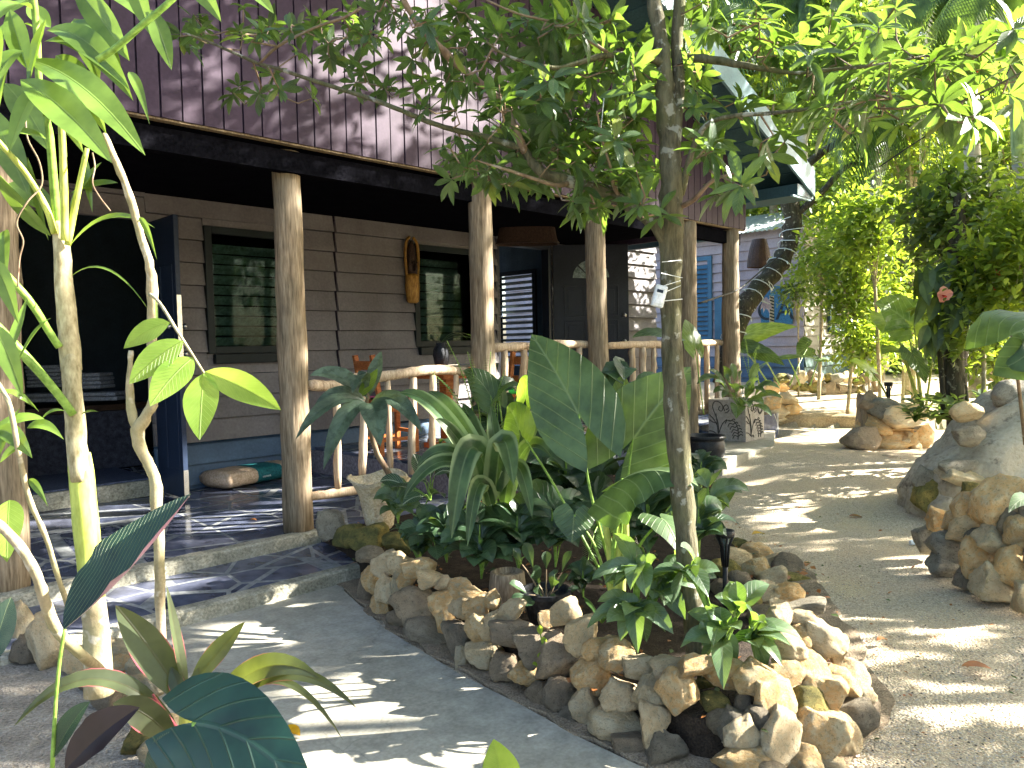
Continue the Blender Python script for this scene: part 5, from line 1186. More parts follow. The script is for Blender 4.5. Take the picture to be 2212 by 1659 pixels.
branch([(1446, 520, 3.1), (1415, 482, 3.1), (1378, 455, 3.12), (1340, 432, 3.15), (1300, 410, 3.18), (1255, 400, 3.2), (1215, 388, 3.2), (1180, 376, 3.2), (1150, 352, 3.22), (1130, 322, 3.22), (1100, 312, 3.22), (1050, 296, 3.25), (990, 283, 3.28), (930, 265, 3.3), (870, 240, 3.3), (800, 213, 3.35), (720, 188, 3.4), (650, 165, 3.42), (600, 148, 3.45), (560, 138, 3.5), (500, 112, 3.5), (450, 90, 3.55), (400, 72, 3.55)],
       [19, 17, 15, 14.5, 14, 14, 13, 12, 11, 9, 8, 7, 6.5, 6, 5.6, 5.4, 5, 4.6, 4.3, 4, 3.5, 3, 2.5], n=12)
branch([(1135, 330, 3.22), (1120, 295, 3.2), (1102, 255, 3.2), (1088, 220, 3.18), (1060, 198, 3.18), (1020, 165, 3.16), (985, 138, 3.15), (962, 114, 3.12), (940, 92, 3.1), (905, 55, 3.08), (872, 0, 3.05), (855, -50, 3.0)], [9.5, 9, 8.5, 8, 7.5, 7.5, 7.5, 8.5, 7, 6.5, 6, 5.5], 'twig')
branch([(1436, 138, 3.1), (1400, 126, 3.05), (1360, 121, 3.0), (1320, 118, 3.0), (1280, 126, 3.0), (1210, 146, 2.98), (1150, 138, 2.95), (1090, 118, 2.95), (1050, 90, 2.9)], [9, 8.5, 8, 7.5, 6, 4.5, 4, 3, 2])
branch([(1462, 130, 3.14), (1500, 126, 3.1), (1545, 130, 3.05), (1600, 140, 3.0), (1660, 150, 2.95), (1720, 158, 2.9), (1800, 150, 2.85), (1900, 140, 2.8), (2000, 120, 2.8)], [9, 9, 8.5, 7, 5, 4, 3.5, 3, 2])
branch([(1470, 420, 3.12), (1488, 350, 3.05), (1505, 300, 3.0), (1535, 264, 2.95), (1590, 250, 2.9), (1660, 245, 2.85), (1740, 236, 2.8), (1830, 222, 2.8), (1930, 208, 2.8), (2040, 228, 2.8), (2120, 200, 2.75), (2240, 140, 2.7)], [9, 7, 6, 5, 4.5, 4, 3.6, 3.2, 3, 2.8, 2.4, 2])
branch([(1340, 428, 3.15), (1325, 400, 3.1), (1318, 360, 3.05), (1300, 300, 3.0), (1290, 240, 2.95)], [5, 4, 3, 2.5, 2], 'twig', 8)
branch([(1230, 395, 3.2), (1200, 400, 3.1), (1150, 385, 3.05), (1090, 365, 3.0), (1040, 350, 3.0)], [6, 5, 4, 3, 2], 'twig', 8)
branch([(1465, 450, 3.12), (1500, 430, 3.0), (1540, 390, 2.95), (1600, 370, 2.9)], [7, 5, 4, 2], 'twig', 8)
branch([(1320, 118, 3.0), (1260, 80, 2.95), (1200, 50, 2.9), (1120, 30, 2.85), (1050, 0, 2.85)], [4, 3.5, 3, 2.5, 2], 'twig', 8)
branch([(560, 138, 3.5), (600, 100, 3.4), (680, 60, 3.35), (760, 30, 3.3), (820, -20, 3.3)], [3, 3, 3, 3, 3], 'twig', 8)
nodes += PT_[70:]+P2
REG = [(430, 50, 80, 40, 9, 3.55), (540, 80, 60, 40, 8, 3.5), (640, 70, 80, 50, 9, 3.45), (720, 110, 60, 50, 6, 3.4), (540, 190, 60, 22, 6, 3.5), (760, 40, 110, 60, 13, 3.3), (890, 60, 100, 60, 13, 3.2), (1010, 80, 100, 70, 14, 3.1), (1050, 190, 80, 50, 9, 3.15),
       (880, 175, 60, 50, 7, 3.3), (960, 215, 70, 40, 8, 3.25), (790, 150, 60, 40, 6, 3.4), (1150, 70, 90, 60, 14, 3.0), (1250, 50, 90, 50, 12, 2.95), (1330, 70, 70, 60, 11, 2.95), (1150, 230, 70, 60, 10, 3.1), (1230, 160, 80, 70, 12, 3.0), (1290, 270, 80, 70, 14, 3.0), (1370, 330, 50, 70, 10, 3.0),
       (1380, 200, 50, 70, 9, 3.0), (1190, 340, 70, 35, 9, 3.1), (1100, 385, 70, 22, 7, 3.1), (1000, 370, 60, 30, 7, 3.15), (1030, 320, 60, 40, 6, 3.15), (960, 330, 50, 40, 5, 3.2), (1260, 440, 60, 24, 7, 3.1), (1350, 395, 50, 40, 7, 3.0), (1240, 330, 60, 50, 8, 3.1), (1190, 270, 60, 60, 8, 3.15),
       (1560, 50, 70, 50, 9, 2.9), (1650, 80, 80, 60, 10, 2.9), (1750, 110, 90, 60, 12, 2.85), (1850, 130, 90, 70, 13, 2.8), (1950, 120, 80, 60, 11, 2.8), (2060, 100, 70, 60, 9, 2.75), (2170, 120, 60, 60, 8, 2.7), (1600, 190, 70, 40, 8, 2.95), (1720, 250, 80, 40, 8, 2.85),
       (1540, 240, 50, 50, 7, 2.95), (1530, 310, 50, 40, 6, 2.95), (1590, 360, 60, 50, 9, 2.9), (1560, 430, 40, 30, 5, 2.95), (1680, 320, 60, 40, 6, 2.85), (1850, 240, 90, 40, 9, 2.8), (2000, 220, 80, 40, 8, 2.75), (1500, 60, 40, 60, 6, 3.0), (1510, 160, 40, 60, 6, 3.0), (1800, 180, 90, 60, 8, 2.8), (2110, 250, 60, 40, 5, 2.7), (1400, 440, 30, 30, 3, 3.05), (1340, 150, 60, 50, 7, 2.95)]
tips = []; axes = []; tw = MB(); far = []
for cx_, cy_, rx, ry, n_, d_ in REG:
    for i in range(max(2, int(n_*(.95 if cx_ < 1020 else (.28 if 1530 < cx_ < 1760 and cy_ > 140 else (.8 if 1530 < cx_ < 1700 else 1.25)))))):
        far.append(at(cx_+random.gauss(0, rx*.55), cy_+random.gauss(0, ry*.55), d_+random.uniform(.02, .75)*(1 if random.random() < .85 else -.4)))
far.sort(key=lambda p: min((p-q).length for q in nodes[::3]))
NA = [q.copy() for q in nodes]
for p in far:
    q = min(NA, key=lambda a: (a-p).length+.35*max(0, p.z-a.z < -.1)); L = (p-q).length
    if L > .75: p = q.lerp(p, .7/L); L = .7
    m1 = q.lerp(p, .5)+Vector((random.gauss(0, .03), random.gauss(0, .03), -.02-L*.08))
    tw.tube([q, m1, p], [.0045+.003*min(L, 1), .0036, .0024], 5, cap=False)
    tips.append(p); axes.append((p-m1).normalized()+Vector((0, 0, .25))); NA.append(p); NA.append(m1)
tw.build('twigs', M['twig'], TREE, smooth=True)
P_, D_, N_, L_ = rosettes(tips, axes, nl=8, spread=1.15, L=.105, Lj=.35, down=.22)
L_ = L_*np.array([.80 if proj(p)[0] < 1050 else 1.0 for p in P_])
k_ = RNG.random(len(P_)) < .5
cloud('foliage', T_TREE, P_[k_], D_[k_], N_[k_], L_[k_], M['lf_tree'], TREE); cloud('foliage', T_TREE2, P_[~k_], D_[~k_], N_[~k_], L_[~k_], M['lf_tree'], TREE)
# small white box strapped to the trunk
bc = at(1424, 640, 2.98); BX = empty('white_cable_box', 'small white plastic junction box tied to the tree trunk', 'box', bc)
Rb = Matrix((RT, FW, UP)).transposed() @ Matrix.Rotation(.25, 3, 'Y')
MB().box(bc, (.046, .03, .085), rot=Rb).box(bc-FW*.004, (.034, .03, .07), rot=Rb).build('casing', M['white'], BX, bevel=.005)
MB().box(bc-FW*.0195+UP*.018, (.024, .002, .012), rot=Rb).build('printed_label', M['letter'], BX)
mb = MB()
for (a, b_) in (((1432, 618), (1470, 606)), ((1434, 632), (1470, 617)), ((1436, 650), (1474, 646)), ((1428, 590), (1474, 600)), ((1430, 566), (1472, 562))): mb.tube([at(*a, 3.0), at((a[0]+b_[0])/2, (a[1]+b_[1])/2, 3.03), at(*b_, 3.055)], .0016, 5)
mb.build('tie_wires', M['white'], BX)
# sagging wires
def wire(pts, r, label, mat='cord', t=None):
    tag(MB().tube(px_path(pts, 5), r, 5).build('hanging_wire', M[mat], smooth=True), label, 'wire')
wire([(1510, 655, 8.5), (1555, 640, 9), (1600, 622, 10), (1650, 580, 12), (1700, 540, 13)], .012, 'dark cable sagging from the porch posts to the leaning trunk')
wire([(2212, 100, 6), (2150, 190, 6), (2060, 260, 6.2), (1990, 300, 6.4), (1900, 360, 6.6)], .006, 'thin dark wire slanting across the upper right foliage')
wire([(1305, 210, 3.05), (1300, 260, 3.05), (1296, 300, 3.05)], .002, 'short pale string hanging among the tree leaves', 'white')

# ================================================================ PLANTS IN THE BED
def broad(parent, b, t, w_, base, mat='lf_ear', sag=.03, lobe=.38, nrm=None, wave=.02, pr=.008, pmat='petiole', kind='heart', fold=.12, curl=.2, rows=11, cols=5, nm='leaf', bend=None, seed=0, twist=0):
    mb = MB(); k = dict(sag=sag, kind=kind, wave=wave, lobe=lobe, rows=rows, cols=cols, fold=fold, curl=curl, seed=seed, twist=twist)
    if nrm is not None: k['nrm'] = Vector(nrm)
    leafpx(mb, b, t, w_, **k); o = mb.build(nm, M[mat], parent, smooth=True)
    if base is not None:
        p0 = at(*b); p1 = Vector(base) if len(base) == 3 and not isinstance(base, tuple) else at(*base)
        mid = p0.lerp(p1, .45)+(at(*bend)-p0.lerp(p1, .45) if bend else Vector((0, 0, .03)))
        mm = MB(); mm.tube(smoothpts([p0, mid, p1], 6), lerpl([pr*.55, pr*.8, pr], 13), 8); mm.build('petiole', M[pmat], o, smooth=True)
    return o
E1 = empty('elephant_ear_plant', 'tall elephant-ear plant with huge dark leaves left of the tree trunk', 'plant', at(1325, 1300, 3.5))
facing = lambda x, y, z: RT*x-FW*y+Vector((0, 0, z))
broad(E1, (1250, 895, 3.55), (1148, 722, 3.75), 185, (1325, 1250, 3.55), sag=.02, nrm=facing(-.15, 1, .35), seed=1, bend=(1275, 1060, 3.5), lobe=.55, wave=.022, curl=.15)
broad(E1, (1367, 949, 3.65), (1492, 792, 3.6), 205, (1330, 1250, 3.6), sag=.01, nrm=facing(.15, 1, .25), seed=4, bend=(1345, 1120, 3.6), lobe=.55, wave=.02)
broad(E1, (1345, 1035, 3.3), (1508, 1050, 3.05), 210, (1320, 1260, 3.4), mat='lf_ear', sag=.05, nrm=facing(.0, .45, 1), seed=7, lobe=.55, bend=(1328, 1160, 3.4), wave=.035, fold=-.1, curl=.5, pr=.013)
broad(E1, (1240, 1112, 3.45), (1235, 1172, 3.4), 92, (1318, 1280, 3.45), sag=.0, nrm=facing(0, 1, .5), seed=9, lobe=.4, bend=(1285, 1180, 3.45))
broad(E1, (1122, 930, 3.95), (1095, 880, 4.05), 90, (1300, 1240, 3.7), mat='lf_earlit', nrm=facing(-.6, .6, .2), lobe=.5, seed=10)
broad(E1, (1135, 860, 4.0), (1140, 810, 4.0), 60, None, mat='lf_earlit', nrm=facing(-.6, .6, .2), lobe=.5, seed=12)
broad(E1, (1430, 1120, 3.5), (1470, 1200, 3.35), 110, (1330, 1270, 3.5), nrm=facing(.3, .7, .7), lobe=.45, seed=13)
mb = MB()
for x0, x1 in ((1352, 1342), (1302, 1322), (1330, 1332)): mb.tube(px_path([(x0, 1110, 3.42), ((x0+x1)/2+4, 1180, 3.42), (x1, 1260, 3.42), (x1, 1330, 3.42)], 4), lerpl([.012, .016, .02, .024], 13), 10)
mb.build('stalks', M['stem'], E1, smooth=True)
E2 = empty('arrowhead_plant', 'elephant-ear plant with smaller leaves behind the railing, left of the black door', 'plant', at(1330, 1000, 5.2))
for i, (b, t, w_, m_, nr) in enumerate((((1352, 900, 4.9), (1310, 852, 4.8), 70, 'lf_dark', facing(0, .6, .8)), ((1395, 905, 4.9), (1355, 870, 4.9), 66, 'lf_dark', facing(.2, .8, .5)), ((1340, 860, 5.0), (1348, 812, 5), 44, 'lf_earlit', facing(.2, .8, .2)), ((1300, 850, 5), (1240, 820, 5), 60, 'lf_ear', facing(-.2, .6, .8)), ((1060, 855, 4.6), (1000, 800, 4.6), 70, 'lf_ear', facing(-.2, .9, .6)), ((1075, 850, 4.6), (1125, 835, 4.5), 56, 'lf_ear', facing(0, .5, 1)), ((1440, 720, 6.5), (1365, 730, 6.4), 60, 'lf_ear', facing(0, .5, 1)), ((1500, 745, 6.8), (1480, 690, 6.9), 60, 'lf_earlit', facing(.4, .6, .3)))):
    broad(E2, b, t, w_, (b[0]+20, b[1]+150, b[2]), mat=m_, nrm=nr, lobe=.5, seed=i*3, pr=.006)
def strap(parent, b, t, w_, mat, sag, kind='strap', nm='leaf', **k):
    mb = MB(); k.setdefault('rows', 14); k.setdefault('cols', 2); leafpx(mb, b, t, w_, sag=sag, kind=kind, **k); return mb.build(nm, M[mat], parent, smooth=True)
CR = empty('striped_crinum', 'strap-leaved plant with cream-striped arching leaves in the middle of the bed', 'plant', at(1060, 1140, 4.1))
for (b, t, w_, sg_) in (((1065, 1090, 4.1), (862, 848, 4.2), 44, .16), ((1070, 1080, 4.1), (925, 845, 4.3), 50, .10), ((1075, 1070, 4.15), (1000, 870, 4.5), 46, .02), ((1080, 1070, 4.15), (1120, 850, 4.4), 34, .02), ((1085, 1080, 4.1), (1192, 850, 4.2), 40, .06), ((1090, 1080, 4.1), (1190, 985, 3.9), 40, .16), ((1070, 1060, 4.0), (1110, 1050, 3.75), 60, .24), ((1055, 1040, 4.0), (975, 1165, 3.75), 64, .30), ((1050, 1060, 4.05), (900, 1010, 3.9), 40, .14), ((1060, 1080, 4.05), (870, 1080, 3.8), 40, .20), ((1090, 1085, 4.05), (1150, 1120, 3.7), 44, .22), ((1050, 1075, 4.05), (940, 905, 3.9), 36, .08), ((1085, 1075, 4.2), (1060, 880, 4.5), 40, .0), ((1060, 1090, 4.0), (1010, 1180, 3.7), 40, .2)):
    strap(CR, b, t, w_, 'lf_crinum', sg_, nrm=facing(.05, .8, .5), fold=.35)
EV = empty('blotched_evergreen', 'dark plant with drooping blotched leaves on a bare cane above the stone pot', 'plant', at(838, 1060, 5.0))
mb = MB(); mb.tube(px_path([(848, 1075, 5.1), (842, 1030, 5.05), (815, 980, 5.0), (800, 930, 4.95), (792, 880, 4.9), (795, 850, 4.9)], 5), lerpl([.022, .02, .017, .014, .01], 26), 10, rough=.15); mb.build('cane', M['twig'], EV, smooth=True)
for (b, t, w_, sg_) in (((795, 860, 4.85), (668, 812, 4.75), 42, .07), ((790, 865, 4.8), (678, 878, 4.6), 30, .07), ((788, 868, 4.75), (638, 950, 4.4), 38, .10), ((792, 870, 4.7), (698, 1015, 4.4), 46, .10), ((798, 872, 4.7), (822, 965, 4.4), 60, .08), ((802, 868, 4.75), (912, 935, 4.5), 42, .10), ((798, 855, 4.9), (824, 758, 4.9), 34, .01), ((790, 858, 4.85), (762, 850, 4.5), 44, .12), ((800, 852, 4.9), (775, 800, 5.0), 30, .01)):
    strap(EV, b, t, w_, 'lf_evg', sg_, 'ell', nrm=facing(0, .8, .7), rows=10, cols=3, wave=.02, fold=.3)
mb = MB(); leafpx(mb, (775, 858, 4.8), (816, 796, 4.75), 26, nrm=facing(.5, 1, 0), kind='ell'); mb.build('young_leaf', M['lf_earlit'], EV, smooth=True)
def bush(name, label, base, leaves, mat, kind='ell', stems=True, cat='plant', smat='petiole', wr=None, group=None, fold=.25, wave=.0, sagk=.12, hubs=None):
    """leaves = (tip_x, tip_y, depth, len_px, width_px): each blade ends at its tip"""
    o = empty(name, label, cat, at(*base), group=group); mb = MB(); st = MB(); B = at(*base)
    if hubs:
        for hx, hy, ht in hubs:
            st.tube([B, B.lerp(at(hx, hy, ht), .5)+Vector((.01, 0, 0)), at(hx, hy, ht)], [.009, .008, .006], 7, cap=False)
            for i in range(9):
                a = 2*PI*i/9+random.uniform(-.3, .3); R_ = random.uniform(70, 110); leaves = leaves+[(hx+R_*math.cos(a), hy+18-R_*.7*math.sin(a)*(.6 if math.sin(a) > 0 else 1), ht-.03*math.sin(a)-.02, 90, random.uniform(32, 42))]
    for (tx, ty, td, lp, w_) in leaves:
        T_ = at(tx, ty, td); d = (T_-B); L = lp/F*td; q = T_-d.normalized()*min(L, d.length*.95); q.z = max(q.z, T_.z-.05)+.03 if d.z < L else q.z
        if hubs:
            Hs = [at(*h) for h in hubs]; hb = min(Hs, key=lambda a: (a-T_).length); q = hb+Vector((random.gauss(0, .008), random.gauss(0, .008), random.uniform(-.03, .03))); L = (T_-q).length; w_ = w_*1.15
        leaf(mb, q, T_, w_/F*td, nrm=(CAM-q).normalized()*random.uniform(.3, .9)+Vector((random.gauss(0, .35), random.gauss(0, .35), .9)), sag=L*sagk, kind=kind, fold=fold, wave=wave, rows=8, cols=2, seed=tx)
        if stems: st.tube([B, B.lerp(q, .6)+Vector((0, 0, .02)), q], [.005, .004, .003], 5, cap=False)
    if stems: st.build('stems', M[smat], o, smooth=True)
    mb.build('foliage', M[mat], o, smooth=True); return o
def radial(base, n, R, lp, w_, up=.3, jit=.25, front=True):
    """tips spread round a base pixel; R in px"""
    out = []
    for i in range(n):
        a = 2*PI*i/n+random.uniform(-jit, jit); r = R*random.uniform(.6, 1.05)
        out.append((base[0]+r*math.cos(a), base[1]-R*up*1.6-r*.55*math.sin(a)*1.0+random.uniform(-R, R)*.12, base[2]-r*math.sin(a)*-.55/F*base[2], lp*random.uniform(.75, 1.15), w_*random.uniform(.8, 1.15)))
    return out
A1 = bush('aglaonema', 'bright sunlit silver-green broad-leaved plant just behind the front rocks, left of the trunk', (1370, 1400, 3.15), [(1326, 1152, 3.0, 96, 36), (1278, 1252, 3.0, 84, 38), (1368, 1175, 3.1, 70, 30), (1418, 1205, 3.0, 70, 34), (1330, 1260, 2.95, 70, 40), (1362, 1275, 2.9, 84, 42), (1440, 1250, 3.0, 80, 40), (1310, 1345, 2.95, 90, 40), (1340, 1385, 2.95, 100, 40), (1378, 1412, 2.9, 110, 40), (1410, 1340, 2.9, 100, 44), (1448, 1300, 2.95, 90, 40), (1480, 1235, 3.05, 90, 36), (1290, 1300, 3.1, 70, 36), (1400, 1250, 3.0, 80, 40), (1350, 1330, 2.9, 80, 40), (1455, 1370, 2.95, 90, 38), (1395, 1290, 2.9, 84, 44)], 'lf_agl', sagk=.16, hubs=[(1378, 1232, 3.05), (1372, 1318, 3.05), (1425, 1265, 3.08)])
A2 = bush('aglaonema', 'silver-green broad-leaved plant right of the trunk, drooping over the tip rocks', (1560, 1400, 3.0), [(1470, 1180, 2.95, 90, 36), (1498, 1260, 2.9, 90, 36), (1530, 1290, 2.85, 90, 38), (1590, 1255, 2.95, 70, 34), (1662, 1262, 3.0, 76, 40), (1530, 1310, 2.8, 90, 36), (1620, 1320, 2.8, 110, 36), (1650, 1345, 2.8, 110, 34), (1708, 1395, 2.8, 110, 36), (1540, 1395, 2.75, 96, 42), (1563, 1490, 2.7, 120, 42), (1640, 1400, 2.8, 100, 36), (1600, 1360, 2.75, 100, 42), (1510, 1360, 2.85, 90, 36), (1690, 1440, 2.8, 90, 30), (1580, 1300, 2.85, 90, 40)], 'lf_agl', sagk=.16, hubs=[(1490, 1235, 3.0), (1590, 1335, 2.95), (1560, 1370, 2.9), (1625, 1370, 2.9)])
bush('thorny_seedlings', 'two thorny young plants with paddle leaves growing in the black nursery pot', (1180, 1310, 3.7), [(1132, 1172, 3.7, 60, 26), (1108, 1185, 3.7, 40, 20), (1180, 1190, 3.7, 40, 22), (1150, 1225, 3.6, 50, 30), (1205, 1235, 3.6, 54, 30), (1100, 1260, 3.65, 50, 26), (1235, 1190, 3.75, 50, 24), (1228, 1240, 3.7, 40, 22), (1105, 1300, 3.6, 46, 26), (1130, 1310, 3.55, 46, 30), (1190, 1300, 3.6, 50, 32), (1250, 1270, 3.7, 36, 20), (1160, 1265, 3.55, 50, 30)], 'lf_dark', 'obov', smat='twig')
bush('zebra_plant', 'small plant with boldly white-veined dark leaves at the rim of the stone pot', (930, 1080, 4.7), [(892, 980, 4.7, 60, 32), (930, 985, 4.7, 46, 26), (960, 1075, 4.5, 80, 34), (905, 1040, 4.6, 50, 30), (840, 1055, 4.7, 56, 34), (820, 1040, 4.8, 60, 30), (975, 1020, 4.7, 60, 28), (870, 1090, 4.6, 50, 30), (905, 1130, 4.5, 50, 28)], 'lf_zebra')
bush('heartleaf_vine', 'trailing heart-leaved vine in front of the stone pot', (930, 1150, 4.5), [(1000, 1130, 4.3, 60, 54), (905, 1120, 4.4, 50, 44), (860, 1150, 4.5, 44, 36), (960, 1170, 4.3, 40, 36), (885, 1180, 4.4, 40, 34), (1030, 1090, 4.3, 60, 54), (945, 1210, 4.2, 40, 36), (1045, 1180, 4.2, 40, 34), (855, 1100, 4.6, 50, 30)], 'lf_ear')
random.seed(21)
FILL = [((905, 1215, 4.5), 10, 62, 60, 22, 'lf_dark', 'dark leafy clump behind the first pale rocks of the edging'),
        ((965, 1215, 4.35), 12, 84, 84, 36, 'lf_dark', 'glossy dark-leaved plant under the striped strap leaves'),
        ((1040, 1250, 4.15), 12, 90, 96, 40, 'lf_dark', 'glossy dark-leaved plant behind the wooden stump pot'),
        ((1120, 1230, 4.2), 13, 100, 110, 46, 'lf_dark', 'broad dark-leaved lily in deep shade behind the nursery pot'),
        ((1200, 1225, 4.2), 12, 100, 110, 44, 'lf_dark', 'broad dark-leaved lily left of the green stalks'),
        ((1150, 1100, 4.6), 12, 110, 140, 48, 'lf_dark', 'tall upright dark-leaved plant behind the huge elephant-ear leaf'),
        ((1225, 1120, 4.5), 12, 110, 130, 44, 'lf_dark', 'tall dark-leaved plant beside the first huge elephant-ear leaf'),
        ((1400, 1210, 4.0), 12, 100, 110, 44, 'lf_dark', 'dark-leaved plant between the green stalks and the tree trunk'),
        ((1420, 1120, 4.4), 12, 110, 130, 44, 'lf_dark', 'dark-leaved plant behind the tree trunk at its left side'),
        ((1290, 1180, 4.3), 10, 90, 100, 40, 'lf_dark', 'low dark-leaved plant under the sunlit horizontal leaf'),
        ((1530, 1150, 3.9), 14, 80, 90, 30, 'lf_agl', 'arching long-leaved plant right of the trunk over the gravel edge'),
        ((1515, 1060, 4.6), 10, 50, 70, 26, 'lf_dark', 'dark long-leaved plant beside the round black pot'),
        ((1510, 1200, 3.7), 10, 80, 90, 34, 'lf_dark', 'dark plant in the shade behind the garden torch lamp'),
        ((860, 1130, 4.9), 9, 60, 60, 26, 'lf_agl', 'small leafy plant hanging over the stone pot'),
        ((1350, 960, 5.0), 12, 100, 110, 44, 'lf_dark', 'dark leafy plant between the two huge elephant-ear leaves'),
        ((1075, 985, 5.2), 12, 90, 100, 30, 'lf_dark', 'dark leafy plant at the foot of the second log post'),
        ((1180, 985, 5.4), 10, 90, 100, 34, 'lf_dark', 'dark leafy plant under the second railing'),
        ((985, 1060, 4.9), 10, 70, 80, 30, 'lf_dark', 'dark leafy plant behind the white-veined plant'),
        ((1260, 1290, 3.8), 9, 50, 60, 22, 'lf_dark', 'low dark clump right of the nursery pot'),
        ((1480, 1290, 3.35), 9, 60, 60, 28, 'lf_agl', 'small leafy plant at the foot of the tree trunk')]
for b, n_, R_px, lp, w_, m_, lab in FILL:
    R_px *= 1.12; lp *= 1.3; w_ *= 1.35; n_ += 2
    L1 = radial(b, n_, R_px, lp, w_, up=.5)+radial(b, n_//2+1, R_px*.55, lp*.8, w_*.9, up=.85)
    bush('leafy_plant', lab, b, L1, m_, 'ell' if w_ > 30 else 'lance', sagk=.18)
# big bright leaf flat in front + ferns + grassy filler as a mass of ground cover
def fern(label, base, fronds, mat='lf_palm'):
    o = empty('fern', label, 'fern', at(*base)); P = []; D = []; Nn = []; LL = []; st = MB(); B = at(*base)
    for (x, y, t, w_) in fronds:
        T_ = at(x, y, t); pts = smoothpts([B, B.lerp(T_, .55)+Vector((0, 0, .25*(T_-B).length*.5)), T_], 12); st.tube(pts, lerpl([.004, .002], len(pts)), 5, cap=False)
        for i in range(2, len(pts)-1):
            d = (pts[i+1]-pts[i-1]).normalized(); s_ = d.cross(Vector((0, 0, 1))).normalized(); f = i/len(pts); k = math.sin(PI*min(1, f*.95+.05))**.6
            for s in (-1, 1):
                P.append(pts[i]); D.append(s_*s+d*.35-Vector((0, 0, .15))); Nn.append(Vector((0, 0, 1))); LL.append(max(.01, w_/F*t*.5*k))
    st.build('stems', M['petiole'], o, smooth=True); cloud('fronds', template('lance', 3, .28, .2, .1), P, D, Nn, LL, M[mat], o); return o
fern('small bright fern between the nursery pot and the green stalks', (1300, 1345, 3.4), [(1262, 1290, 3.4, 40), (1330, 1290, 3.4, 40), (1345, 1320, 3.3, 36), (1270, 1330, 3.3, 36)])
fern('hanging fern frond in the shade beside the green stalks', (1300, 1120, 3.7), [(1270, 1210, 3.5, 60), (1330, 1200, 3.6, 50)])
fern('feathery young palm in front of the second log post', (1050, 1000, 4.6), [(965, 735, 4.5, 60), (1010, 760, 4.6, 70), (930, 800, 4.4, 70), (1090, 800, 4.6, 60), (1130, 860, 4.5, 60), (970, 860, 4.4, 60), (1060, 760, 4.7, 50)], 'lf_palm')
fern('feathery green fern behind the carved planter', (1620, 820, 11), [(1590, 740, 11, 26), (1640, 745, 11, 26), (1610, 730, 11, 26), (1660, 780, 11, 26)], 'lf_bg')
# climbing sprig on the front rocks
bush('weed_sprig', 'little bright green weed growing from a crack in the front edging', (1178, 1450, 3.25), [(1165, 1350, 3.2, 24, 14), (1175, 1375, 3.2, 22, 14), (1190, 1395, 3.2, 22, 14), (1165, 1410, 3.2, 22, 14), (1200, 1420, 3.2, 22, 14), (1150, 1435, 3.2, 22, 14), (1182, 1440, 3.15, 22, 14)], 'lf_guava')
# plant in the carved planter
A3 = bush('leafy_plant', 'glossy bright-lit plant spilling out of the carved planter box', (1598, 880, 9.2), [(1505, 830, 8.99, 80, 30), (1530, 800, 9.08, 70, 22), (1560, 790, 9.17, 60, 20), (1600, 800, 9.08, 40, 18), (1640, 785, 9.17, 50, 18), (1560, 860, 8.90, 60, 26), (1590, 905, 8.81, 66, 34), (1620, 880, 8.81, 60, 30), (1655, 850, 8.90, 60, 24), (1668, 900, 8.81, 60, 24), (1650, 875, 8.81, 60, 28), (1685, 840, 8.90, 60, 20), (1690, 860, 8.99, 60, 18), (1545, 825, 8.90, 56, 22), (1580, 830, 8.81, 50, 24), (1615, 840, 8.81, 50, 26), (1640, 820, 8.90, 60, 24), (1670, 825, 8.99, 50, 18), (1580, 785, 9.26, 40, 16), (1540, 850, 8.99, 50, 20)], 'lf_agl', sagk=.2)
# taro plants near the cottage
E3 = empty('elephant_ear_plant', 'elephant-ear plant with a yellow-green leaf before the far cottage', 'plant', at(1640, 830, 13.5))
for i, (b, t, w_, m_, nr) in enumerate((((1620, 720, 13), (1722, 706, 12.8), 70, 'lf_earlit', facing(.1, .6, .8)), ((1600, 745, 12.5), (1670, 765, 12.3), 60, 'lf_ear', facing(0, .6, .8)), ((1640, 760, 12.5), (1695, 790, 12.5), 40, 'lf_ear', facing(0, .8, .4)), ((1745, 750, 14.5), (1722, 770, 14.5), 50, 'lf_ear', facing(0, 1, .2)), ((1700, 770, 13.5), (1765, 775, 13.5), 30, 'lf_ear', facing(0, .3, 1)), ((1770, 775, 14), (1800, 785, 14), 30, 'lf_ear', facing(0, .4, 1)))):
    broad(E3, b, t, w_, (1640+i*22, 832, 13.8), mat=m_, nrm=nr, lobe=.45, seed=i*5, pr=.014, pmat='petiole')
E4 = empty('philodendron', 'big-leaved yellow-green plant with long lit stalks beyond the stone pier', 'plant', at(1990, 880, 9.5))
for i, (b, t, w_, m_, nr, bs_) in enumerate((((1955, 690, 9.5), (1890, 655, 9.5), 120, 'lf_earlit', facing(-.3, .6, .5), (1995, 880, 9.5)), ((1925, 690, 9.6), (1905, 720, 9.4), 90, 'lf_earlit', facing(-.2, .7, .6), (1990, 880, 9.5)), ((1975, 770, 9.4), (2000, 830, 9.2), 70, 'lf_ear', facing(.3, .9, .2), (1995, 885, 9.4)), ((1945, 755, 9.6), (1905, 765, 9.4), 70, 'lf_ear', facing(-.1, .4, 1), (1985, 880, 9.5)), ((1880, 800, 9.8), (1835, 780, 9.8), 70, 'lf_earlit', facing(-.2, .4, .9), (1930, 880, 9.6)), ((2020, 745, 9.7), (2050, 700, 9.7), 80, 'lf_earlit', facing(.2, .7, .5), (2000, 880, 9.5)), ((2030, 860, 9.0), (2065, 900, 8.8), 70, 'lf_ear', facing(.2, .4, .9), (2000, 890, 9.2)), ((1975, 700, 9.8), (2000, 655, 9.8), 80, 'lf_bg', facing(.2, .7, .5), (1990, 880, 9.5)))):
    broad(E4, b, t, w_, bs_, mat=m_, nrm=nr, lobe=.5, seed=i*7, wave=.06, pr=.016, pmat='stem')
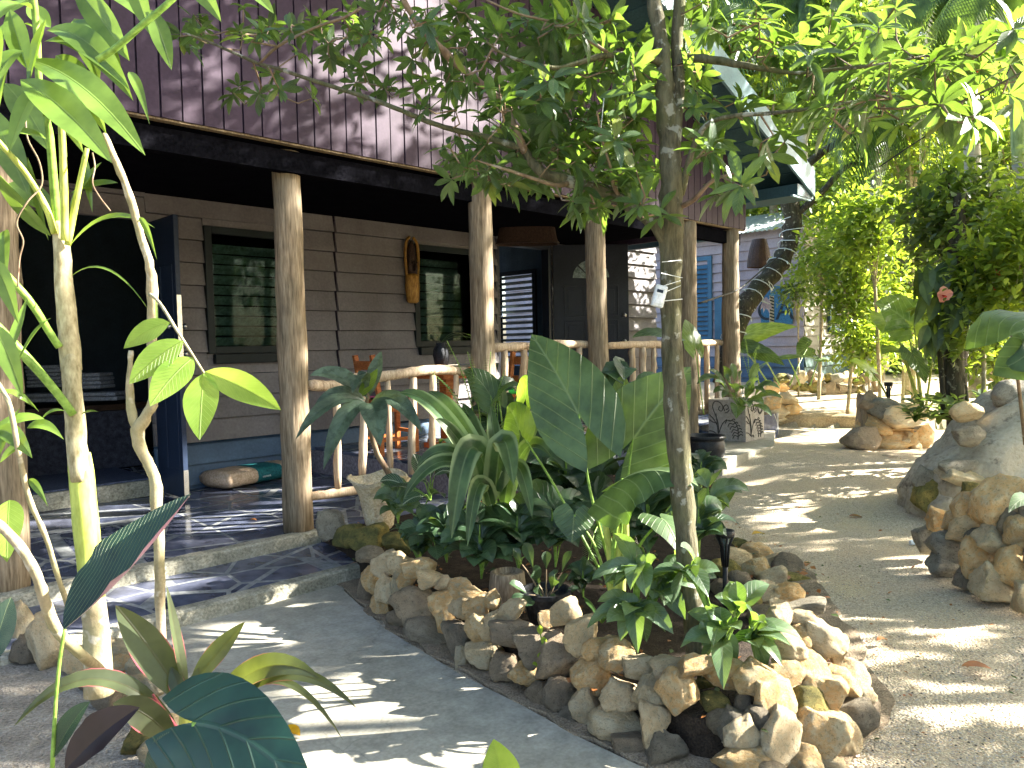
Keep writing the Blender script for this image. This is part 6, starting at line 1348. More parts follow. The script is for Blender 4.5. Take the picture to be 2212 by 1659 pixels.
E5 = empty('elephant_ear_plant', 'huge half-lit dark leaf reaching in from the right edge above the boulder', 'plant', at(2200, 900, 4.6))
broad(E5, (2185, 725, 4.3), (2290, 830, 4.2), 230, (2215, 960, 4.6), nrm=facing(-.2, .7, .8), lobe=.6, seed=3, sag=.12, wave=.02, curl=.4, pr=.012, pmat='twig')
broad(E5, (2230, 1080, 3.6), (2178, 1108, 3.5), 50, (2260, 1150, 3.7), nrm=facing(-.2, .6, .8), lobe=.5, seed=5)
GC = [(random.uniform(1960, 2210), random.uniform(850, 900), 7.5) for i in range(60)]
# low ground cover between pier and boulder
tipsg = [at(x, y, t+random.uniform(-.4, .6)) for x, y, t in GC]; P_, D_, N_, L_ = rosettes(tipsg, [Vector((random.gauss(0, .3), random.gauss(0, .3), 1)) for _ in tipsg], nl=6, L=.12)
tag(cloud('ground_cover', T_SM, P_, D_, N_, L_, M['lf_bgd']), kind='stuff')

# ================================================================ FOREGROUND LEFT
GI = empty('tall_ginger_plant', 'tall palm-like plant with a yellow-green ringed stem at the left, broad leaves above', 'plant', at(212, 1480, 2.0))
def seg(parent, pts, rad, mat, nm='stem', n=16, rough=.03):
    mb = MB(); limb(mb, pts, rad, n, rough, int(pts[0][0])); return mb.build(nm, M[mat], parent, smooth=True)
seg(GI, [(214, 1500, 2.0), (210, 1400, 2.0), (205, 1330, 2.0), (200, 1288, 2.0)], [30, 27, 25, 24], 'palebark', 'ringed_base')
seg(GI, [(201, 1292, 2.0), (195, 1230, 2.0), (184, 1120, 2.0), (176, 1030, 2.0), (170, 980, 2.0)], [24, 25, 26, 25, 23], 'stem', 'yellow_green_sheath')
seg(GI, [(173, 1040, 1.99), (166, 960, 1.99), (158, 860, 1.99), (152, 760, 2.0)], [19, 20.5, 20, 19], 'paper', 'papery_sheath', rough=.08)
seg(GI, [(155, 800, 2.0), (150, 740, 2.0), (140, 640, 2.0), (134, 540, 2.0), (130, 480, 2.0)], [21, 21, 19, 17, 15], 'paper', 'upper_sheath', rough=.06)
for i, (a, rr, m_) in enumerate((([(118, 505, 1.98), (100, 450, 1.97), (60, 380, 1.95), (0, 310, 1.9), (-40, 270, 1.9)], [7, 7, 6, 5], 'stem'), ([(128, 520, 2.0), (118, 420, 1.98), (108, 300, 1.95), (100, 250, 1.93)], [9, 9, 8, 6], 'petiole'), ([(140, 520, 1.97), (138, 400, 1.95), (134, 290, 1.93), (128, 240, 1.93)], [8, 8, 7, 6], 'stem'), ([(146, 530, 1.98), (165, 430, 1.97), (188, 320, 1.95)], [7, 7, 5], 'stem'), ([(158, 895, 1.96), (120, 845, 1.93), (60, 775, 1.9), (-30, 680, 1.86)], [9, 9, 10, 9], 'petiole'), ([(128, 750, 1.97), (105, 715, 1.95), (60, 645, 1.9), (-30, 545, 1.86)], [8, 8, 8, 7], 'petiole'), ([(210, 130, 1.7), (255, 100, 1.7), (300, 60, 1.7), (360, 10, 1.7), (400, -30, 1.7)], [7, 7, 7, 6], 'petiole'), ([(100, 250, 1.93), (85, 180, 1.9), (80, 80, 1.88), (70, -30, 1.85)], [7, 7, 7, 7], 'petiole'))):
    seg(GI, a, rr, m_, 'leaf_stalk', 10)
GL = [((44, 171, 1.7), (242, 352, 1.6), 78, .02), ((60, 130, 1.75), (314, 336, 1.65), 78, .04), ((100, 66, 1.8), (288, 218, 1.75), 60, .05), ((95, 90, 1.8), (280, 195, 1.75), 44, .04), ((278, 155, 1.75), (323, 268, 1.7), 24, .02), ((160, -30, 1.8), (280, 132, 1.78), 58, .01), ((282, -40, 1.8), (324, 74, 1.8), 40, .01), ((325, 20, 1.8), (371, 152, 1.8), 42, .01), ((400, -30, 1.75), (478, 48, 1.7), 40, .02), ((520, -30, 1.75), (592, 30, 1.7), 30, .01), ((70, 58, 1.8), (-20, 120, 1.7), 40, .03), ((25, 100, 1.8), (-12, 280, 1.7), 44, .02), ((100, 300, 1.75), (-30, 310, 1.7), 34, .02), ((60, 0, 1.8), (-10, 40, 1.7), 60, .0), ((128, 72, 1.82), (262, 112, 1.8), 34, .04), ((60, 10, 1.9), (110, 60, 1.9), 40, 0.),
      ((150, 532, 1.95), (334, 492, 1.85), 26, .05), ((300, 470, 1.85), (339, 562, 1.8), 16, .02), ((10, 498, 1.85), (12, 620, 1.75), 30, .03), ((150, 600, 1.95), (320, 668, 1.9), 7, .06), ((112, 686, 1.9), (28, 806, 1.8), 22, .02), ((-30, 950, 1.7), (96, 905, 1.75), 36, .02), ((58, 925, 1.75), (138, 950, 1.75), 28, .02), ((-10, 850, 1.7), (85, 890, 1.75), 20, .02), ((90, 905, 1.8), (140, 888, 1.8), 12, .01), ((175, 895, 1.95), (213, 890, 1.9), 9, .005), ((62, 1035, 1.75), (104, 1095, 1.7), 20, .01), ((-10, 1000, 1.6), (44, 880, 1.7), 26, .01), ((20, 760, 1.7), (60, 640, 1.8), 26, 0.),
      ((150, 420, 2.1), (255, 395, 2.1), 30, .01), ((150, 450, 2.1), (220, 350, 2.1), 30, .01), ((180, 330, 2.1), (200, 460, 2.1), 22, 0), ((-20, 360, 1.9), (110, 510, 2.0), 40, -.01), ((60, 340, 1.95), (105, 520, 2.0), 22, -.01), ((-20, 230, 2.2), (60, 420, 2.2), 60, 0.), ((10, 400, 2.3), (130, 470, 2.3), 50, .02), ((10, 180, 2.3), (110, 330, 2.3), 60, .02)]
GL += [((70, 20, 1.7), (-30, 70, 1.6), 60, .03), ((100, 40, 1.75), (60, 190, 1.7), 46, .01), ((140, 60, 1.85), (262, 150, 1.8), 60, .03), ((50, 110, 1.65), (-20, 200, 1.6), 56, .02), ((120, 120, 1.8), (230, 290, 1.75), 56, .03), ((20, 20, 1.7), (60, 150, 1.65), 50, .0), ((160, 40, 1.85), (215, 180, 1.85), 50, .02), ((0, 60, 1.6), (-10, 190, 1.55), 50, 0.),
       ((200, -20, 1.9), (330, 60, 1.85), 46, .03), ((90, 180, 1.7), (20, 330, 1.65), 50, .02), ((100, 200, 1.75), (180, 330, 1.75), 44, .02), ((-20, 560, 1.6), (40, 700, 1.6), 40, .02), ((-20, 700, 1.6), (50, 860, 1.6), 46, .02), ((-10, 930, 1.65), (70, 990, 1.6), 40, .02), ((0, 1000, 1.7), (60, 960, 1.7), 30, .01)]
for i, (b, t, w_, sg_) in enumerate(GL): strap(GI, b, t, w_, 'lf_ginger', sg_, 'lance' if w_ < 30 else 'ell', rows=12, cols=3, fold=.22, nrm=facing(-.25+.3*math.sin(i*2.1), .8, .75), wave=.008)
strap(GI, (20, 1080, 1.6), (15, 1215, 1.5), 66, 'lf_guava', .01, 'ell', nrm=facing(.3, .9, .3), cols=3)
# dry vine
tag(MB().tube(px_path([(55, 250, 1.9), (60, 300, 1.88), (85, 350, 1.88), (90, 400, 1.88), (60, 435, 1.86), (36, 480, 1.86), (50, 520, 1.86), (42, 560, 1.86), (38, 620, 1.86)], 5), .0022, 5).build('dry_vine', M['twig'], smooth=True), 'thin dry curling vine hanging at the left edge', 'vine')
tag(MB().tube(px_path([(200, 330, 1.95), (205, 360, 1.94), (200, 395, 1.93), (215, 425, 1.92), (238, 455, 1.9)], 5), .002, 5).build('dry_vine', M['twig'], smooth=True), 'short dry tendril hanging between the tall stem and the branch', 'vine')
GV = empty('young_branchy_tree', 'young crooked pale-barked tree with a spray of bright oval leaves at the left', 'tree', at(352, 1460, 1.95))
mb = MB(); limb(mb, [(356, 1480, 1.95), (350, 1400, 1.95), (346, 1310, 1.95), (345, 1200, 1.95), (338, 1100, 1.95), (336, 1040, 1.95), (322, 1005, 1.95), (304, 970, 1.95), (298, 930, 1.95), (318, 895, 1.95), (331, 860, 1.95), (328, 740, 1.95), (329, 630, 1.92), (322, 565, 1.9), (303, 505, 1.88), (290, 455, 1.86), (268, 390, 1.84), (240, 325, 1.82), (225, 290, 1.82)],
           [11, 10, 10, 10.5, 12, 13, 11, 12, 14, 11, 11, 10, 10.5, 9, 8, 8, 7.5, 7, 6], 14, .16, 5)
limb(mb, [(302, 935, 1.95), (286, 895, 1.95), (280, 840, 1.95), (281, 790, 1.95), (283, 757, 1.95)], [10, 10, 8, 6, 5], 10, .2, 9)
mb.build('trunk', M['palebark'], GV, smooth=True)
seg(GV, [(322, 634, 1.92), (345, 655, 1.8), (380, 710, 1.72), (415, 765, 1.7), (441, 806, 1.7)], [3.5, 3.2, 3, 2.4, 2], 'paper', 'leaf_stalk', 8)
for b, t, w_ in (((367, 697, 1.72), (267, 753, 1.7), 50), ((396, 737, 1.7), (279, 830, 1.65), 68), ((417, 772, 1.7), (324, 878, 1.62), 74), ((440, 806, 1.7), (431, 951, 1.6), 76), ((442, 803, 1.7), (607, 886, 1.62), 64)):
    strap(GV, b, t, w_, 'lf_guava', .008, 'ell', rows=12, cols=4, fold=.12, nrm=facing(.1, 1, .3), wave=.01, nm='leaflet')
strap(GV, (337, 640, 1.9), (341, 730, 1.9), 6, 'lf_guava', 0, 'lance')
BR = MB(); limb(BR, [(-60, 1090, 1.5), (0, 1136, 1.5), (50, 1190, 1.5), (80, 1245, 1.52), (97, 1300, 1.55), (124, 1362, 1.6), (155, 1395, 1.65), (218, 1450, 1.8), (240, 1480, 1.9)], [10, 11, 11, 11, 12, 13, 12, 12, 10], 14, .12, 2)
tag(BR.build('leaning_branch', M['palebark'], smooth=True), 'pale rough branch leaning across the lower left corner of the view', 'branch')
BR = MB(); limb(BR, [(-20, 800, 1.6), (16, 863, 1.6), (27, 905, 1.6), (45, 1000, 1.62), (64, 1080, 1.65), (99, 1160, 1.7), (124, 1243, 1.75), (150, 1318, 1.8)], [4, 5, 5.5, 5.5, 6, 6, 6, 7], 10, .12, 6)
tag(BR.build('thin_stem', M['palebark'], smooth=True), 'thin knobbly pale stem left of the yellow-green stem', 'branch')
CA = empty('calathea', 'rolled dark green leaf with purple underside and pale stripes, lower left', 'plant', at(120, 1640, 1.5))
strap(CA, (136, 1362, 1.5), (413, 1066, 1.62), 150, 'lf_calathea', -.02, 'ell', rows=18, cols=5, fold=.7, nrm=facing(-.6, .7, .3), wave=.03)
seg(CA, [(140, 1360, 1.5), (130, 1420, 1.5), (120, 1520, 1.5), (112, 1680, 1.5)], [4, 4, 4, 5], 'petiole', 'stalk', 8)
strap(CA, (112, 1640, 1.5), (195, 1515, 1.5), 52, 'lf_calathea', .01, 'ell', cols=4, nrm=facing(-.3, .8, .3), fold=.4)
strap(CA, (318, 1700, 1.3), (412, 1588, 1.3), 90, 'lf_calathea', .01, 'ell', cols=4, nrm=facing(-.1, .8, .6))
strap(CA, (-20, 1440, 1.4), (24, 1290, 1.45), 60, 'lf_calathea', .01, 'ell', cols=4, nrm=facing(.3, .8, .3))
strap(CA, (600, 1720, 1.25), (642, 1610, 1.25), 70, 'lf_calathea', .01, 'ell', cols=4, nrm=facing(0, .8, .6))
M['lf_maroon'] = leaf_mat('near_black_maroon_leaf', (0.022, 0.012, 0.016), (0.014, 0.009, 0.012), trans=.06, under=(.03, .016, .022), rough=.35)
strap(CA, (140, 1665, 1.4), (302, 1528, 1.4), 86, 'lf_maroon', .01, 'ell', cols=4, nrm=facing(-.4, .9, .4), fold=.5, wave=.03)
CO = empty('cordyline', 'maroon-edged green plant with long arching leaves in the lower left', 'plant', at(405, 1620, 1.6))
for b, t, w_, sg_, nr in (((403, 1520, 1.6), (249, 1307, 1.6), 74, .01, (.3, .9, .3)), ((406, 1515, 1.6), (359, 1262, 1.6), 26, 0, (.9, .5, .1)), ((411, 1480, 1.6), (529, 1343, 1.6), 48, .0, (-.2, .9, .4)), ((385, 1570, 1.6), (28, 1572, 1.5), 44, .10, (0, .6, .8)), ((450, 1545, 1.58), (692, 1466, 1.5), 56, .06, (.1, .8, .5)), ((470, 1550, 1.58), (771, 1530, 1.5), 32, .08, (.1, .7, .6)), ((480, 1556, 1.58), (742, 1600, 1.5), 18, .10, (.1, .6, .8)), ((380, 1605, 1.55), (243, 1520, 1.5), 66, .02, (-.1, .8, .6)), ((418, 1515, 1.58), (430, 1440, 1.58), 32, 0, (0, 1, .2)), ((398, 1515, 1.58), (370, 1440, 1.6), 36, 0, (0, 1, .2)), ((440, 1580, 1.55), (545, 1580, 1.5), 60, .02, (.1, .6, .8)), ((400, 1500, 1.62), (300, 1360, 1.64), 30, .01, (.2, .9, .2))):
    strap(CO, b, t, w_, 'lf_cord', sg_, 'ell', rows=14, cols=3, fold=.3, nrm=facing(*nr), wave=.01)
seg(CO, [(405, 1520, 1.6), (402, 1580, 1.6), (400, 1700, 1.6)], [14, 16, 14], 'stem', 'stem', 10)
for a in ([(404, 1600, 1.58), (350, 1530, 1.56), (330, 1500, 1.55)], [(410, 1590, 1.58), (450, 1545, 1.56), (480, 1520, 1.55)], [(410, 1600, 1.58), (450, 1570, 1.56), (500, 1530, 1.55)]): seg(CO, a, [4, 3.5, 2.5], 'redpet', 'leaf_stalk', 8)
BD = empty('broad_dark_plant', 'very broad deep green leaf filling the bottom left foreground', 'plant', at(430, 1750, 1.3))
broad(BD, (420, 1560, 1.3), (690, 1740, 1.2), 230, (420, 1760, 1.3), mat='lf_bigdark', nrm=facing(-.1, .8, .6), lobe=.35, sag=.03, wave=.02, pmat='petiole')
BB = empty('bright_leaf_sprout', 'bright green leaf tip rising at the bottom centre of the view', 'plant', at(1085, 1720, 1.7))
strap(BB, (1095, 1730, 1.5), (1066, 1596, 1.5), 84, 'lf_guava', 0, 'ell', nrm=facing(.1, 1, .4), cols=3)
# fallen leaves
random.seed(5)
for (x, y, w_, m_, lab) in ((627, 1582, 40, 'lf_yellow', 'yellow fallen leaf on the sunlit concrete'), (2110, 1444, 46, 'lf_brown', 'orange-brown fallen leaf on the gravel at the right'), (1848, 1117, 22, 'lf_brown', 'round rusty fallen leaf in the middle of the gravel path'), (1638, 1155, 26, 'lf_yellow', 'small ochre fallen leaf on the gravel beside the bed'), (548, 1124, 10, 'lf_brown', 'tiny curled dead leaf on the porch tiles'), (1905, 1384, 22, 'lf_brown', 'small brown dead leaf on the gravel left of the sun patches'), (1745, 1220, 20, 'lf_brown', 'brown dead leaf lying at the bed edge by the gravel')):
    z = .165 if x == 548 else .03; p = onz(x, y, z); t = depth(p); a = random.uniform(0, 3); d = Vector((math.cos(a), math.sin(a), .05))*w_/F*t*.7
    mb = MB(); leaf(mb, p-d, p+d+Vector((0, 0, .004)), w_/F*t*.75, nrm=(0, 0, 1), sag=.008, fold=.35, kind='ell', rows=7); tag(mb.build('fallen_leaf', M[m_], smooth=True), lab, 'leaf')
# ================================================================ BACKGROUND GREENERY
def crown_pts(c, r, n, power=.5):
    P = RNG.normal(size=(n, 3)); P /= np.linalg.norm(P, axis=1, keepdims=True); q = RNG.random(n)**power
    return np.array(c)+P*q[:, None]*np.array(r)
def clumped(c, r, nclump, per, cr, power=.45):
    cc = crown_pts(c, r, nclump, power); P = np.repeat(cc, per, axis=0)+RNG.normal(size=(nclump*per, 3))*cr*np.array([1, 1, .6]); return P, cc
def bgtree(name, label, c, r, trunk, nclump, per, L, mats, cr=.25, tr=.06, tmat='palebark', group='trees and shrubs beyond the path', tpl=None, mixp=(.6, .4), cat='tree', smear=.35):
    c = Vector(c); base = Vector(trunk[0]); o = empty(name, label, cat, base, group=group); mb = MB(); P = smoothpts([Vector(q) for q in trunk], 5); mb.tube(P, lerpl([tr, tr*.8, tr*.55], len(P)), 10, rough=.15, seed=int(base.x*7)); top = P[-1]
    pos, cc = clumped(c, r, nclump, per, cr)
    for q in cc[::max(1, len(cc)//16)]:
        q = Vector(q); s = P[random.randint(len(P)//2, len(P)-1)]; mb.tube([s, s.lerp(q, .5)+Vector((0, 0, .1)), q], [tr*.35, tr*.22, tr*.08], 6, cap=False)
    mb.build('trunk', M[tmat], o, smooth=True)
    n = len(pos); D = rnd_dirs(n, .35); Nn = RNG.normal(size=(n, 3))*smear; Nn[:, 2] += 1; Nn += np.array(SUN)*.5
    cloud('crown', tpl or T_SM, pos, D, Nn, RNG.uniform(.6, 1.3, n)*L, [M[m] for m in mats], o, midx=RNG.choice(len(mats), n, p=mixp)); return o
def A(x, y, t): return at(x, y, t)
def rp(px, t): return px/F*t
def bt(name, label, cx_, cy_, t, rx, ry, base_px, nclump, per, L, mats, rd=None, **k):
    c = A(cx_, cy_, t); rr = (rp(rx, t), rd or rp((rx+ry)/2, t), rp(ry, t))
    rr = (max(rr[0], rr[1])*.85, max(rr[0], rr[1])*.85, rr[2])
    b = A(*base_px, t); b.z = H(b.x, b.y)-.05
    return bgtree(name, label, c, rr, [b, b.lerp(c, .6)+Vector((.05, 0, 0)), c], nclump, per, L, mats, **k)
YG = ('lf_yel', 'lf_bg'); GG = ('lf_bg', 'lf_bgd'); 
bt('hibiscus_shrub', 'yellow-green hibiscus shrub left of the dark trunk, before the olive cottage wall', 1850, 590, 12.0, 110, 110, (1830, 830), 110, 24, .13, YG, cr=.22, tr=.03, cat='shrub')
bt('leafy_tree', 'dense dark-trunked tree with hanging dark leaves at the right', 2075, 480, 8.2, 120, 130, (2064, 890), 90, 26, .13, ('lf_bgd', 'lf_bg'), cr=.18, tr=.10, tmat='darkbark', mixp=(.6, .4))
bt('leafy_tree', 'pale thin-stemmed small tree before the olive cottage wall', 1775, 560, 14.0, 60, 70, (1768, 815), 40, 20, .14, YG, cr=.25, tr=.035, rd=.6)
bt('leafy_shrub', 'shaded dark shrub at the corner of the far cottage', 1720, 630, 14.5, 34, 36, (1725, 800), 26, 22, .10, ('lf_bgd', 'lf_bg'), cr=.12, tr=.02, rd=.35, cat='shrub')
bt('leafy_tree', 'bright tree filling the middle right behind the palms', 1960, 440, 14, 150, 110, (1960, 800), 130, 26, .15, YG, cr=.3, tr=.08)
bt('leafy_tree', 'tall bright tree above the cottage roof', 1760, 330, 19, 120, 90, (1800, 780), 90, 26, .2, GG, cr=.4, tr=.12)
bt('leafy_tree', 'tall tree behind the roof fascia at the top right', 1640, 90, 21, 180, 130, (1700, 780), 120, 28, .22, YG, cr=.5, tr=.14)
bt('leafy_tree', 'high crown between the two palm trunks', 2120, 180, 16, 150, 170, (2140, 800), 130, 26, .18, YG, cr=.4, tr=.1)
bt('leafy_tree', 'wide high crown in the top right middle', 1890, 110, 17, 150, 130, (1900, 800), 110, 26, .18, GG, cr=.4, tr=.1)
bt('hibiscus_shrub', 'flowering hibiscus shrub at the right edge with red flowers', 2170, 560, 10, 90, 130, (2160, 860), 100, 26, .12, YG, cr=.2, tr=.03, cat='shrub')
bt('leafy_shrub', 'low bright shrub behind the long-stalked plant', 1950, 700, 12.5, 120, 60, (1950, 830), 80, 24, .12, YG, cr=.2, tr=.03, cat='shrub', rd=.6)
bt('leafy_shrub', 'low leafy shrub between the dark trunk and the right edge', 2150, 760, 9, 70, 70, (2150, 890), 60, 22, .11, ('lf_bg', 'lf_bgd'), cr=.15, tr=.02, cat='shrub', rd=.5)
bt('leafy_tree', 'bright leafy tree right of the cottage, behind the long-stalked plant', 1960, 600, 13.2, 120, 110, (1990, 830), 110, 26, .14, YG, cr=.25, tr=.04)
bt('leafy_tree', 'small bright tree in front of the olive cottage wall, near its window', 1880, 480, 11.0, 90, 90, (1905, 830), 90, 26, .12, YG, cr=.2, tr=.03)
bt('leafy_tree', 'high leafy tree behind the right palm trunk', 2170, 330, 13, 120, 130, (2180, 820), 110, 26, .16, YG, cr=.3, tr=.07)
bt('leafy_tree', 'leafy tree in the upper right middle between the cottage roof and the left palm', 1960, 260, 12.5, 120, 110, (1975, 820), 100, 26, .15, YG, cr=.3, tr=.05)
bt('leafy_tree', 'thin bright tree rising over the cottage roof edge', 1800, 420, 15, 90, 80, (1850, 810), 80, 26, .16, YG, cr=.3, tr=.05)
bt('hibiscus_shrub', 'tall bright shrub hiding the foot of the left palm trunk', 2125, 640, 7.4, 60, 130, (2120, 880), 90, 24, .10, YG, cr=.16, tr=.025, cat='shrub', rd=.35)
bt('hibiscus_shrub', 'tall bright shrub hiding the foot of the right palm trunk', 2215, 520, 7.0, 60, 140, (2210, 880), 90, 24, .10, YG, cr=.16, tr=.025, cat='shrub', rd=.35)
bt('leafy_shrub', 'low bright shrub left of the garden lamp on the pier', 1870, 740, 11.5, 70, 60, (1880, 840), 70, 22, .11, YG, cr=.18, tr=.02, cat='shrub', rd=.5)
# dark multi-stem trunk of the right tree
DT = empty('dark_tree_trunk', 'dark trunk with thin side stems standing right of the pier', 'tree', at(2060, 890, 7.8))
mb = MB(); limb(mb, [(2062, 905, 7.8), (2058, 820, 7.8), (2062, 720, 7.8), (2068, 620, 7.8), (2066, 520, 7.8), (2075, 420, 7.8)], [24, 21, 19, 19, 17, 12], 14, .14, 4)
limb(mb, [(2040, 905, 7.75), (2036, 840, 7.75), (2030, 760, 7.75), (2020, 690, 7.75)], [7, 6, 5, 4], 8, .15, 5); limb(mb, [(2090, 890, 7.75), (2080, 820, 7.75), (2058, 730, 7.7), (2045, 660, 7.7)], [6, 6, 5, 4], 8, .15, 7)
mb.build('trunk', M['darkbark'], DT, smooth=True)
mb = MB()
for i in range(60):
    x = random.gauss(2050, 34); y = random.uniform(540, 720); t = 7.6+random.uniform(-.25, .25); leafpx(mb, (x, y, t), (x+random.uniform(-26, 16), y+random.uniform(50, 80), t-.05), random.uniform(22, 32), kind='ell', fold=.3, sag=.02, nrm=facing(random.uniform(-.6, .6), .9, .3), rows=6)
mb.build('hanging_leaves', M['lf_bgd'], DT, smooth=True)
# leaning trunk with festoon wire
LT = empty('leaning_tree', 'thick leaning trunk wrapped in white festoon wire before the far cottage', 'tree', at(1590, 800, 12.6))
mb = MB(); P = limb(mb, [(1560, 830, 12.4), (1580, 740, 12.5), (1604, 668, 12.6), (1640, 620, 12.8), (1680, 575, 12.9), (1706, 528, 13), (1712, 470, 13), (1704, 420, 13), (1712, 380, 13)], [22, 21, 22, 22, 21, 18, 20, 20, 16], 16, .18, 2, 6)
limb(mb, [(1706, 420, 13), (1670, 408, 12.8), (1630, 412, 12.6), (1590, 408, 12.5)], [14, 12, 10, 9], 10, .2, 3); limb(mb, [(1712, 400, 13), (1750, 350, 13), (1820, 300, 13), (1900, 260, 13)], [12, 9, 7, 5], 10, .15, 6)
limb(mb, [(1712, 470, 13), (1770, 420, 12.8), (1830, 360, 12.6), (1880, 355, 12.4)], [8, 7, 5, 4], 8, .15, 8)
mb.build('trunk', M['darkbark'], LT, smooth=True)
mb = MB(); w_ = []; ks = len(P)
for i in range(120):
    f = 6+i*(30/120); k = int(f); p = P[k].lerp(P[k+1], f-k); a = i*.55; d = (P[k+1]-P[k]).normalized(); u = d.orthogonal().normalized(); v = d.cross(u); w_.append(p+(u*math.cos(a)+v*math.sin(a))*.19)
mb.tube(w_, .008, 4, cap=False)
for q in w_[::5]: mb.tube([q, q+Vector((random.gauss(0, .05), random.gauss(0, .05), -.05))], [.014, .006], 5)
mb.build('festoon_wire', M['led'], LT)
# palms
def frond(o, b, t, droop, n, L, mat='lf_palm', r=.012):
    B = at(*b); T_ = at(*t); pts = smoothpts([B, B.lerp(T_, .5)+Vector((0, 0, droop)), T_], n); mb = MB(); mb.tube(pts, lerpl([r, r*.3], len(pts)), 6, cap=False); f = mb.build('frond', M['petiole'], o, smooth=True)
    P = []; D = []; Nn = []; LL = []
    for i in range(2, len(pts)-1):
        d = (pts[i+1]-pts[i-1]).normalized(); s_ = d.cross(Vector((0, 0, 1))); s_ = s_.normalized() if s_.length > .05 else RT; k = math.sin(PI*min(1, .12+.85*i/len(pts)))**.7
        for s in (-1, 1):
            P.append(pts[i]); D.append(s_*s+d*.7-Vector((0, 0, .45))); Nn.append(Vector((0, 0, 1))+s_*s*-.5); LL.append(L*k)
    cloud('leaflets', template('strap', 6, .055, .45, .3), P, D, Nn, LL, M[mat], f)
PA = empty('royal_palm', 'pale ringed palm trunk with a green crownshaft, left of the two', 'palm', at(2112, 800, 9.5))
seg(PA, [(2112, 860, 9.5), (2110, 700, 9.5), (2106, 500, 9.5), (2100, 330, 9.5), (2094, 250, 9.5)], [18, 17, 16, 16, 16], 'palm', 'trunk'); seg(PA, [(2094, 255, 9.5), (2088, 160, 9.5), (2080, 60, 9.5), (2072, -40, 9.5)], [17, 19, 18, 13], 'shaft', 'crownshaft')
PB = empty('royal_palm', 'pale ringed palm trunk at the right edge of the picture', 'palm', at(2220, 700, 8.8))
seg(PB, [(2226, 860, 8.8), (2222, 600, 8.8), (2214, 430, 8.8), (2206, 350, 8.8)], [20, 19, 18, 18], 'palm', 'trunk'); seg(PB, [(2207, 355, 8.8), (2203, 240, 8.8), (2192, 100, 8.8), (2180, -30, 8.8)], [19, 20, 17, 12], 'shaft', 'crownshaft')
for i, (o, b, t, dr_, L) in enumerate(((PA, (2072, -40, 9.5), (1850, 120, 9.2), .6, 1.0), (PA, (2072, -40, 9.5), (1960, 260, 9.2), .8, 1.0), (PA, (2070, -50, 9.5), (2000, 420, 9.3), 1.2, .9), (PB, (2180, -40, 8.8), (2120, 120, 8.5), .5, .8), (PB, (2180, -40, 8.8), (2230, 160, 8.5), .6, .8), (PB, (2180, -40, 8.8), (2010, 60, 8.5), .4, .8), (PA, (2072, -40, 9.5), (2160, 200, 9.2), .7, .9))): frond(o, b, t, dr_*.75, 22, L*.8)
PC = empty('feather_palm', 'palm with long hanging fronds above the far cottage roof', 'palm', at(1900, 790, 12.5))
seg(PC, [(1905, 800, 12.5), (1900, 500, 12.5), (1880, 240, 12.5)], [14, 12, 10], 'palm', 'trunk')
for b, t, dr_, L in (((1880, 240, 12.5), (1815, 470, 12), 1.0, .95), ((1880, 240, 12.5), (1850, 480, 11.6), 1.1, .95), ((1880, 240, 12.5), (1890, 460, 12), 1.1, .8), ((1880, 240, 12.5), (1700, 200, 12), .8, .9), ((1880, 240, 12.5), (1960, 330, 12), .8, .8)): frond(PC, b, t, dr_, 22, L)
PD = empty('fan_palm', 'tall palm whose long leaves spread at the top, right of the roof edge', 'palm', at(1740, 780, 17))
seg(PD, [(1745, 790, 17), (1735, 400, 17), (1725, 10, 17), (1722, -60, 17)], [12, 11, 10, 9], 'palm', 'trunk')
for t in ((1500, 90), (1560, 170), (1600, 20), (1660, 190), (1800, 150), (1860, 60), (1540, 0), (1900, -40)): frond(PD, (1722, -50, 17), (*t, 16.5), .7, 18, 1.2)
# flowers
def hib(x, y, t, r, mat, label):
    c = at(x, y, t); o = empty('hibiscus_flower', label, 'flower', c, group='hibiscus flowers'); mb = MB(); n = -FW
    for k in range(5):
        a = 2*PI*k/5+.3; d = (RT*math.cos(a)+UP*math.sin(a)); leaf(mb, c, c+d*rp(r, t)*random.uniform(.8, 1.2)+n*random.uniform(0, .05), rp(r*1.1, t), nrm=n, kind='obov', wave=.05, rows=6)
    mb.build('petals', M[mat], o, smooth=True); MB().tube([c, c+n*.06+Vector((0, 0, -.02))], [.006, .010], 6).build('stamen', M['fl_red'], o)
hib(2036, 638, 7.3, 17, 'fl_pink', 'pink hibiscus flower with a red centre in front of the dark trunk')
for i, (x, y, lab) in enumerate(((2112, 158, 'red blossom high beside the left palm crownshaft'), (2098, 176, 'red blossom just below the topmost red blossom'), (2152, 590, 'red hibiscus flower low at the right among bright leaves'), (2200, 470, 'red blossom beside the right palm trunk'), (2140, 622, 'small red hibiscus bloom under another near the right edge'), (2128, 168, 'red blossom right of the left palm crownshaft'))): hib(x, y, 7.2, 9, 'fl_red', lab)
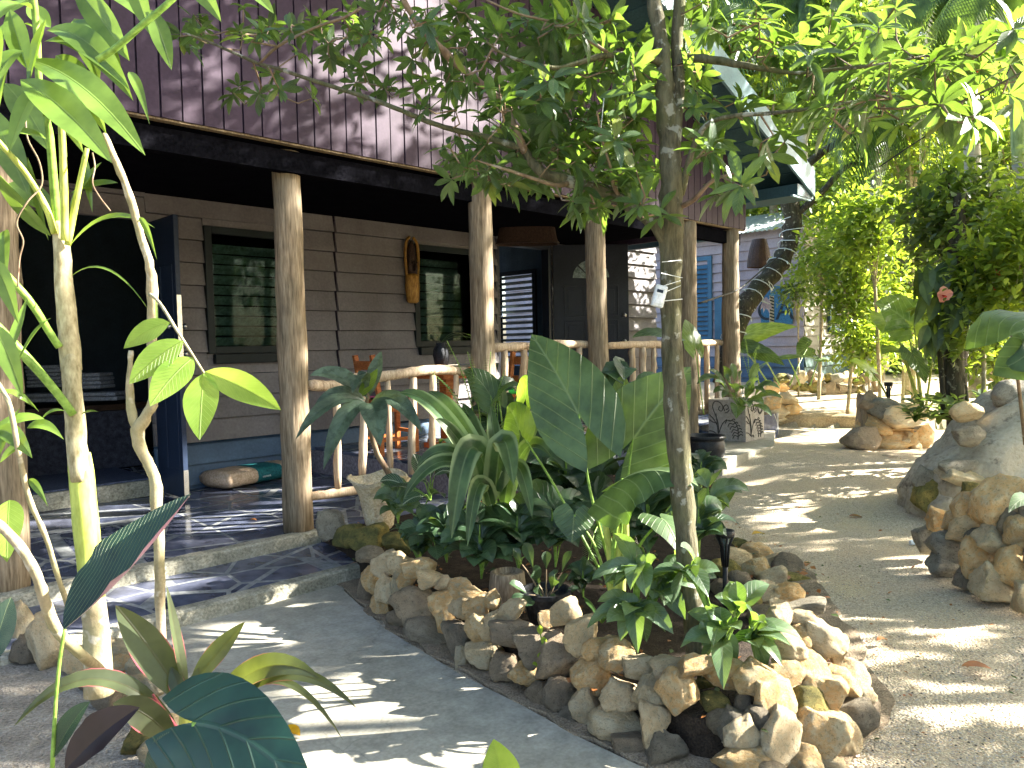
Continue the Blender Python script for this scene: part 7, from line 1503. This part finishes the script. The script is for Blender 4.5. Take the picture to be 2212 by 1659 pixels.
# far wood: many leaves reading as one mass
def wood():
    n = 60000; x = RNG.uniform(1380, 2420, n); y = 790-RNG.random(n)**.8*1000; t = RNG.uniform(20, 34, n)
    # clumps
    cx_ = RNG.uniform(1380, 2420, 900); cy_ = 790-RNG.random(900)*1000; ct = RNG.uniform(20, 34, 900); k = RNG.integers(0, 900, n)
    X = cx_[k]+RNG.normal(0, 34, n); Y = cy_[k]+RNG.normal(0, 26, n); T = ct[k]+RNG.normal(0, .6, n)
    P = np.array([at(a, b, c_) for a, b, c_ in zip(X, Y, T)]); P = P[P[:, 2] > .3]; n = len(P)
    D = rnd_dirs(n, .35); Nn = RNG.normal(size=(n, 3))*.4; Nn[:, 2] += 1; Nn += np.array(SUN)*.5
    tag(cloud('far_wood', T_SM2, P, D, Nn, RNG.uniform(.25, .5, n), [M['lf_yel'], M['lf_bg'], M['lf_bgd']], midx=RNG.choice(3, n, p=[.4, .35, .25])), kind='stuff')
wood()
def hedge_mass():
    n = 7000; x = RNG.uniform(1720, 2400, n); P = np.array([at(a, RNG.uniform(690, 800), RNG.uniform(18, 24)) for a in x]); D = rnd_dirs(n, .3); Nn = RNG.normal(size=(n, 3))*.4; Nn[:, 2] += 1
    tag(cloud('undergrowth', T_SM2, P, D, Nn, RNG.uniform(.15, .3, n), [M['lf_yel'], M['lf_bg'], M['lf_bgd']], midx=RNG.choice(3, n, p=[.4, .35, .25])), kind='stuff')
hedge_mass()

def litter(name, n, fn, L, mats, p):
    P = np.array([fn() for _ in range(n)]); a = RNG.uniform(0, 6.28, n); D = np.stack([np.cos(a), np.sin(a), RNG.normal(0, .15, n)], 1); Nn = RNG.normal(size=(n, 3))*.35; Nn[:, 2] += 1
    tag(cloud(name, T_SM2, P, D, Nn, RNG.uniform(.5, 1.3, n)*L, [M[m] for m in mats], midx=RNG.choice(len(mats), n, p=p)), kind='stuff')
def _gp():
    while True:
        g = onz(random.uniform(1480, 2230), random.uniform(950, 1659), .02)
        if not inpoly(g.x, g.y, BED): return (g.x, g.y, H(g.x, g.y)+.012)
def _bp():
    while True:
        x = random.uniform(2.2, 7); y = random.uniform(1.2, 5)
        if inpoly(x, y, BED): return (x, y, .165)
litter('leaf_litter', 130, _gp, .028, ('lf_brown', 'lf_bgd'), (.7, .3)); litter('leaf_litter', 500, _bp, .05, ('lf_brown', 'lf_bgd'), (.75, .25))
# ================================================================ ADDED SHADE TREES, UNSEEN, OUTSIDE THE PICTURE
# sun patches: leaves are cut from the added crowns so light lands here (points on the ground and walls, radii in metres)
e1 = Vector((-SUN.y, SUN.x, 0)).normalized(); e2 = SUN.cross(e1).normalized()
GAPS = []
def gap(p, ra, rb): GAPS.append((p.dot(e1), p.dot(e2), ra, rb))
for x, y, ra, rb in ((870, 1545, .50, .15), (700, 1590, .35, .14), (950, 1620, .4, .1), (960, 1580, .25, .07), (560, 1350, .25, .05), (620, 1310, .2, .04), (1000, 1640, .2, .05), (1180, 1640, .12, .05), (300, 1290, .2, .04), (1650, 1080, .4, .05), (1800, 1065, .4, .04), (1700, 1120, .3, .03), (1750, 900, .5, .06), (1900, 1050, .3, .03), (1810, 1325, .06, .03), (1900, 1310, .07, .02), (2050, 1350, .1, .03), (2080, 1520, .1, .03), (2190, 1500, .08, .03), (1760, 960, .4, .05), (1650, 990, .3, .04)): gap(onz(x, y, .02), ra, rb)
_w0 = len(GAPS)
for i in range(75):
    a = random.uniform(0, 6.28); q = random.random()**.6; gap(onv(900+230*q*math.cos(a), 150+190*q*math.sin(a), 4.93), random.uniform(0, .07), random.uniform(0, .06))
for x, y, ra, rb in ((940, 150, .14, .12), (1000, 260, .12, .1), (850, 60, .12, .1), (1090, 40, .1, .12), (1180, 120, .05, .1), (1400, 330, .02, .05)): gap(onv(x, y, 4.93), ra, rb)
for x, y, t, ra, rb in ((1335, 1230, 3.0, .16, .12), (1405, 1260, 2.95, .12, .10), (1480, 1250, 3, .07, .06), (1640, 1320, 2.8, .10, .06), (1750, 1390, 3.0, .3, .22), (1800, 1320, 3.8, .2, .1), (2150, 1120, 5.2, .2, .1), (1780, 1480, 3.0, .06, .10), (1360, 1415, 3, .05, .04), (1410, 1055, 3.2, .25, .10), (1300, 700, 10.4, .25, .22), (1740, 1330, 3.4, .12, .08), (1330, 1420, 3, .06, .05), (1300, 900, 3.5, .05, .06), (870, 870, 4.6, .12, .06), (780, 870, 4.7, .06, .05), (940, 900, 4.1, .10, .06), (1060, 600, 6.7, .08, .5), (1060, 800, 6.7, .08, .2), (1305, 560, 7.9, .06, .6), (1590, 620, 9.8, .06, .5), (1190, 745, 7.0, .3, .05), (1600, 830, 10, .3, .2), (200, 200, 1.8, .30, .25), (120, 400, 1.95, .12, .35), (180, 1050, 2, .06, .2), (330, 700, 1.8, .22, .15), (430, 870, 1.7, .16, .12), (150, 1280, 1.6, .12, .12), (260, 1420, 2.1, .15, .08), (310, 560, 1.9, .05, .2), (150, 150, 1.8, .5, .35), (1180, 300, 3.1, .22, .22), (1300, 420, 3.1, .25, .15), (1650, 150, 2.9, .25, .25), (1850, 200, 2.8, .3, .3), (2050, 200, 2.8, .25, .25), (1550, 350, 2.9, .15, .15), (480, 100, 3.5, .10, .1), (1560, 1040, 4.5, .1, .03), (1085, 1640, 1.5, .04, .04), (1520, 560, 9, .06, .3)): gap(at(x, y, t), ra, rb)
for x, y, ra, rb in ((480, 1150, .2, .0), (250, 1092, .25, .0), (420, 1125, .2, .0), (700, 1035, .2, .02), (560, 1130, .15, .0), (330, 1110, .2, .0), (200, 1180, .2, .01), (760, 1010, .2, .0)): gap(onz(x, y, .16), ra, rb)
for x, y, ra, rb in ((545, 965, .25, .1), (700, 985, .15, .05)): gap(onv(x, y, 7.55), ra, rb)
for i in range(110): gap(onv(random.uniform(330, 860), random.uniform(0, 300), 4.93), random.uniform(-.03, .01), random.uniform(-.035, .005))
WALLG = GAPS[_w0:_w0+81]
GAPS = np.array(GAPS)
CRN = [((5.2, -2.4, 3.6), (2.2, 1.8, 2.6), (5.6, -3.0)), ((8.6, -2.6, 5.2), (2.6, 2.0, 3.4), (8.8, -3.4)), ((12.2, -2.8, 6.6), (3.0, 2.4, 4.4), (12.5, -3.6)), ((16.2, -3.2, 8.6), (3.2, 2.6, 4.6), (16.5, -4.2)),
       ((8.3, 0.3, 8.6), (3.2, 1.8, 2.3), (9.0, -2.0)), ((4.6, -0.2, 5.4), (2.2, 1.6, 1.4), (4.0, -2.2)), ((13.2, 0.2, 9.4), (3.2, 1.8, 2.6), (13.6, -2.6)), ((2.6, -2.6, 2.8), (1.4, 1.2, 1.6), (2.4, -3.4)), ((22.5, 3.0, 6.5), (3, 2, 3.5), (23, 2))]
def shade():
    for i, (c, r, b) in enumerate(CRN):
        vol = r[0]*r[1]*r[2]; area = PI*(r[0]+r[1])/2*r[2]; n = int(area*DENS*(.45 if i in (4, 6) else 1)/.0125)
        P, cc = clumped(c, r, int(n/26), 26, .30, .40)
        q = P@np.array(e1); s = P@np.array(e2); keep = ~in_view(P, .08) & (P[:, 2] > .6)
        for g in GAPS:
            mg = .05 if max(g[2], g[3]) < .08 else .13; d = ((q-g[0])/(g[2]+mg))**2+((s-g[1])/(g[3]+mg))**2; keep &= ~(d < 1)
        P = P[keep]; n = len(P); o = empty('shade_tree', ['spreading tree just outside the right edge of the view', 'tall tree outside the right edge, level with the boulder', 'tall tree outside the right edge, level with the stone pier', 'tall tree outside the right edge beyond the hibiscus', 'overhanging tree crown above the top of the view', 'overhanging tree above the viewer', 'second overhanging tree crown above the top of the view', 'low leafy tree right beside the viewer', 'tall tree outside the right edge, level with the far cottage'][i], 'tree', (b[0], b[1], 0))
        bb = Vector((b[0], b[1], -.1)); mb = MB(); C0 = Vector(c); mb.tube(smoothpts([bb, bb.lerp(C0, .5)+Vector((0, -.2, 0)), C0], 5), lerpl([.10, .08, .05], 11), 10); 
        if not in_view(np.array([C0]), .1)[0]: mb.build('trunk', M['bark'], o, smooth=True)
        D = rnd_dirs(n, .2); Nn = RNG.normal(size=(n, 3))*.5; Nn[:, 2] += .7; Nn += np.array(SUN)*.7
        cloud('crown', T_SM2, P, D, Nn, RNG.uniform(.14, .26, n), [M['lf_tree']], o)
DENS = 2.6
shade()
def added_shade_crown():
    """the garden tree's own top, above the picture: throws the crisp leaf flecks on the upper wall"""
    n = 7000; P, cc = clumped((5.6, 2.9, 6.4), (3.4, 1.3, 1.3), n//18, 18, .20, .45)
    q = P@np.array(e1); s_ = P@np.array(e2); keep = ~in_view(P, .05)
    for g in WALLG:
        keep &= ~(((q-g[0])/(g[2]+.03))**2+((s_-g[1])/(g[3]+.03))**2 < 1)
    P = P[keep]; n = len(P); D = rnd_dirs(n, .25); Nn = RNG.normal(size=(n, 3))*.5; Nn[:, 2] += .7; Nn += np.array(SUN)*.6
    cloud('upper_crown', T_TREE2, P, D, Nn, RNG.uniform(.10, .17, n), M['lf_tree'], TREE)  # added out of view to break the sun into flecks on the wall
    mb = MB(); top = at(1402, -80, 3.1)
    for q_ in [Vector(c) for c in cc[::28]]:
        if not in_view(np.array([q_]), .05)[0]: mb.tube([top, top.lerp(q_, .5)+Vector((0, 0, .3)), q_], [.03, .02, .008], 6, cap=False)
    mb.build('branch', M['bark'], TREE, smooth=True)  # limbs carrying the added unseen crown
added_shade_crown()
